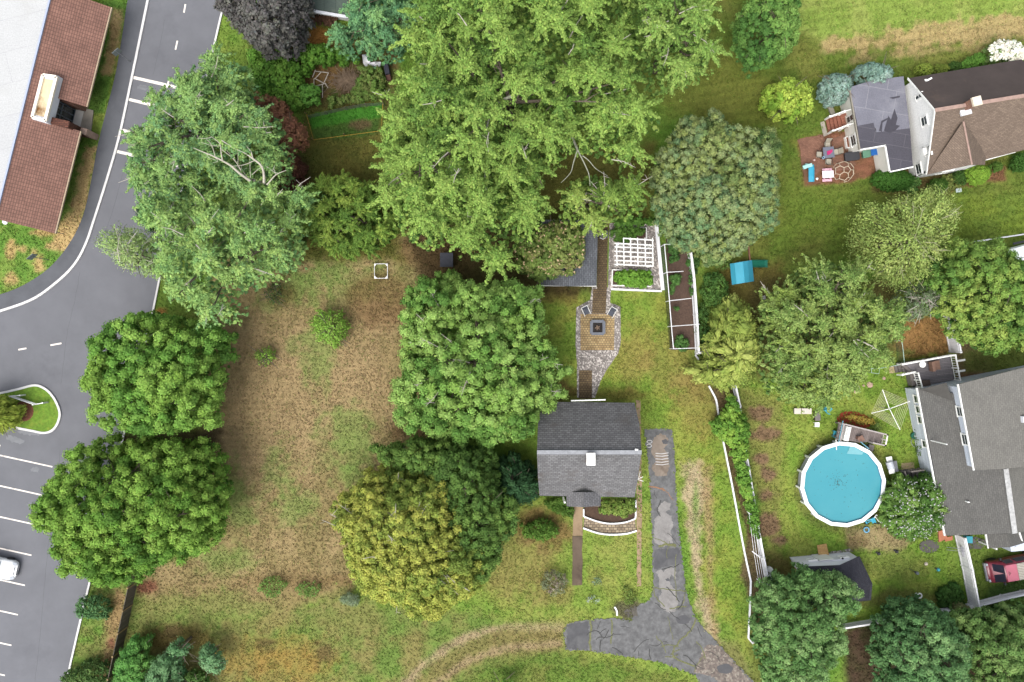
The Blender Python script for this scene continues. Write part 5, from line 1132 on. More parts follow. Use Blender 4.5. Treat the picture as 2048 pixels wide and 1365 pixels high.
t, Q, d, s = vehicle('parked_car', 'white sedan parked between white bay lines at the left edge', 'car', P(41,1139), ang, st, CARW, None)
MB().add([Q(1.33,-.66,.99),Q(1.25,0,.995),Q(1.33,.66,.99),Q(1.98,.6,1.395),Q(1.98,0,1.44),Q(1.98,-.6,1.395)], [(0,1,4,5),(1,2,3,4)]).build('windscreen', glass('car_glass', (120,136,140)), t)
for y in (-1, 1):
    MB().add([Q(1.45,y*.90,.93),Q(2.05,y*.66,1.33),Q(3.35,y*.64,1.32),Q(3.9,y*.88,.98)], [(0,1,2,3)]).build('side_window', GLASS, t)
    for x in (.85, 3.7): c = Q(x, y*.82, .32); MB().tube([c-s*.1, c+s*.1], .32, 16).build('wheel', BLACK, t)
    MB().add([Q(.1,y*.5,.7),Q(.05,y*.72,.66),Q(.38,y*.8,.79),Q(.34,y*.58,.8)], [(0,1,2,3)]).build('headlight', M('lamp_grey', (190,196,204), .2, .05), t)
    MB().bar(Q(1.6,y*.95,1.0), Q(1.75,y*1.1,1.02), .14, .1).build('mirror', CARW, t)
MB().bar(Q(.14,-.3,.69), Q(.14,.3,.69), .05, .05).build('grille', BLACK, t)
# red van
ang = math.pi + .2
RED = M('maroon_paint', (128,44,60), .3, .06, 2, spec=.6); PINK = M('faded_red_roof', (190,108,124), .35, .06, 1.5)
st = [(0,.8,.6,.6,.5),(.12,.92,.78,.95,.8),(.3,.95,.84,1.02,.9),(.95,.96,.78,1.7,1.0),(1.2,.96,.76,1.8,1.02),(2.6,.96,.76,1.82,1.02),(4.4,.96,.76,1.8,1.02),(4.9,.94,.74,1.6,1.0)]
t, Q, d, s = vehicle('red_van', 'maroon van with faded pink roof and silver rack on the grass', 'van', P(1966,1141), ang, st, RED, None)
MB().add([Q(.32,-.8,1.06),Q(.32,.8,1.06),Q(.93,.74,1.71),Q(.93,-.74,1.71)], [(0,1,2,3)]).build('windscreen', glass('van_glass', (44,44,58)), t)
MB().slab([Q(1.02,-.72,1.8),Q(1.02,.72,1.8),Q(1.95,.72,1.88),Q(1.95,-.72,1.88)], .06).build('roof_panel', PINK, t)
MB().slab([Q(1.97,-.72,1.9),Q(1.97,.72,1.9),Q(4.7,.72,1.9),Q(4.7,-.72,1.9)], .06).build('rack_panel', MBrick('ribbed_silver', (184,178,166), (176,170,158), (128,122,112), 4.0, .22, .02, rot=.2, offset=0, big=.15), t)
for y in (-1, 1):
    for xa, xb in ((1.1,1.9),(2.05,3.1),(3.2,4.3)): MB().add([Q(xa,y*.965,1.08),Q(xb,y*.965,1.08),Q(xb,y*.81,1.66),Q(xa+.1,y*.81,1.66)], [(0,1,2,3)]).build('side_window', glass('van_glass2', (30,32,38)), t)
    for x in (.75, 3.9): c = Q(x, y*.86, .33); MB().tube([c-s*.11, c+s*.11], .34, 16).build('wheel', BLACK, t)
    MB().bar(Q(.0,y*.62,.75), Q(.02,y*.82,.75), .12, .2).build('headlight', M('lamp_grey', (190,196,204)), t)
    MB().bar(Q(1.05,y*1.0,1.1), Q(1.1,y*1.2,1.12), .16, .18).build('mirror', BLACK, t)
MB().bar(Q(-.06,-.8,.5), Q(-.06,.8,.5), .14, .2).build('bumper', M('chrome_grey', (150,152,158), .3, .1), t)
# white camper behind the trees
t = T('white_camper', 'white camper trailer half hidden behind the bushy tree', 'trailer', P(2040,500))
MB().prism([P(1968,512,1.5)[:2], P(2090,478,1.5)[:2], P(2100,520,1.5)[:2], P(1976,552,1.5)[:2]], .4, 2.4).build('body', M('camper_white', (236,238,240), .5, .03), t, bevel=.15)
MB().bar(P(2026,488,2.45), P(2075,478,2.45), .2, .1).build('roof_vent', BLACK, t); 
for x, y in ((2010,500),(2020,540)): c = P(x,y,.35); MB().tube([c+Vector((-.1,0,0)), c+Vector((.1,0,0))], .33, 14).build('wheel', BLACK, t)

# ------------------------------------------------------------ north garden bits
t = T('string_fence', 'garden plot marked off by yellow string on stakes', 'string fence', P(690,245)); YS = M('yellow_string', (176,146,62), .8, .05)
pp = [(613,229),(627,280),(762,262),(766,205)]; mb = MB().tube([P(*p,.6) for p in pp], .03, 4); mb.build('string', YS, t)
for p in pp+[(690,271),(620,250)]: q = P(*p); MB().box(q, .06, .06, 0, .65).build('stake', RAILW, t)
t = T('wire_fence', 'sagging dark wire fence above the bright green plot', 'fence', P(690,217)); wm = M('wire_dark', (86,92,84), .7, .1)
q = [P(x,y,.9) for x, y in ((616,232),(650,224),(690,215),(730,208),(766,206))]; mb = MB()
for z in (.3,.6,.9): mb.tube([(p.x,p.y,z) for p in q], .022, 4)
mb.build('wire', wm, t)
for p in q: MB().tube([(p.x,p.y,0), (p.x,p.y,1.0)], .03, 5).build('post', GREYW, t)
t = T('stick_frame', 'pale frame of lashed sticks beside the brush pile', 'frame', P(640,165))
for a, b in (((625,155,.3),(631,140,.5)),((631,143,.5),(657,146,.5)),((657,146,.5),(648,166,.4)),((629,157,.4),(648,167,.4)),((643,144,.8),(630,158,.3)),((622,175,.3),(652,167,.5)),((645,168,.5),(645,196,.2)),((651,168,.5),(656,176,.3)),((628,158,.3),(628,180,.2))): MB().tube([P(*a), P(*b)], .04, 5).build('stick', PALEB, t)
mb = MB(); r = random.Random(5)
for k in range(420):
    a = r.uniform(0, 6.28); rr_ = abs(r.gauss(0, .55)); x = 695+30*rr_*math.cos(a); y = 162+20*rr_*math.sin(a); z = max(.05, .7*(1-rr_)+r.uniform(-.1,.2)); L = r.uniform(.3, 1.3); b = r.uniform(0, 6.28)
    p = P(x, y, z); e = p+Vector((L*math.cos(b), L*math.sin(b), r.uniform(-.25,.3))); mb.tube([p, p.lerp(e,.5)+Vector((r.uniform(-.08,.08),)*2+(0,)), e], [.03, .022, .01], 4, False)
tag(mb.build('brush_pile', M('dead_branches', (142,122,102), .9, .35, 3)), 'heap of cut grey brown branches behind the plot', 'brush pile', kind='stuff')
mb = MB()
for k in range(260):
    x = r.uniform(612, 672); y = r.uniform(32, 52) + (x-640)*.12; p = P(x, y, r.uniform(.1, .8)); b = 1.5+r.gauss(0,.25); L = r.uniform(.25,.6); mb.tube([p, p+Vector((L*math.cos(b), L*math.sin(b), r.uniform(-.1,.1)))], .045, 5)
tag(mb.build('firewood_pile', M('firewood', (118,88,70), .9, .35, 4)), 'pile of split brown firewood along the outbuilding gutter', 'firewood', kind='stuff')
mb = MB(); tp_ = [(724,110),(737,109),(742,120),(739,128),(750,126),(762,124),(760,134),(745,138),(732,137),(726,126)]; c = P(740,126,.8)
vs = [P(x,y,.15) for x, y in tp_] + [P(x*.5+370,y*.5+62,.45+.15*((i*7)%3)) for i, (x,y) in enumerate(tp_)] ; n = len(tp_)
mb.add(vs, [(i,(i+1)%n,n+(i+1)%n,n+i) for i in range(n)]+[tuple(range(n,2*n))]); tag(mb.build('white_tarp', M('tarp_white', (238,238,242), .6, .04, 2)), 'crumpled white tarp at the foot of the blue green tree', 'tarp')
t = T('compost_bin', 'dark narrow compost bin beside the white tarp', 'bin', P(775,145)); MB().box(P(775,142), .4, 1.0, 0, .7, .2).build('bin', M('bin_dark', (52,54,66), .7, .1), t); MB().box(P(778,158), .4, .5, 0, .4, .2).build('side_box', M('bin_brown', (88,60,52), .8, .1), t)
# ------------------------------------------------------------ foliage
LEAF = attr_mat('leaves', trans=.14, amp=0, rough=.75)
NEEDLE = attr_mat('needles', trans=.08, amp=0, rough=.85)
LK = 1.0; LB = 1.1
def leaves(C, R, Nm, n_per, ll, lw, col, rng, stretch=None, flat=.85, jit=.75, shell=(.65,1.08), bias=-.25, align=0):
    """C centres (m,3), R radii, Nm macro normals, col (m,3); returns V,F,colour"""
    n_per = np.maximum(3, n_per).astype(int); id_ = np.repeat(np.arange(len(C)), n_per); n = len(id_)
    d = rng.normal(size=(n, 3)); d /= np.linalg.norm(d, axis=1)[:, None]; nm = Nm[id_]
    dt = (d*nm).sum(1); fl = dt < bias; d[fl] -= 2*dt[fl, None]*nm[fl]
    r = rng.uniform(*shell, n)[:, None]*R[id_][:, None]
    off = d*r; off[:, 2] *= flat
    if stretch is not None:
        ax, k = stretch; a = ax[id_]; off += a*((off*a).sum(1)*(k-1))[:, None]
    pos = C[id_] + off
    nn = d*.85 + nm*.15 + np.array([0, 0, .15]) + rng.normal(size=(n, 3))*jit*.42; nn /= np.linalg.norm(nn, axis=1)[:, None]
    t1 = rng.normal(size=(n, 3)) 
    if stretch is not None and align: t1 = t1*(1-align) + stretch[0][id_]*align*2
    t1 -= nn*(t1*nn).sum(1)[:, None]; t1 /= np.linalg.norm(t1, axis=1)[:, None]; t2 = np.cross(nn, t1)
    s = rng.uniform(.65, 1.3, n)[:, None]; L = t1*ll*s; Wd = t2*lw*s; cup = nn*lw*.35*s
    V = np.stack([pos-L, pos-Wd+cup, pos+L, pos+Wd+cup], 1).reshape(-1, 3)
    F = np.arange(n*4).reshape(-1, 4)
    cl = col[id_]*rng.uniform(.84, 1.17, n)[:, None]*(1+rng.normal(size=(n, 3))*.04)
    return V, F, np.repeat(cl, 4, 0)
def cube_sphere(k):
    V = {}; F = []; L = []
    def vid(p):
        q = tuple(np.round(p, 5))
        if q not in V: V[q] = len(L); L.append(np.array(p)/np.linalg.norm(p))
        return V[q]
    for a in range(3):
        for s in (-1, 1):
            for i in range(k):
                for j in range(k):
                    c = []
                    for di, dj in ((0,0),(1,0),(1,1),(0,1)):
                        p_ = [0, 0, 0]; p_[a] = s; p_[(a+1) % 3] = -1+2*(i+di)/k; p_[(a+2) % 3] = (-1+2*(j+dj)/k)*s; c.append(vid(p_))
                    F.append(c)
    return np.array(L), np.array(F)
CS = {k: cube_sphere(k) for k in (2, 3)}
def cores(C, R, col, rng, scale=.8, flat=.85, stretch=None, k=2):
    """closed lumpy masses of inner foliage that the leaves sit on"""
    B, F = CS[k]; m = len(C); nv = len(B)
    off = B[None]*(R*scale)[:, None, None]*rng.uniform(.8, 1.14, (m, nv))[:, :, None]; off[:, :, 2] *= flat
    if stretch is not None:
        ax, s = stretch; off += ax[:, None, :]*((off*ax[:, None, :]).sum(2)*(s-1))[:, :, None]
    V = (C[:, None, :]+off).reshape(-1, 3); Fq = (F[None]+np.arange(m)[:, None, None]*nv).reshape(-1, 4)
    return V, Fq, np.repeat(col*.88, nv, 0)*rng.uniform(.85, 1.1, m*nv)[:, None]
def limbs(mb, base, top, tips, r0, rng):
    mb.tube([base, base.lerp(top,.5)+Vector((rng.uniform(-.2,.2), rng.uniform(-.2,.2), 0)), top], [r0, r0*.75, r0*.5], 8)
    for tp in tips:
        s = base.lerp(top, rng.uniform(.45, .95)); m1 = s.lerp(tp, .5)+Vector((rng.uniform(-.4,.4), rng.uniform(-.4,.4), rng.uniform(0,.6)))
        mb.tube([s, m1, tp], [r0*.38, r0*.22, .03], 6, False)
        for k in range(3):
            a = m1.lerp(tp, rng.uniform(0, .8)); e = a + Vector((rng.uniform(-1.3,1.3), rng.uniform(-1.3,1.3), rng.uniform(-.1,.8)))
            mb.tube([a, a.lerp(e,.5)+Vector((0,0,.1)), e], [r0*.12+.015, .03, .012], 4, False)
def plant(name, label, cat, poly, ztop, zlow, cols, clump=.8, ll=.15, lw=.1, dens=34, spacing=.95, stretch=0, lobes=3.2, seed=1, group=None, gap=0, jit=.75,
          flat=.85, mat=None, trunk=True, peak=0, twigs=0, droop=0, cone=0, smooth=0, shell=(.65,1.08), twigcol=None, parent=None, partname='crown', radial=.6, wob=1.0, align=.8, lf=.3, zj=.85, fill=None, fl_=.2, bough=0, core=.62):
    if fill is None: fill = ztop > 4
    rng = np.random.RandomState(seed); rr = random.Random(seed)
    hw = zlow + .4*(ztop-zlow); W_ = np.array([P(x, y, hw)[:2] for x, y in poly])
    x0, y0 = W_.min(0); x1, y1 = W_.max(0); sp = spacing*clump
    xs, ys = np.meshgrid(np.arange(x0, x1, sp), np.arange(y0, y1, sp), indexing='ij')
    xs = (xs + rng.uniform(-.45, .45, xs.shape)*sp).ravel(); ys = (ys + rng.uniform(-.45, .45, ys.shape)*sp).ravel()
    d = sdist(xs, ys, W_) + wob*clump*.9*fbm(xs*10, ys*10, 22, seed+3, 2)*2
    k = d > clump*.45; xs, ys, d = xs[k], ys[k], d[k]
    if len(xs) == 0: xs, ys = np.array([W_[:,0].mean()]), np.array([W_[:,1].mean()]); d = np.array([clump])
    inr = max(d.max(), 1e-3); e = np.clip(d/inr, 0, 1); cen = np.array([xs[d.argmax()], ys[d.argmax()]]) * .5 + W_.mean(0)*.5
    if cone: dome = e**cone
    else: dome = np.sqrt(1-(1-e)**2)
    area = len(xs)*sp*sp; K = max(1, int(area/(lobes**2)*1.1)); li = rng.choice(len(xs), K, replace=False) if K < len(xs) else np.arange(len(xs)); K = len(li)
    lc = np.stack([xs[li], ys[li]], 1)
    dd_ = np.hypot(xs[:, None]-lc[:, 0], ys[:, None]-lc[:, 1]) / rng.uniform(.75, 1.3, K); near = dd_.argmin(1); dl = dd_.min(1)/lobes
    bumpv = np.sqrt(np.clip(1-dl**2, 0, 1)); lr = rng.uniform(-.5, .5, K)
    hh = ztop-zlow
    z = zlow + hh*((1-lf*(1-smooth))*dome + lf*(1-smooth)*bumpv*(.4+.6*dome)) + (1-smooth)*lr[near]*hh*.14 + rng.uniform(-1, 1, len(xs))*clump*zj*(1-smooth)
    if gap: 
        keep = (fbm(xs*10, ys*10, 26, seed+9, 3) > -.5+gap) | (rng.rand(len(xs)) < .12); xs, ys, z, e, near, dl, d = [q[keep] for q in (xs, ys, z, e, near, dl, d)]
    cx = lc[near]
    out = np.stack([xs-cen[0], ys-cen[1]], 1); on = np.linalg.norm(out, axis=1)+1e-6; rad = out/on[:, None]
    lo = np.stack([xs, ys], 1)-cx; lo /= (lobes*.9)
    Nm = np.concatenate([rad*((1-e)**.8*.9)[:, None] + lo*.6*(1-smooth), np.full((len(xs), 1), .9)], 1); Nm /= np.linalg.norm(Nm, axis=1)[:, None]
    C = np.stack([xs, ys, z], 1); R = clump*rng.uniform(.7, 1.15, len(xs))
    if bough:
        # boughs: every lobe throws out tapering sprays of foliage that arch outward from its centre
        BC, BR_, BE, BL, BA = [], [], [], [], []
        Lb = bough
        jx, jy = np.meshgrid(np.arange(x0, x1, Lb*.92), np.arange(y0, y1, Lb*.92), indexing='ij')
        jx = (jx + rng.uniform(-.42, .42, jx.shape)*Lb).ravel(); jy = (jy + rng.uniform(-.42, .42, jy.shape)*Lb).ravel(); jd = sdist(jx, jy, W_)
        m_ = jd > Lb*.3
        if gap: m_ &= fbm(jx*10, jy*10, 40, seed+9, 3) > -.5+gap
        jx, jy, jd = jx[m_], jy[m_], jd[m_]
        for q in range(len(jx)):
            ee = min(1, jd[q]/inr); dm = math.sqrt(1-(1-ee)**2); zl = zlow + hh*(.24+.7*dm) + rng.uniform(-.16, .16)*hh
            tilt = np.array([jx[q]-cen[0], jy[q]-cen[1]]); tn = np.linalg.norm(tilt)+1e-6; base_a = math.atan2(tilt[1], tilt[0]); nfr = rng.randint(7, 11); ph = rng.uniform(0, 6.28); cl_ = rng.rand()
            for j in range(nfr):
                a = ph + 2*math.pi*j/nfr + rng.uniform(-.25, .25); out_f = .5+.5*math.cos(a-base_a)
                L = Lb*rng.uniform(.6, 1.0)*(.75+.5*out_f*(1-ee*.5)); ca, sa = math.cos(a), math.sin(a); rise = rng.uniform(-.05, .4) ; ns = max(3, int(L/(clump*.55)))
                for s_ in range(ns):
                    t_ = (s_+.6)/ns; w_ = clump*(1.05-.6*t_)*rng.uniform(.8, 1.15); lat = rng.uniform(-.6, .6)*clump*(1.25-t_)
                    BC.append((jx[q]+ca*L*t_-sa*lat, jy[q]+sa*L*t_+ca*lat, zl + L*(rise*t_ - .62*t_*t_) + rng.uniform(-.16, .16))); BR_.append(w_); BE.append(ee); BL.append((cl_+.25*t_)%1.0 if cl_+.25*t_ < 1 else .99); BA.append((ca*.9, sa*.9, .15-.6*t_))
        C = np.array(BC); R = np.array(BR_); e = np.array(BE); BA = np.array(BA); BA /= np.linalg.norm(BA, axis=1)[:, None]
        xs, ys, z = C[:, 0], C[:, 1], C[:, 2]; out = np.stack([xs-cen[0], ys-cen[1]], 1); rad = out/(np.linalg.norm(out, axis=1)+1e-6)[:, None]; lo = BA[:, :2]
        Nm = BA*.25 + np.array([0, 0, 1.0]); Nm /= np.linalg.norm(Nm, axis=1)[:, None]; near = np.arange(len(C)); lobe_b = np.array(BL)
    # sides of the crown
    sk = (e < .5) & (rng.rand(len(e)) < (.35 if bough else 1)); m = sk.sum(); Cs = C[sk].copy(); Cs[:, :2] -= rad[sk]*rng.uniform(0, .3, m)[:, None]*clump; Cs[:, 2] -= rng.uniform(.3, 1, m)*np.maximum(clump*1.2, (z[sk]-zlow*.75)*.9); Cs[:, 2] = np.maximum(Cs[:, 2], min(.15, zlow))
    Ns = np.concatenate([rad[sk], np.full((m, 1), .4)], 1); Ns /= np.linalg.norm(Ns, axis=1)[:, None]
    # inner filling layer
    u = rng.rand(len(xs)) < (0 if bough else .5 if hh > 2 else .2); Cu = C[u].copy(); Cu[:, 2] -= clump*rng.uniform(1.6, 3.4, u.sum())
    allC = np.concatenate([C, Cs, Cu]); allR = np.concatenate([R, R[sk], R[u]]); allN = np.concatenate([Nm, Ns, Nm[u]])
    pal = np.array([A(c, .92) for c in cols])*LK; pal = (pal*.92 + (pal @ np.array([.3, .6, .1]))[:, None]*.08)*LB
    # colour of a clump: by lobe, with some scatter
    lobe_c = lobe_b if bough else rng.rand(K); nn_ = np.concatenate([near, near[sk], near[u]])
    tcol = np.clip(lobe_c[nn_]*.75 + rng.rand(len(allC))*.55 - .12, 0, .999)*(len(pal)-1)
    i0 = tcol.astype(int); f = (tcol-i0)[:, None]; col = pal[i0]*(1-f) + pal[np.minimum(i0+1, len(pal)-1)]*f
    col = col*rng.uniform(.88, 1.12, len(col))[:, None]
    n_per = dens*(allR/clump)**2*np.concatenate([np.ones(len(C)), np.full(m, .7), np.full(u.sum(), .5)])
    st = None
    if stretch:
        ax = np.concatenate([rad*radial + lo*(1-radial) + rng.normal(size=rad.shape)*.25, np.full((len(rad), 1), -droop)], 1); ax = np.concatenate([ax, ax[sk], ax[u]]); ax /= np.linalg.norm(ax, axis=1)[:, None]; ax = np.concatenate([BA, BA[sk], BA[u]]) if bough else ax; st = (ax, stretch)
    V, F, cl = leaves(allC, allR, allN, n_per, ll, lw, col, rng, st, flat, jit, shell, align=align if stretch else 0)
    if core:
        v2, f2, c2 = cores(allC, allR, col, rng, core, flat, st, 3 if clump > .4 and not bough else 2)
        F = np.concatenate([F, f2+len(V)]); V = np.concatenate([V, v2]); cl = np.concatenate([cl, c2])
    if fill:
        # shaded inner foliage: a continuous lower leaf layer that closes the view through the crown
        nf_ = int(area*15*(.28/fl_)**2*.55); fx = rng.uniform(x0, x1, nf_*2); fy = rng.uniform(y0, y1, nf_*2); fd = sdist(fx, fy, W_)
        k = fd > clump*.8
        if gap: k &= (fbm(fx*10, fy*10, 26, seed+9, 3) > -.5+gap)
        fx, fy, fd = fx[k], fy[k], fd[k]; fe = np.clip(fd/inr, 0, 1)
        fdome = fe**cone if cone else np.sqrt(1-(1-fe)**2)
        fz = zlow + hh*(1-lf)*fdome - rng.uniform(.6, 3.4, len(fx))*clump - clump*.9
        fz = np.maximum(fz, .1); fc = pal[rng.randint(0, max(1, len(pal)-1), len(fx))]
        v2, f2, c2 = leaves(np.stack([fx, fy, fz], 1), np.full(len(fx), .1), np.tile([0, 0, 1.0], (len(fx), 1)), np.full(len(fx), 3), fl_, fl_*.65, fc, rng, jit=.9)
        F = np.concatenate([F, f2+len(V)]); V = np.concatenate([V, v2]); cl = np.concatenate([cl, c2])
    ctr = Vector((float(cen[0]), float(cen[1]), 0))
    if parent is None and (trunk or twigs):
        t = T(name, label, cat, ctr, group)
    else: t = parent
    V[:, 2] = np.maximum(V[:, 2], .01)
    if t is None:
        o = arrmesh(name, V, F, cl, mat or LEAF, None, (ctr.x, ctr.y, 0)); tag(o, label, cat, group); return o
    arrmesh(partname, V, F, cl, mat or LEAF, t)
    if trunk:
        mb = MB(); q = [Vector(C[i]) - Vector((0, 0, clump*.9)) for i in rng.choice(len(C), min(len(C), 12 if hh > 4 else 5), replace=False)]
        limbs(mb, ctr.copy(), Vector((ctr.x, ctr.y, zlow+hh*.6)), q, min(.42, .05+ztop*.028), rr); mb.build('trunk', BARK, t)
    if twigs:
        mb = MB()
        for _ in range(twigs):
            i = rr.randrange(len(C)); b = Vector(C[i]); a = Vector((*(ctr.xy.lerp(b.xy, .5)), b.z-.8)); o_ = (b-a); o_.z = 0; o_.normalize()
            p0 = b - o_*rr.uniform(.5, 1.4) + Vector((0, 0, -.2)); p2 = b + o_*rr.uniform(.2, .9) + Vector((rr.uniform(-.5,.5), rr.uniform(-.5,.5), clump*.9))
            mb.tube([p0, p0.lerp(p2,.5)+Vector((rr.uniform(-.15,.15), rr.uniform(-.15,.15), .15)), p2], [.04, .028, .012], 4, False)
            for _k in range(3):
                s_ = p0.lerp(p2, rr.uniform(.3,.9)); mb.tube([s_, s_+Vector((rr.uniform(-.5,.5), rr.uniform(-.5,.5), rr.uniform(0,.3)))], [.02, .008], 4, False)
        mb.build('dead_twigs', twigcol or PALEB, t)['kind'] = 'stuff'
    return t
def blob(cx, cy, rx, ry=None, rot=0, n=14, j=.16, seed=0):
    r = random.Random(seed+int(cx)+int(cy)); ry = ry or rx
    return [(x+(x-cx)*q, y+(y-cy)*q) for (x, y) in ell(cx, cy, rx, ry, rot, n) for q in [r.uniform(-j, j)]]
MAPLE = dict(clump=.47, ll=.075, lw=.058, dens=110, core=.7, spacing=1.32, lobes=2.1, lf=.42, shell=(.6,1.16), zj=1.7, flat=.9, jit=.9, wob=2.2, gap=.05)
# --- big trees
plant('locust_tree', 'tall grey green locust tree with bare dead limbs beside the crosswalk', 'tree',
      [(392,140),(420,112),(470,108),(502,125),(498,190),(540,215),(572,262),(575,330),(560,372),(500,380),(430,392),(360,410),(300,400),(278,372),(270,320),(280,275),(312,240),(322,180),(350,170),(380,175)], 13, 5,
      [(88,128,74),(114,152,82),(136,168,86),(102,144,88)], bough=1.5, clump=.33, ll=.075, lw=.04, dens=30, stretch=1.3, core=.55, seed=11, gap=.14, jit=1.0, shell=(.4,1.3), twigs=26)
plant('locust_tree', 'wide grey green locust tree overhanging the upper left corner of the dry field', 'tree',
      [(262,385),(330,378),(420,400),(520,380),(600,372),(622,400),(612,440),(606,500),(570,548),(520,572),(478,590),(480,630),(462,650),(432,655),(405,625),(370,610),(330,592),(318,540),(330,490),(300,450),(268,420)], 12.5, 4.5,
      [(100,140,78),(128,164,84),(148,178,90),(110,150,84)], bough=1.5, clump=.33, ll=.075, lw=.04, dens=30, stretch=1.3, core=.55, seed=12, gap=.14, jit=1.0, shell=(.4,1.3), twigs=26)
plant('locust_tree', 'sparse young locust reaching out over the road', 'tree',
      [(198,495),(215,468),(250,455),(280,470),(320,480),(335,520),(322,555),(300,550),(272,562),(262,540),(240,520),(212,510)], 8, 4, [(128,156,88),(150,172,100)], clump=.5, ll=.1, lw=.05, dens=48, stretch=1.5, seed=13, core=0, gap=.34, lobes=2, jit=1.1, shell=(.3,1.2), twigs=14)
dead = [t for t in SC.objects if t.name.startswith('locust_tree') and t.parent is None][0]
mb = MB()
def br(pts, r0, r1): 
    q = catm([tuple(P(x, y, z)) for x, y, z in pts], 4); n = len(q); mb.tube(q, [(r0+(r1-r0)*i/(n-1))*.52 for i in range(n)], 6, False)
Z = 11.5
for pts, a, b in (([(500,362,Z),(478,346,Z+.6),(462,332,Z+.9),(445,322,Z+1.1),(425,312,Z+1.2),(405,304,Z+1.2),(386,296,Z+1.2)],.2,.04),([(445,322,Z+1.1),(442,304,Z+1.3),(441,292,Z+1.4),(436,284,Z+1.5),(423,274,Z+1.6)],.09,.03),([(423,274,Z+1.6),(414,277,Z+1.5),(393,277,Z+1.5)],.05,.02),
    ([(430,312,Z+1.2),(426,298,Z+1.4),(420,286,Z+1.5),(413,279,Z+1.5)],.06,.025),([(441,298,Z+1.3),(462,314,Z+1.2),(474,328,Z+1),(482,343,Z+.6)],.05,.03),([(440,292,Z+1.4),(425,292,Z+1.3),(402,285,Z+1.3)],.04,.02),
    ([(528,366,Z),(527,345,Z+.5),(521,330,Z+.9),(506,318,Z+1.2),(492,308,Z+1.3),(478,302,Z+1.3),(466,301,Z+1.3)],.2,.04),([(506,318,Z+1.2),(502,304,Z+1.4),(494,294,Z+1.5),(487,288,Z+1.5),(466,287,Z+1.5),(458,283,Z+1.5)],.08,.025),([(508,322,Z+1.1),(488,330,Z+1.1),(463,333,Z+1.1)],.06,.03),
    ([(504,350,Z+.6),(515,340,Z+.8),(525,333,Z+.9)],.05,.03),([(476,329,Z+1),(476,305,Z+1.2),(476,290,Z+1.3)],.035,.02),([(501,356,Z+.5),(500,330,Z+.9),(500,305,Z+1.2)],.04,.02),([(534,370,Z),(552,350,Z+.3),(573,341,Z+.5)],.12,.03),([(552,350,Z+.3),(547,336,Z+.5)],.05,.02),([(482,340,Z+.8),(468,318,Z+1),(452,300,Z+1.2)],.04,.02),
    ([(425,312,Z+1.2),(436,322,Z+1.1),(426,326,Z+1)],.04,.02),([(412,306,Z+1.2),(418,316,Z+1.2),(432,320,Z+1.2)],.035,.02),([(480,304,Z+1.3),(470,310,Z+1.2),(464,309,Z+1.2)],.03,.015),([(505,360,Z),(532,368,Z-3)],.2,.2),([(383,372,Z),(400,388,Z),(410,402,Z-1)],.03,.09)):
    br(pts, a, b)
mb.build('dead_limb', M('dead_limb_pale', (184,178,162), .85, .12, 4), dead)
plant('round_maple', 'dense round green maple beside the road above the car park', 'tree',
      [(250,618),(282,608),(330,620),(372,632),(400,650),(440,655),(465,660),(458,690),(446,720),(448,760),(430,810),(420,845),(360,870),(310,880),(262,868),(225,860),(205,835),(182,815),(172,780),(165,745),(178,705),(205,680),(228,650)], 9.5, 3.2,
      [(76,118,40),(100,146,50),(128,166,64),(114,150,50)], seed=21, **MAPLE)
plant('round_maple', 'wide green maple over the parking bays and wooden fence', 'tree',
      [(150,905),(170,880),(215,888),(270,876),(330,880),(400,880),(425,900),(436,950),(450,985),(440,1040),(432,1085),(372,1112),(330,1130),(275,1150),(262,1172),(215,1176),(180,1150),(130,1150),(104,1130),(108,1100),(72,1050),(72,1010),(90,970),(112,940)], 10, 3.2,
      [(72,112,34),(98,140,42),(126,160,58),(108,148,48)], seed=22, **MAPLE)
plant('round_maple', 'big bright green maple between the dry field and the patio', 'tree',
      [(868,540),(905,520),(935,560),(980,555),(1040,560),(1085,580),(1098,610),(1092,680),(1118,730),(1134,755),(1120,800),(1108,830),(1085,835),(1070,880),(1020,900),(960,898),(905,885),(860,870),(820,850),(785,800),(790,740),(782,700),(808,660),(806,620),(812,570)], 10.5, 3.2,
      [(84,126,48),(108,148,58),(138,170,80),(116,152,58)], seed=23, twigs=14, **MAPLE)
plant('dark_maple', 'darker green tree between the yellow tree and the grey roofed cottage', 'tree',
      [(730,895),(790,890),(850,872),(920,882),(990,900),(1000,960),(1030,990),(1040,1030),(1010,1080),(1000,1120),(960,1170),(900,1100),(850,960),(770,930)], 8, 3,
      [(66,96,38),(86,118,46),(106,136,54)], seed=24, clump=.4, ll=.075, lw=.055, dens=80, spacing=1.2, zj=1.4, lobes=2.2)
plant('yellowing_tree', 'yellow green tree at the lower right corner of the dry field', 'tree',
      [(730,945),(780,940),(830,935),(880,938),(905,960),(915,1005),(945,1050),(975,1090),(985,1130),(965,1180),(915,1200),(880,1240),(835,1240),(800,1225),(740,1205),(705,1175),(690,1120),(680,1070),(662,1040),(668,1000),(700,985)], 10, 3,
      [(98,122,44),(130,146,54),(162,166,64),(146,154,56)], seed=25, clump=.38, ll=.075, lw=.055, dens=80, spacing=1.2, zj=1.5, shell=(.6,1.16), lobes=1.9, twigs=16)
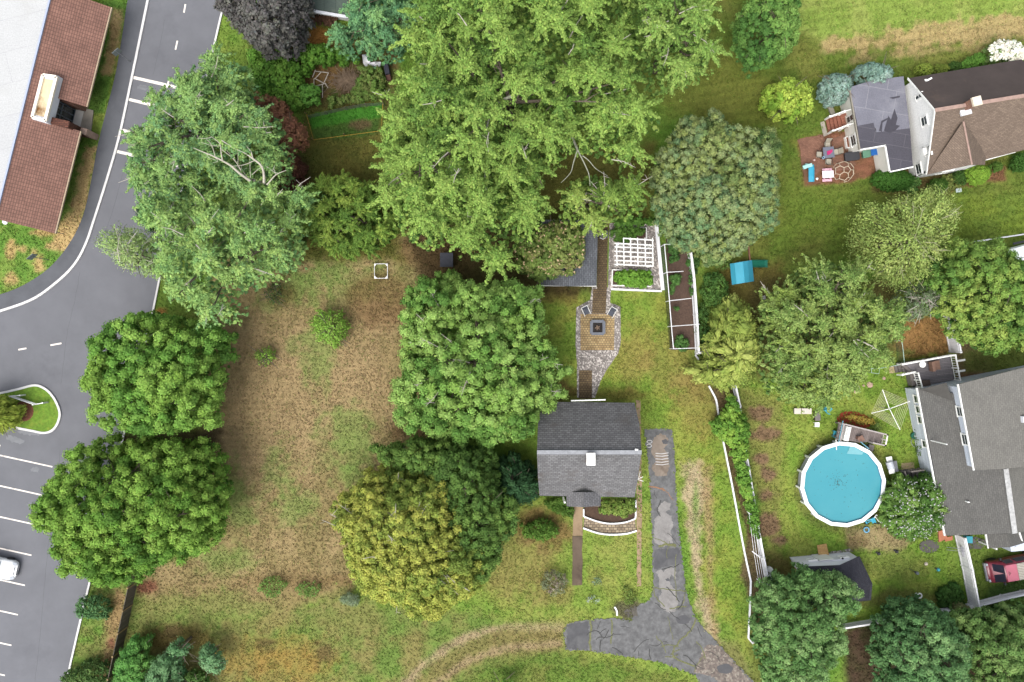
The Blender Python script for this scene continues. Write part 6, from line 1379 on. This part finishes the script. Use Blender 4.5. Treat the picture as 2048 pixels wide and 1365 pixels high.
plant('silver_maple', 'very large yellow green tree filling the top centre', 'tree',
      [(745,235),(770,200),(800,170),(835,150),(815,110),(820,60),(850,20),(870,-40),(1180,-50),(1230,-40),(1240,60),(1250,140),(1290,190),(1350,210),(1340,240),(1300,255),(1290,290),(1260,320),(1180,300),(1140,290),(1120,330),(1080,350),(1060,380),(1090,420),(1060,460),(1030,500),(1000,545),(960,520),(940,520),(900,480),(850,500),(790,470),(762,400),(775,340),(750,330),(765,290)], 15, 5,
      [(74,106,42),(102,136,52),(134,162,68),(114,146,58)], seed=31, bough=2.0, clump=.33, ll=.085, lw=.06, dens=30, stretch=1.5, core=.58, shell=(.55,1.2), gap=.05, twigs=22, lf=.42)
plant('silver_maple', 'yellow green tree reaching right across the top lawn', 'tree',
      [(1190,-50),(1420,-50),(1440,10),(1452,30),(1430,60),(1445,98),(1425,110),(1420,150),(1345,175),(1310,190),(1290,150),(1255,130),(1240,60)], 13, 5,
      [(82,114,46),(110,142,58),(138,164,74)], seed=32, bough=2.0, clump=.33, ll=.085, lw=.06, dens=30, stretch=1.5, core=.58, shell=(.55,1.2), gap=.05, twigs=14, lf=.42)
plant('silver_maple', 'lower yellow green crown hanging over the shed and gravel garden', 'tree',
      [(1110,400),(1140,355),(1190,340),(1240,350),(1290,370),(1305,410),(1290,440),(1230,445),(1210,462),(1185,470),(1170,450),(1120,450)], 8.5, 4.2,
      [(82,112,44),(112,140,54),(140,162,70)], seed=33, bough=1.8, clump=.31, ll=.085, lw=.06, dens=30, core=.58, shell=(.5,1.25), stretch=1.6, gap=.03, twigs=6)
dl = [t for t in SC.objects if t.name.startswith('silver_maple') and t.parent is None][0]
for pts, a, b in (([(1120,230,8),(1140,265,8.6),(1155,300,9)],.28,.2),([(1155,300,9),(1147,325,8.7),(1141,346,8.4),(1122,366,8)],.13,.05),([(1155,300,9),(1170,330,8.8),(1178,350,8.4),(1180,372,8)],.15,.06),([(1165,312,9),(1178,322,8.8),(1192,338,8.6),(1215,352,8.2)],.12,.05),([(870,130,11),(840,128,11)],.12,.1),([(880,262,12),(912,256,12.3)],.16,.12),([(1030,190,13),(990,210,12.6),(975,250,12)],.3,.16),([(975,250,12),(968,310,11.6),(972,380,11)],.16,.08)):
    mb = MB(); br(pts, a*.8, b*.8); mb.build('limb', M('limb_grey', (150,152,132), .9, .3, 5), dl)
plant('speckled_tree', 'mottled olive and blue green tree with dense small leaves above the playset', 'tree',
      [(1350,250),(1370,218),(1400,232),(1430,212),(1455,240),(1500,262),(1545,255),(1565,290),(1560,330),(1570,380),(1555,440),(1565,450),(1530,480),(1500,500),(1450,530),(1420,535),(1395,500),(1370,510),(1345,480),(1318,450),(1310,400),(1302,350),(1318,300)], 9, 3,
      [(74,102,52),(102,126,68),(130,144,74),(134,150,96),(96,128,82)], seed=41, clump=.34, ll=.07, lw=.05, dens=60, spacing=1.2, zj=1.3, lobes=2.2, jit=.8)
plant('dark_tree', 'dark green tree standing on the bright lawn at the top edge', 'tree',
      [(1478,20),(1500,-10),(1540,-30),(1590,-20),(1600,40),(1605,75),(1580,110),(1540,125),(1518,138),(1480,115),(1472,80)], 8, 2.5, [(64,104,44),(86,128,52),(112,148,64)], seed=42, clump=.38, ll=.075, lw=.055, dens=80, spacing=1.2, zj=1.2, lobes=1.8)
plant('bright_bush', 'bright yellow green round bush left of the blue spruce shrubs', 'bush', blob(1574,200,50,45), 3.6, .6, [(104,142,34),(136,166,48),(160,180,62)], seed=43, clump=.38, ll=.1, lw=.07, dens=40, lobes=1.2, spacing=.9)
plant('oak_tree', 'large tangled green tree right of the playset', 'tree',
      [(1590,545),(1640,520),(1690,518),(1720,540),(1725,570),(1770,575),(1780,600),(1808,615),(1812,650),(1790,690),(1760,720),(1730,745),(1700,760),(1680,800),(1640,815),(1590,815),(1545,795),(1530,760),(1520,720),(1520,670),(1530,640),(1525,600),(1560,590)], 9.5, 3.2,
      [(82,110,48),(108,136,60),(136,158,80),(122,144,58)], seed=44, bough=1.4, clump=.3, ll=.08, lw=.055, dens=30, core=.52, stretch=1.2, gap=.06, twigs=18, jit=.95)
plant('feathery_tree', 'pale feathery tree with fine bare twigs on the right lawn', 'tree',
      [(1712,450),(1740,405),(1775,415),(1800,400),(1830,385),(1870,385),(1900,420),(1905,450),(1880,490),(1860,530),(1850,560),(1800,570),(1760,560),(1730,540),(1712,500)], 6.5, 2.2,
      [(116,140,62),(142,162,78),(158,174,92)], seed=45, core=0, clump=.5, ll=.1, lw=.05, dens=60, lobes=1.6, gap=.22, twigs=26, fill=False, stretch=2.0, jit=1.1, shell=(.2,1.2), twigcol=M('twig_pale', (178,178,140), .9, .1, 5), lf=.4)
plant('bushy_tree', 'dense green tree on the right edge above the grey deck', 'tree',
      [(1880,500),(1905,470),(1950,480),(1990,470),(2030,500),(2060,520),(2110,560),(2110,700),(2050,705),(1990,712),(1940,690),(1910,670),(1900,640),(1868,625),(1870,580),(1850,560),(1860,520)], 8, 2.8,
      [(70,108,42),(96,132,50),(122,150,60),(138,158,66)], seed=46, clump=.4, ll=.075, lw=.055, dens=80, spacing=1.2, zj=1.4, lobes=2.2, gap=.06, lf=.38)
plant('thorny_shrub', 'small dark olive shrub with pale bare twigs above the dog yard', 'shrub', [(1788,600),(1800,575),(1840,560),(1875,572),(1892,600),(1880,628),(1830,640),(1800,625)], 4, 1.2, [(78,96,62),(98,116,78),(116,134,98)], seed=47, core=0, clump=.38, ll=.09, lw=.06, dens=30, lobes=1.3, gap=.15, twigs=34)
plant('yellow_arborvitae', 'feathery yellow green arborvitae at the top of the vine row', 'tree',
      [(1440,612),(1470,598),(1500,620),(1510,650),(1526,680),(1520,710),(1515,740),(1490,770),(1455,785),(1425,775),(1400,760),(1385,745),(1405,725),(1410,690),(1425,650)], 6.5, .6,
      [(110,132,50),(140,156,62),(164,174,82)], seed=48, clump=.45, ll=.13, lw=.04, dens=48, lobes=1.5, stretch=2.0, cone=.75, jit=.9, mat=NEEDLE, lf=.3)
plant('green_maple', 'round green tree in front of the black roofed shed', 'tree',
      [(1530,1170),(1560,1150),(1585,1160),(1605,1130),(1640,1145),(1670,1140),(1700,1160),(1722,1180),(1718,1215),(1700,1235),(1690,1260),(1690,1300),(1660,1330),(1640,1400),(1540,1400),(1520,1350),(1512,1290),(1505,1250),(1520,1200)], 7.5, 2.2,
      [(74,112,54),(100,138,72),(130,162,96)], seed=49, clump=.36, ll=.075, lw=.055, dens=80, spacing=1.2, zj=1.5, shell=(.6,1.16), lobes=1.6, lf=.4)
plant('pine_like_tree', 'dark blue green tree at the bottom edge between the white fences', 'tree',
      [(1770,1235),(1800,1205),(1850,1200),(1900,1225),(1925,1260),(1940,1320),(1920,1400),(1770,1400),(1755,1330),(1755,1280)], 7.5, 2.2, [(66,104,58),(90,130,74),(118,154,92)], seed=50, clump=.36, ll=.075, lw=.055, dens=80, spacing=1.2, zj=1.5, shell=(.6,1.16), lobes=1.5, lf=.42)
plant('corner_tree', 'dense green tree in the bottom right corner', 'tree',
      [(1905,1235),(1950,1225),(2010,1225),(2060,1210),(2110,1220),(2110,1400),(1930,1400),(1940,1330),(1925,1270)], 7.5, 2.2, [(74,106,50),(100,134,64),(130,156,84)], seed=51, clump=.36, ll=.075, lw=.055, dens=80, spacing=1.2, zj=1.5, shell=(.6,1.16), lobes=1.5, lf=.42)
# --- top left garden
plant('copper_beech', 'dark purple grey tree at the top edge beside the road', 'tree', [(432,0),(440,-50),(610,-50),(620,30),(605,70),(590,100),(560,108),(530,110),(500,90),(478,60),(440,30)], 9.5, 3, [(72,72,70),(90,88,86),(106,106,98)], seed=61, clump=.45, ll=.11, lw=.075, dens=44, lobes=1.8)
plant('undergrowth', 'tangled bright green shrubs below the purple tree', 'shrub', [(500,95),(560,100),(620,95),(660,90),(720,110),(715,130),(660,130),(625,135),(610,180),(615,200),(600,225),(560,215),(520,190),(498,150)], 2.6, .3, [(66,108,30),(90,136,38),(110,152,52)], seed=62, clump=.4, ll=.11, lw=.07, dens=34, lobes=1.3, gap=.16, trunk=False, lf=.4)
plant('green_shrub', 'round bright green shrub beside the stick frame', 'shrub', blob(620,192,22,19), 2.0, .3, [(78,132,44),(104,154,58)], seed=63, clump=.3, ll=.1, lw=.07, dens=34, trunk=False)
plant('mixed_shrub', 'green shrubs between the brush pile and compost bin', 'shrub', [(715,130),(765,135),(772,165),(765,200),(740,205),(650,215),(660,198),(700,190),(718,160)], 1.2, .1, [(70,110,36),(98,128,52),(108,112,60)], seed=64, clump=.3, ll=.09, lw=.06, dens=30, gap=.3, trunk=False)
plant('japanese_maple', 'reddish brown small tree beside the locust', 'tree', [(505,190),(540,185),(575,200),(590,240),(610,265),(612,290),(595,310),(590,340),(570,360),(560,330),(560,280),(545,240),(515,215)], 5.5, 1.5, [(104,70,54),(128,84,64),(148,104,74)], seed=65, clump=.42, ll=.1, lw=.06, dens=40, lobes=1.5)
plant('red_shrub', 'low dark red brown shrub under the japanese maple', 'shrub', blob(585,350,26,40), 2, .2, [(84,56,44),(110,70,56)], seed=66, clump=.34, ll=.09, lw=.05, dens=34, gap=.15, trunk=False)
plant('blue_green_tree', 'soft blue green tree beside the top outbuilding', 'tree', [(662,60),(690,40),(710,20),(715,-50),(850,-50),(850,40),(818,90),(800,120),(770,125),(735,112),(700,110),(680,95)], 8, 2.6, [(74,120,78),(96,142,92),(120,160,92)], seed=67, bough=1.3, clump=.3, ll=.09, lw=.05, dens=24, stretch=1.3, jit=1.0)
plant('spiky_conifer', 'spiky yellow green shrubby tree above the dry field', 'tree', [(600,380),(640,352),(690,345),(730,360),(760,390),(790,420),(800,460),(785,480),(740,500),(700,522),(660,505),(620,480),(600,440)], 5.5, 1.5, [(72,104,36),(98,130,44),(134,158,58)], seed=68, bough=1.0, clump=.2, ll=.13, lw=.035, dens=22, stretch=1.6, jit=.8, core=.5, lf=.4)
plant('spiky_undergrowth', 'dark green brush under the spiky tree', 'shrub', [(575,400),(610,390),(610,500),(580,480)], 2.4, .2, [(60,92,34),(84,112,42)], seed=69, clump=.35, dens=30, trunk=False)
plant('dark_spruce', 'small dark spruce at the left edge of the locusts by the road', 'tree', [(272,418),(300,395),(335,400),(340,450),(300,462),(280,440)], 4.5, 1, [(44,72,42),(58,88,50)], seed=70, clump=.34, ll=.12, lw=.04, dens=34, stretch=1.6, cone=.8, mat=NEEDLE)
plant('rose_of_sharon', 'large cream flowered shrub over the grey garden shed', 'shrub', [(1035,470),(1070,452),(1120,440),(1160,452),(1165,500),(1172,520),(1162,540),(1130,550),(1110,562),(1085,572),(1060,560),(1035,540),(1030,500)], 5.2, 2.4,
      [(80,104,44),(108,130,56),(120,124,66)], seed=71, clump=.42, ll=.11, lw=.08, dens=34, lobes=1.5, gap=.1)
def flowers(parent_name, n, poly, z0, z1, col, size, seed, matn):
    rng = np.random.RandomState(seed); ob = [o for o in SC.objects if o.name.startswith(parent_name) and o.parent is None][0]
    cr = [c for c in ob.children if c.name.startswith('crown')][0]; V = np.empty(len(cr.data.vertices)*3); cr.data.vertices.foreach_get('co', V); V = V.reshape(-1, 3)+np.array(ob.location)
    zq = V[:, 2]; cand = np.where(zq > np.percentile(zq, z0))[0]; i = rng.choice(cand, n)
    Cc = V[i]+np.array([0, 0, .08]); Rr = np.full(n, size); Nn = np.tile([0, 0, 1.0], (n, 1)); cl = np.tile(np.array(A(col)), (n, 1))
    v, f, c = leaves(Cc, Rr, Nn, np.full(n, 5), size*.9, size*.7, cl, rng); arrmesh('blossom', v, f, c, LEAF, ob)
flowers('rose_of_sharon', 260, None, 45, 0, (216,190,150), .07, 1, '')
# --- shrubs and small plants
plant('field_sapling', 'bright green sapling in the middle of the dry field', 'sapling', blob(665,652,34,40), 2.2, .3, [(104,146,42),(130,168,58)], seed=81, core=0, clump=.24, ll=.1, lw=.05, dens=14, gap=.34, stretch=1.8, zj=1.6, lf=.5, wob=2, shell=(.3,1.3))
plant('field_sapling', 'smallest bright green sapling at the left of the dry field', 'sapling', blob(533,714,19,18), 1.2, .2, [(110,150,48),(134,168,58)], seed=82, core=0, clump=.2, ll=.09, lw=.05, dens=11, gap=.3, stretch=1.8, zj=1.6, wob=2, shell=(.3,1.3))
plant('field_sapling', 'dark green thin sapling at the top left of the dry field', 'sapling', blob(555,588,25,27), 1.8, .3, [(66,88,42),(84,104,50)], seed=83, core=0, clump=.22, ll=.07, lw=.04, dens=12, gap=.38, zj=1.6, wob=2, shell=(.3,1.3))
GC = [(92,130,52),(116,148,64)]
for i, (cx, cy, rx, ry, h, cols, lb) in enumerate((
    (550,1172,30,20,.7,GC,'white dotted green shrub left in the row below the dry field'),(610,1178,26,17,.6,GC,'green shrub in the row below the dry field, second from the left'),
    (668,1165,18,12,.7,[(96,132,44),(116,148,56)],'small light green shrub in the row close to the yellow tree'),
    (188,1212,34,26,2.0,[(66,108,60),(86,126,72)],'blue green shrub beside the car park kerb'),(178,1350,50,24,2.2,[(72,104,48),(94,120,58)],'olive shrub at the bottom end of the kerb verge'),
    (1078,1063,32,24,1.5,[(70,106,30),(94,130,42)],'dark green bush left of the front walk'),(1107,1170,26,26,1.1,[(92,108,74),(124,128,96),(130,112,104)],'greyish rose bush left of the end of the front walk'),
    (1188,1160,15,13,1.0,[(92,120,78),(150,160,150)],'upper pale flowered shrub right of the end of the front walk'),(1187,1196,22,16,1.1,[(84,116,62),(150,162,150)],'lower pale flowered shrub right of the end of the front walk'),
    (1277,975,9,18,1.8,[(56,88,36),(76,104,44)],'narrow green bush at the east wall of the cottage'),(1255,1192,20,22,.5,[(88,112,44),(104,124,52)],'low thin green bush near the driveway junction'),
    (1745,700,30,22,1.0,[(86,112,40),(108,132,50)],'low green growth below the oak beside the wire pen'),(1440,525,20,14,1.6,[(70,100,40),(92,116,48)],'dark green shrub left of the playset roof'),
    (1838,880,10,40,.7,[(62,92,44),(84,108,54)],'narrow dark planting along the pale blue wall'),(2036,1170,30,10,.8,[(60,88,34),(78,104,40)],'green growth between the red van and long white fence'),
    (1430,580,34,40,1.8,[(52,90,36),(72,108,42),(88,122,48)],'dark green shrub east of the crop cage'),(1405,640,18,50,1.5,[(52,86,34),(74,104,40)],'narrow dark shrub between crop cage and arborvitae'))):
    if h >= 1.5:
        plant('shrub', lb, 'shrub', blob(cx, cy, rx, ry), h, .15, cols, seed=100+i, core=.5, clump=.24, ll=.085, lw=.045, dens=22, gap=.14, trunk=False, lobes=.8, zj=1.5, lf=.45, wob=2.2, jit=1.0, shell=(.4,1.3)); continue
    plant('shrub', lb, 'shrub', blob(cx, cy, rx, ry), h, .15, cols, seed=100+i, core=0, clump=.2, ll=.08, lw=.035, dens=11, gap=.36, trunk=False, lobes=.7, zj=1.8, lf=.5, wob=2.2, jit=1.0, shell=(.3,1.3))
# bottom left pines
for i, (pl, h, cols, lb) in enumerate((([(225,1400),(232,1330),(262,1270),(285,1285),(302,1320),(305,1400)],3.6,[(84,140,60),(110,162,72)],'bright green small tree beside the bottom of the wooden fence'),
    ([(284,1400),(292,1345),(322,1302),(362,1312),(374,1345),(372,1400)],4.2,[(84,130,78),(118,158,104)],'blue green small tree at the bottom edge'),
    (blob(364,1292,24,21),3.2,[(86,132,80),(118,158,104)],'rounded blue green shrub above the others at the bottom left'),
    ([(390,1310),(405,1292),(440,1290),(452,1310),(445,1345),(425,1340),(400,1320)],3.0,[(86,132,80),(120,160,108)],'blue green shrub rightmost of the bottom left group'),
    ([(366,1400),(372,1340),(410,1345),(420,1400)],2.2,[(74,112,50),(100,134,60)],'dark green bush low between the blue green ones'),
    (blob(1008,1372,30,14),1.6,[(90,146,40),(112,160,52)],'bright green bush cut by the bottom edge'))):
    plant('sumac', lb, 'shrub', pl, h, .8, cols, seed=140+i, clump=.36, ll=.09, lw=.04, dens=50, lobes=1.1, stretch=1.3, jit=1.0)
plant('yellow_conifer', 'yellow green conifer on the tip of the grass island', 'tree', [(-60,800),(-20,795),(2,800),(16,812),(24,832),(18,848),(4,856),(-20,866),(-60,860)], 4.5, .5, [(132,150,46),(164,176,62)], seed=150, clump=.36, ll=.15, lw=.04, dens=40, stretch=2, cone=.8, mat=NEEDLE)
plant('shrub', 'dark green conifer beside the left wall of the cottage', 'shrub', [(990,920),(1030,905),(1055,935),(1078,960),(1072,990),(1050,1010),(1010,1015),(985,980)], 5.5, 1, [(46,80,46),(66,102,58)], seed=151, clump=.38, ll=.13, lw=.05, dens=40, stretch=1.6, cone=.8, mat=NEEDLE)
# hedges around house A and others: dense clipped domes
def hedge(label, poly, h, cols, seed, z0=.1, name='clipped_hedge'):
    return plant(name, label, 'hedge', poly, h, z0, cols, seed=seed, clump=.2, ll=.05, lw=.036, dens=26, spacing=.8, lobes=1.2, smooth=.85, trunk=False, gap=0, wob=.3, jit=.6)
hedge('large dark green clipped hedge under the flat annex roof', ell(1785,361,43,24,.08), 1.5, [(50,92,26),(66,108,32)], 160)
hedge('bright yellow green clipped hedge at the front gable', ell(1952,350,27,21,-.1), 1.6, [(104,144,32),(126,160,44)], 161)
hedge('small dark round hedge left of the bright hedge', ell(1876,372,18,16), 1.2, [(58,92,28),(74,108,34)], 162)
hedge('small round hedge right of the bright hedge', ell(1989,336,13,12), 1.1, [(66,98,30),(84,112,38)], 163)
hedge('dark round hedge at the right edge of the picture', ell(2040,326,20,20), 1.5, [(52,88,28),(66,104,34)], 164)
hedge('dark green hedge between gable wall and bright hedge', [(1905,345),(1925,340),(1930,372),(1912,372),(1900,360)], 1.1, [(52,84,28),(70,100,36)], 165)
hedge('olive round hedge behind the dark roof, left one', ell(1846,142,17,13), 1.3, [(104,124,36),(126,142,48)], 166)
hedge('olive low hedge behind the dark roof, middle one', ell(1880,140,17,9), 1.0, [(98,116,36),(120,132,46)], 167)
hedge('dark low hedge behind the dark roof', ell(1908,136,16,11), 1.0, [(48,76,26),(62,92,32)], 168)
hedge('green pointed hedge beside the white hydrangea', [(1915,130),(1935,115),(1955,108),(1970,112),(1970,138),(1920,142)], 1.4, [(70,114,34),(88,132,42)], 169)
hedge('green hedge peeking out above the annex roof', ell(1765,148,20,12,.4), 1.4, [(88,124,34),(108,140,44)], 170)
plant('leafy_shrub', 'loose green leafy plant beside the large dark hedge', 'shrub', blob(1818,372,20,15), .9, .1, [(74,116,48),(100,138,64)], seed=171, clump=.25, ll=.09, lw=.07, dens=26, trunk=False)
plant('low_plants', 'low olive plants at the foot of the south wall', 'shrub', [(1890,352),(1915,348),(1920,372),(1890,382),(1850,388),(1850,376)], .7, .1, [(96,110,48),(120,128,60)], seed=172, clump=.25, ll=.08, lw=.05, dens=24, gap=.2, trunk=False)
SPR = [(94,124,110),(116,144,130),(136,160,148)]
plant('blue_spruce', 'rounded blue spruce shrub at the annex corner', 'shrub', blob(1672,180,34,31,0,16,.06), 3.0, .5, SPR, seed=173, clump=.22, ll=.1, lw=.045, dens=34, spacing=.85, lobes=.9, smooth=.3, trunk=True, mat=NEEDLE)
plant('blue_spruce', 'rounded blue spruce shrub overlapping the annex roof edge', 'shrub', blob(1738,154,36,20,.1,16,.06), 3.6, .5, SPR, seed=174, clump=.22, ll=.1, lw=.045, dens=34, spacing=.85, lobes=.9, smooth=.3, trunk=True, mat=NEEDLE)
plant('white_hydrangea', 'hydrangea covered in white blossom behind the dark roof', 'shrub', [(1958,100),(1975,90),(2000,88),(2030,98),(2045,115),(2035,128),(2000,128),(1970,130)], 2.6, .6, [(84,112,50),(110,134,70)], seed=175, clump=.3, ll=.09, lw=.07, dens=26)
flowers('white_hydrangea', 240, None, 45, 0, (238,236,220), .17, 2, '')
plant('flowering_shrub', 'large green shrub with white blossom tips between pool and blue house', 'shrub', [(1765,1010),(1775,975),(1800,955),(1830,960),(1845,945),(1875,955),(1888,990),(1885,1020),(1890,1050),(1860,1070),(1820,1085),(1785,1070),(1770,1040)], 3.4, .6, [(62,96,36),(86,124,48),(116,148,64)], seed=176, clump=.34, ll=.13, lw=.04, dens=36, lobes=1.1, stretch=1.6, gap=.08)
flowers('flowering_shrub', 620, None, 40, 0, (214,210,214), .045, 3, '')
# vines, beds, vegetables
plant('vine_row', 'row of green berry vines between white edging and white fence', 'vines', [(1434,836),(1450,812),(1456,788),(1470,796),(1480,826),(1498,848),(1500,872),(1497,930),(1510,985),(1520,1050),(1524,1080),(1505,1075),(1490,1020),(1470,960),(1456,890),(1432,872),(1412,846)], 2.2, .9, [(76,116,34),(100,142,44),(126,160,52)], seed=180, clump=.28, ll=.09, lw=.065, dens=34, lobes=.9, trunk=False, gap=.06)
plant('bed_plants', 'leafy green plants in the curved bed in front of the cottage', 'plants', [(1180,1005),(1270,998),(1269,1020),(1250,1034),(1215,1032),(1185,1020),(1205,1010)], .9, .1, [(62,98,28),(92,128,40),(118,136,56)], seed=181, clump=.26, ll=.1, lw=.05, dens=30, gap=.06, trunk=False)
plant('bed_plants', 'leafy green plants left of the porch', 'plants', [(1080,998),(1130,996),(1145,1016),(1146,1034),(1120,1028),(1085,1010)], .8, .1, [(60,92,26),(88,116,38)], seed=182, clump=.26, ll=.09, lw=.05, dens=28, trunk=False, gap=.08)
plant('raised_bed_plants', 'bright green leafy crop in the lower raised bed', 'plants', [(1227,541),(1304,541),(1303,568),(1280,576),(1227,569)], .9, .25, [(88,134,34),(110,152,46)], seed=183, clump=.22, ll=.08, lw=.055, dens=34, trunk=False)
plant('raised_bed_plants', 'green climbing plants in the upper raised bed', 'plants', [(1220,462),(1240,452),(1290,458),(1290,476),(1250,486),(1225,485)], 1.0, .2, [(58,98,34),(84,120,42)], seed=184, clump=.24, ll=.08, lw=.055, dens=28, trunk=False, gap=.1)
plant('hedge_row', 'dark green low hedge behind the upper raised bed', 'hedge', [(1222,440),(1312,440),(1310,452),(1225,453)], 1.6, .2, [(60,96,28),(78,112,34)], seed=185, clump=.3, spacing=.7, dens=30, wob=0, trunk=False)
for i, (pl, lb) in enumerate((([(1334,490),(1352,485),(1358,520),(1338,535)],'vegetable leaves at the upper end of the crop cage'),([(1336,548),(1362,545),(1366,565),(1348,580),(1338,600)],'vegetable leaves in the second bay of the crop cage'),([(1372,560),(1384,545),(1388,590),(1378,600)],'climbing leaves against the short white fence'),(blob(1355,617,12,6),'small patch of vegetable leaves in the third bay'),(blob(1362,687,15,15),'bushy plant in the lowest bay of the crop cage'),([(1375,500),(1400,505),(1395,545),(1380,560),(1372,530)],'dark leaves at the top of the short white fence'))):
    plant('vegetables', lb, 'plants', pl, .7, .1, [(58,96,42),(80,118,52)], seed=190+i, clump=.24, ll=.09, lw=.065, dens=24, trunk=False, gap=.14)
o = plant('flower_clumps', 'yellow green lilies and daylilies in the red mulch bed', 'plants', blob(1716,838,32,9,.2), .5, .1, [(128,130,50),(190,160,60)], seed=197, core=0, clump=.17, ll=.09, lw=.03, dens=18, trunk=False, gap=.26); o['kind'] = 'stuff'
plant('flower_clumps', 'green perennials at the right end of the red mulch bed', 'plants', blob(1752,855,12,8), .5, .1, [(96,124,56),(120,140,60)], seed=198, core=0, clump=.18, ll=.09, lw=.03, dens=18, trunk=False)
o = plant('ivy', 'dark ivy covering the ground beside the corner of the white fences', 'ground cover', [(1870,1180),(1915,1160),(1930,1200),(1925,1220),(1880,1215)], .5, .05, [(50,84,30),(68,102,38)], seed=199, clump=.25, dens=26, trunk=False); o['kind'] = 'stuff'
plant('shrub', 'brown green shrub covering the fence corner at the bottom right', 'shrub', blob(1922,1225,26,14), 2.0, .2, [(84,92,52),(104,110,66)], seed=200, clump=.3, dens=26, trunk=False)
plant('shrub', 'dark green shrub outside the long white fence at the right edge', 'shrub', blob(2005,1228,40,16), 2.0, .2, [(54,90,36),(72,108,42)], seed=201, clump=.3, dens=26, trunk=False)
plant('ornamental_grass', 'tuft of blue grey ornamental grass beside the yellow tree', 'grass', blob(702,1196,16,10), .9, .1, [(110,128,96),(134,150,116)], seed=202, core=0, clump=.22, ll=.22, lw=.015, dens=40, stretch=1.8, trunk=False)
# --- grass tufts over all open ground (uncountable)
rng = np.random.RandomState(77); n = 230000
x = rng.uniform(-46.5, 46.5, n); y = rng.uniform(-31.5, 31.5, n)
pxx, pyy = x*S0+1024, 682.5-y*S0
hard = np.zeros(n, bool)
hard |= sdist(pxx, pyy, drv) > 1.5 + 9*np.maximum(0, fbm(pxx, pyy, 14, 88, 3))
for pl in (kerbL[::-1]+kerbR+[(-300,1440),(-300,700)], kerbL+walk[::-1], [(1147,1014),(1166,1014),(1164,1172),(1144,1172)], [(1153,616),(1180,600),(1184,575),(1190,440),(1220,440),(1222,575),(1220,606),(1241,614),(1241,690),(1236,708),(1214,740),(1200,765),(1190,796),(1154,796),(1154,730),(1151,690)], [(1216,445),(1313,445),(1326,582),(1216,582)], [(1330,478),(1398,478),(1398,700),(1341,700)], [(1595,278),(1795,262),(1795,345),(1610,372)], [(1166,1000),(1275,1000),(1275,1068),(1166,1068)]):
    hard |= sdist(pxx, pyy, pl) > -1
c = gcol(x, y); br_ = c[:, 0] > c[:, 1]*1.02
keep = ~hard & (rng.rand(n) < np.clip(.25+1.5*(fbm(pxx, pyy, 22, 51, 3)+.5)**1.5, 0, 1))
x, y, c, br_ = x[keep], y[keep], c[keep], br_[keep]; n = len(x)
tone = 1.02 + .5*fbm(x*S0, y*S0, 16, 61, 3) + rng.normal(size=n)*.1; c = c*np.clip(tone, .45, 1.6)[:, None]; g_ = rng.rand(n) < .10; c[g_] = c[g_]*np.array([.8, 1.06, .75])
C = np.stack([x, y, np.full(n, .02)], 1)
V, F, cl = leaves(C, np.full(n, .07), np.tile([0, 0, 1.0], (n, 1)), np.full(n, 3), .085, .028, c*1.04, rng, None, .6, .55)
V[:, 2] = np.maximum(V[:, 2], .0)
o = arrmesh('grass', V, F, cl, NEEDLE, None, (0, 0, 0)); tag(o, 'short lawn and dry field grass covering the open ground', 'grass', kind='stuff')
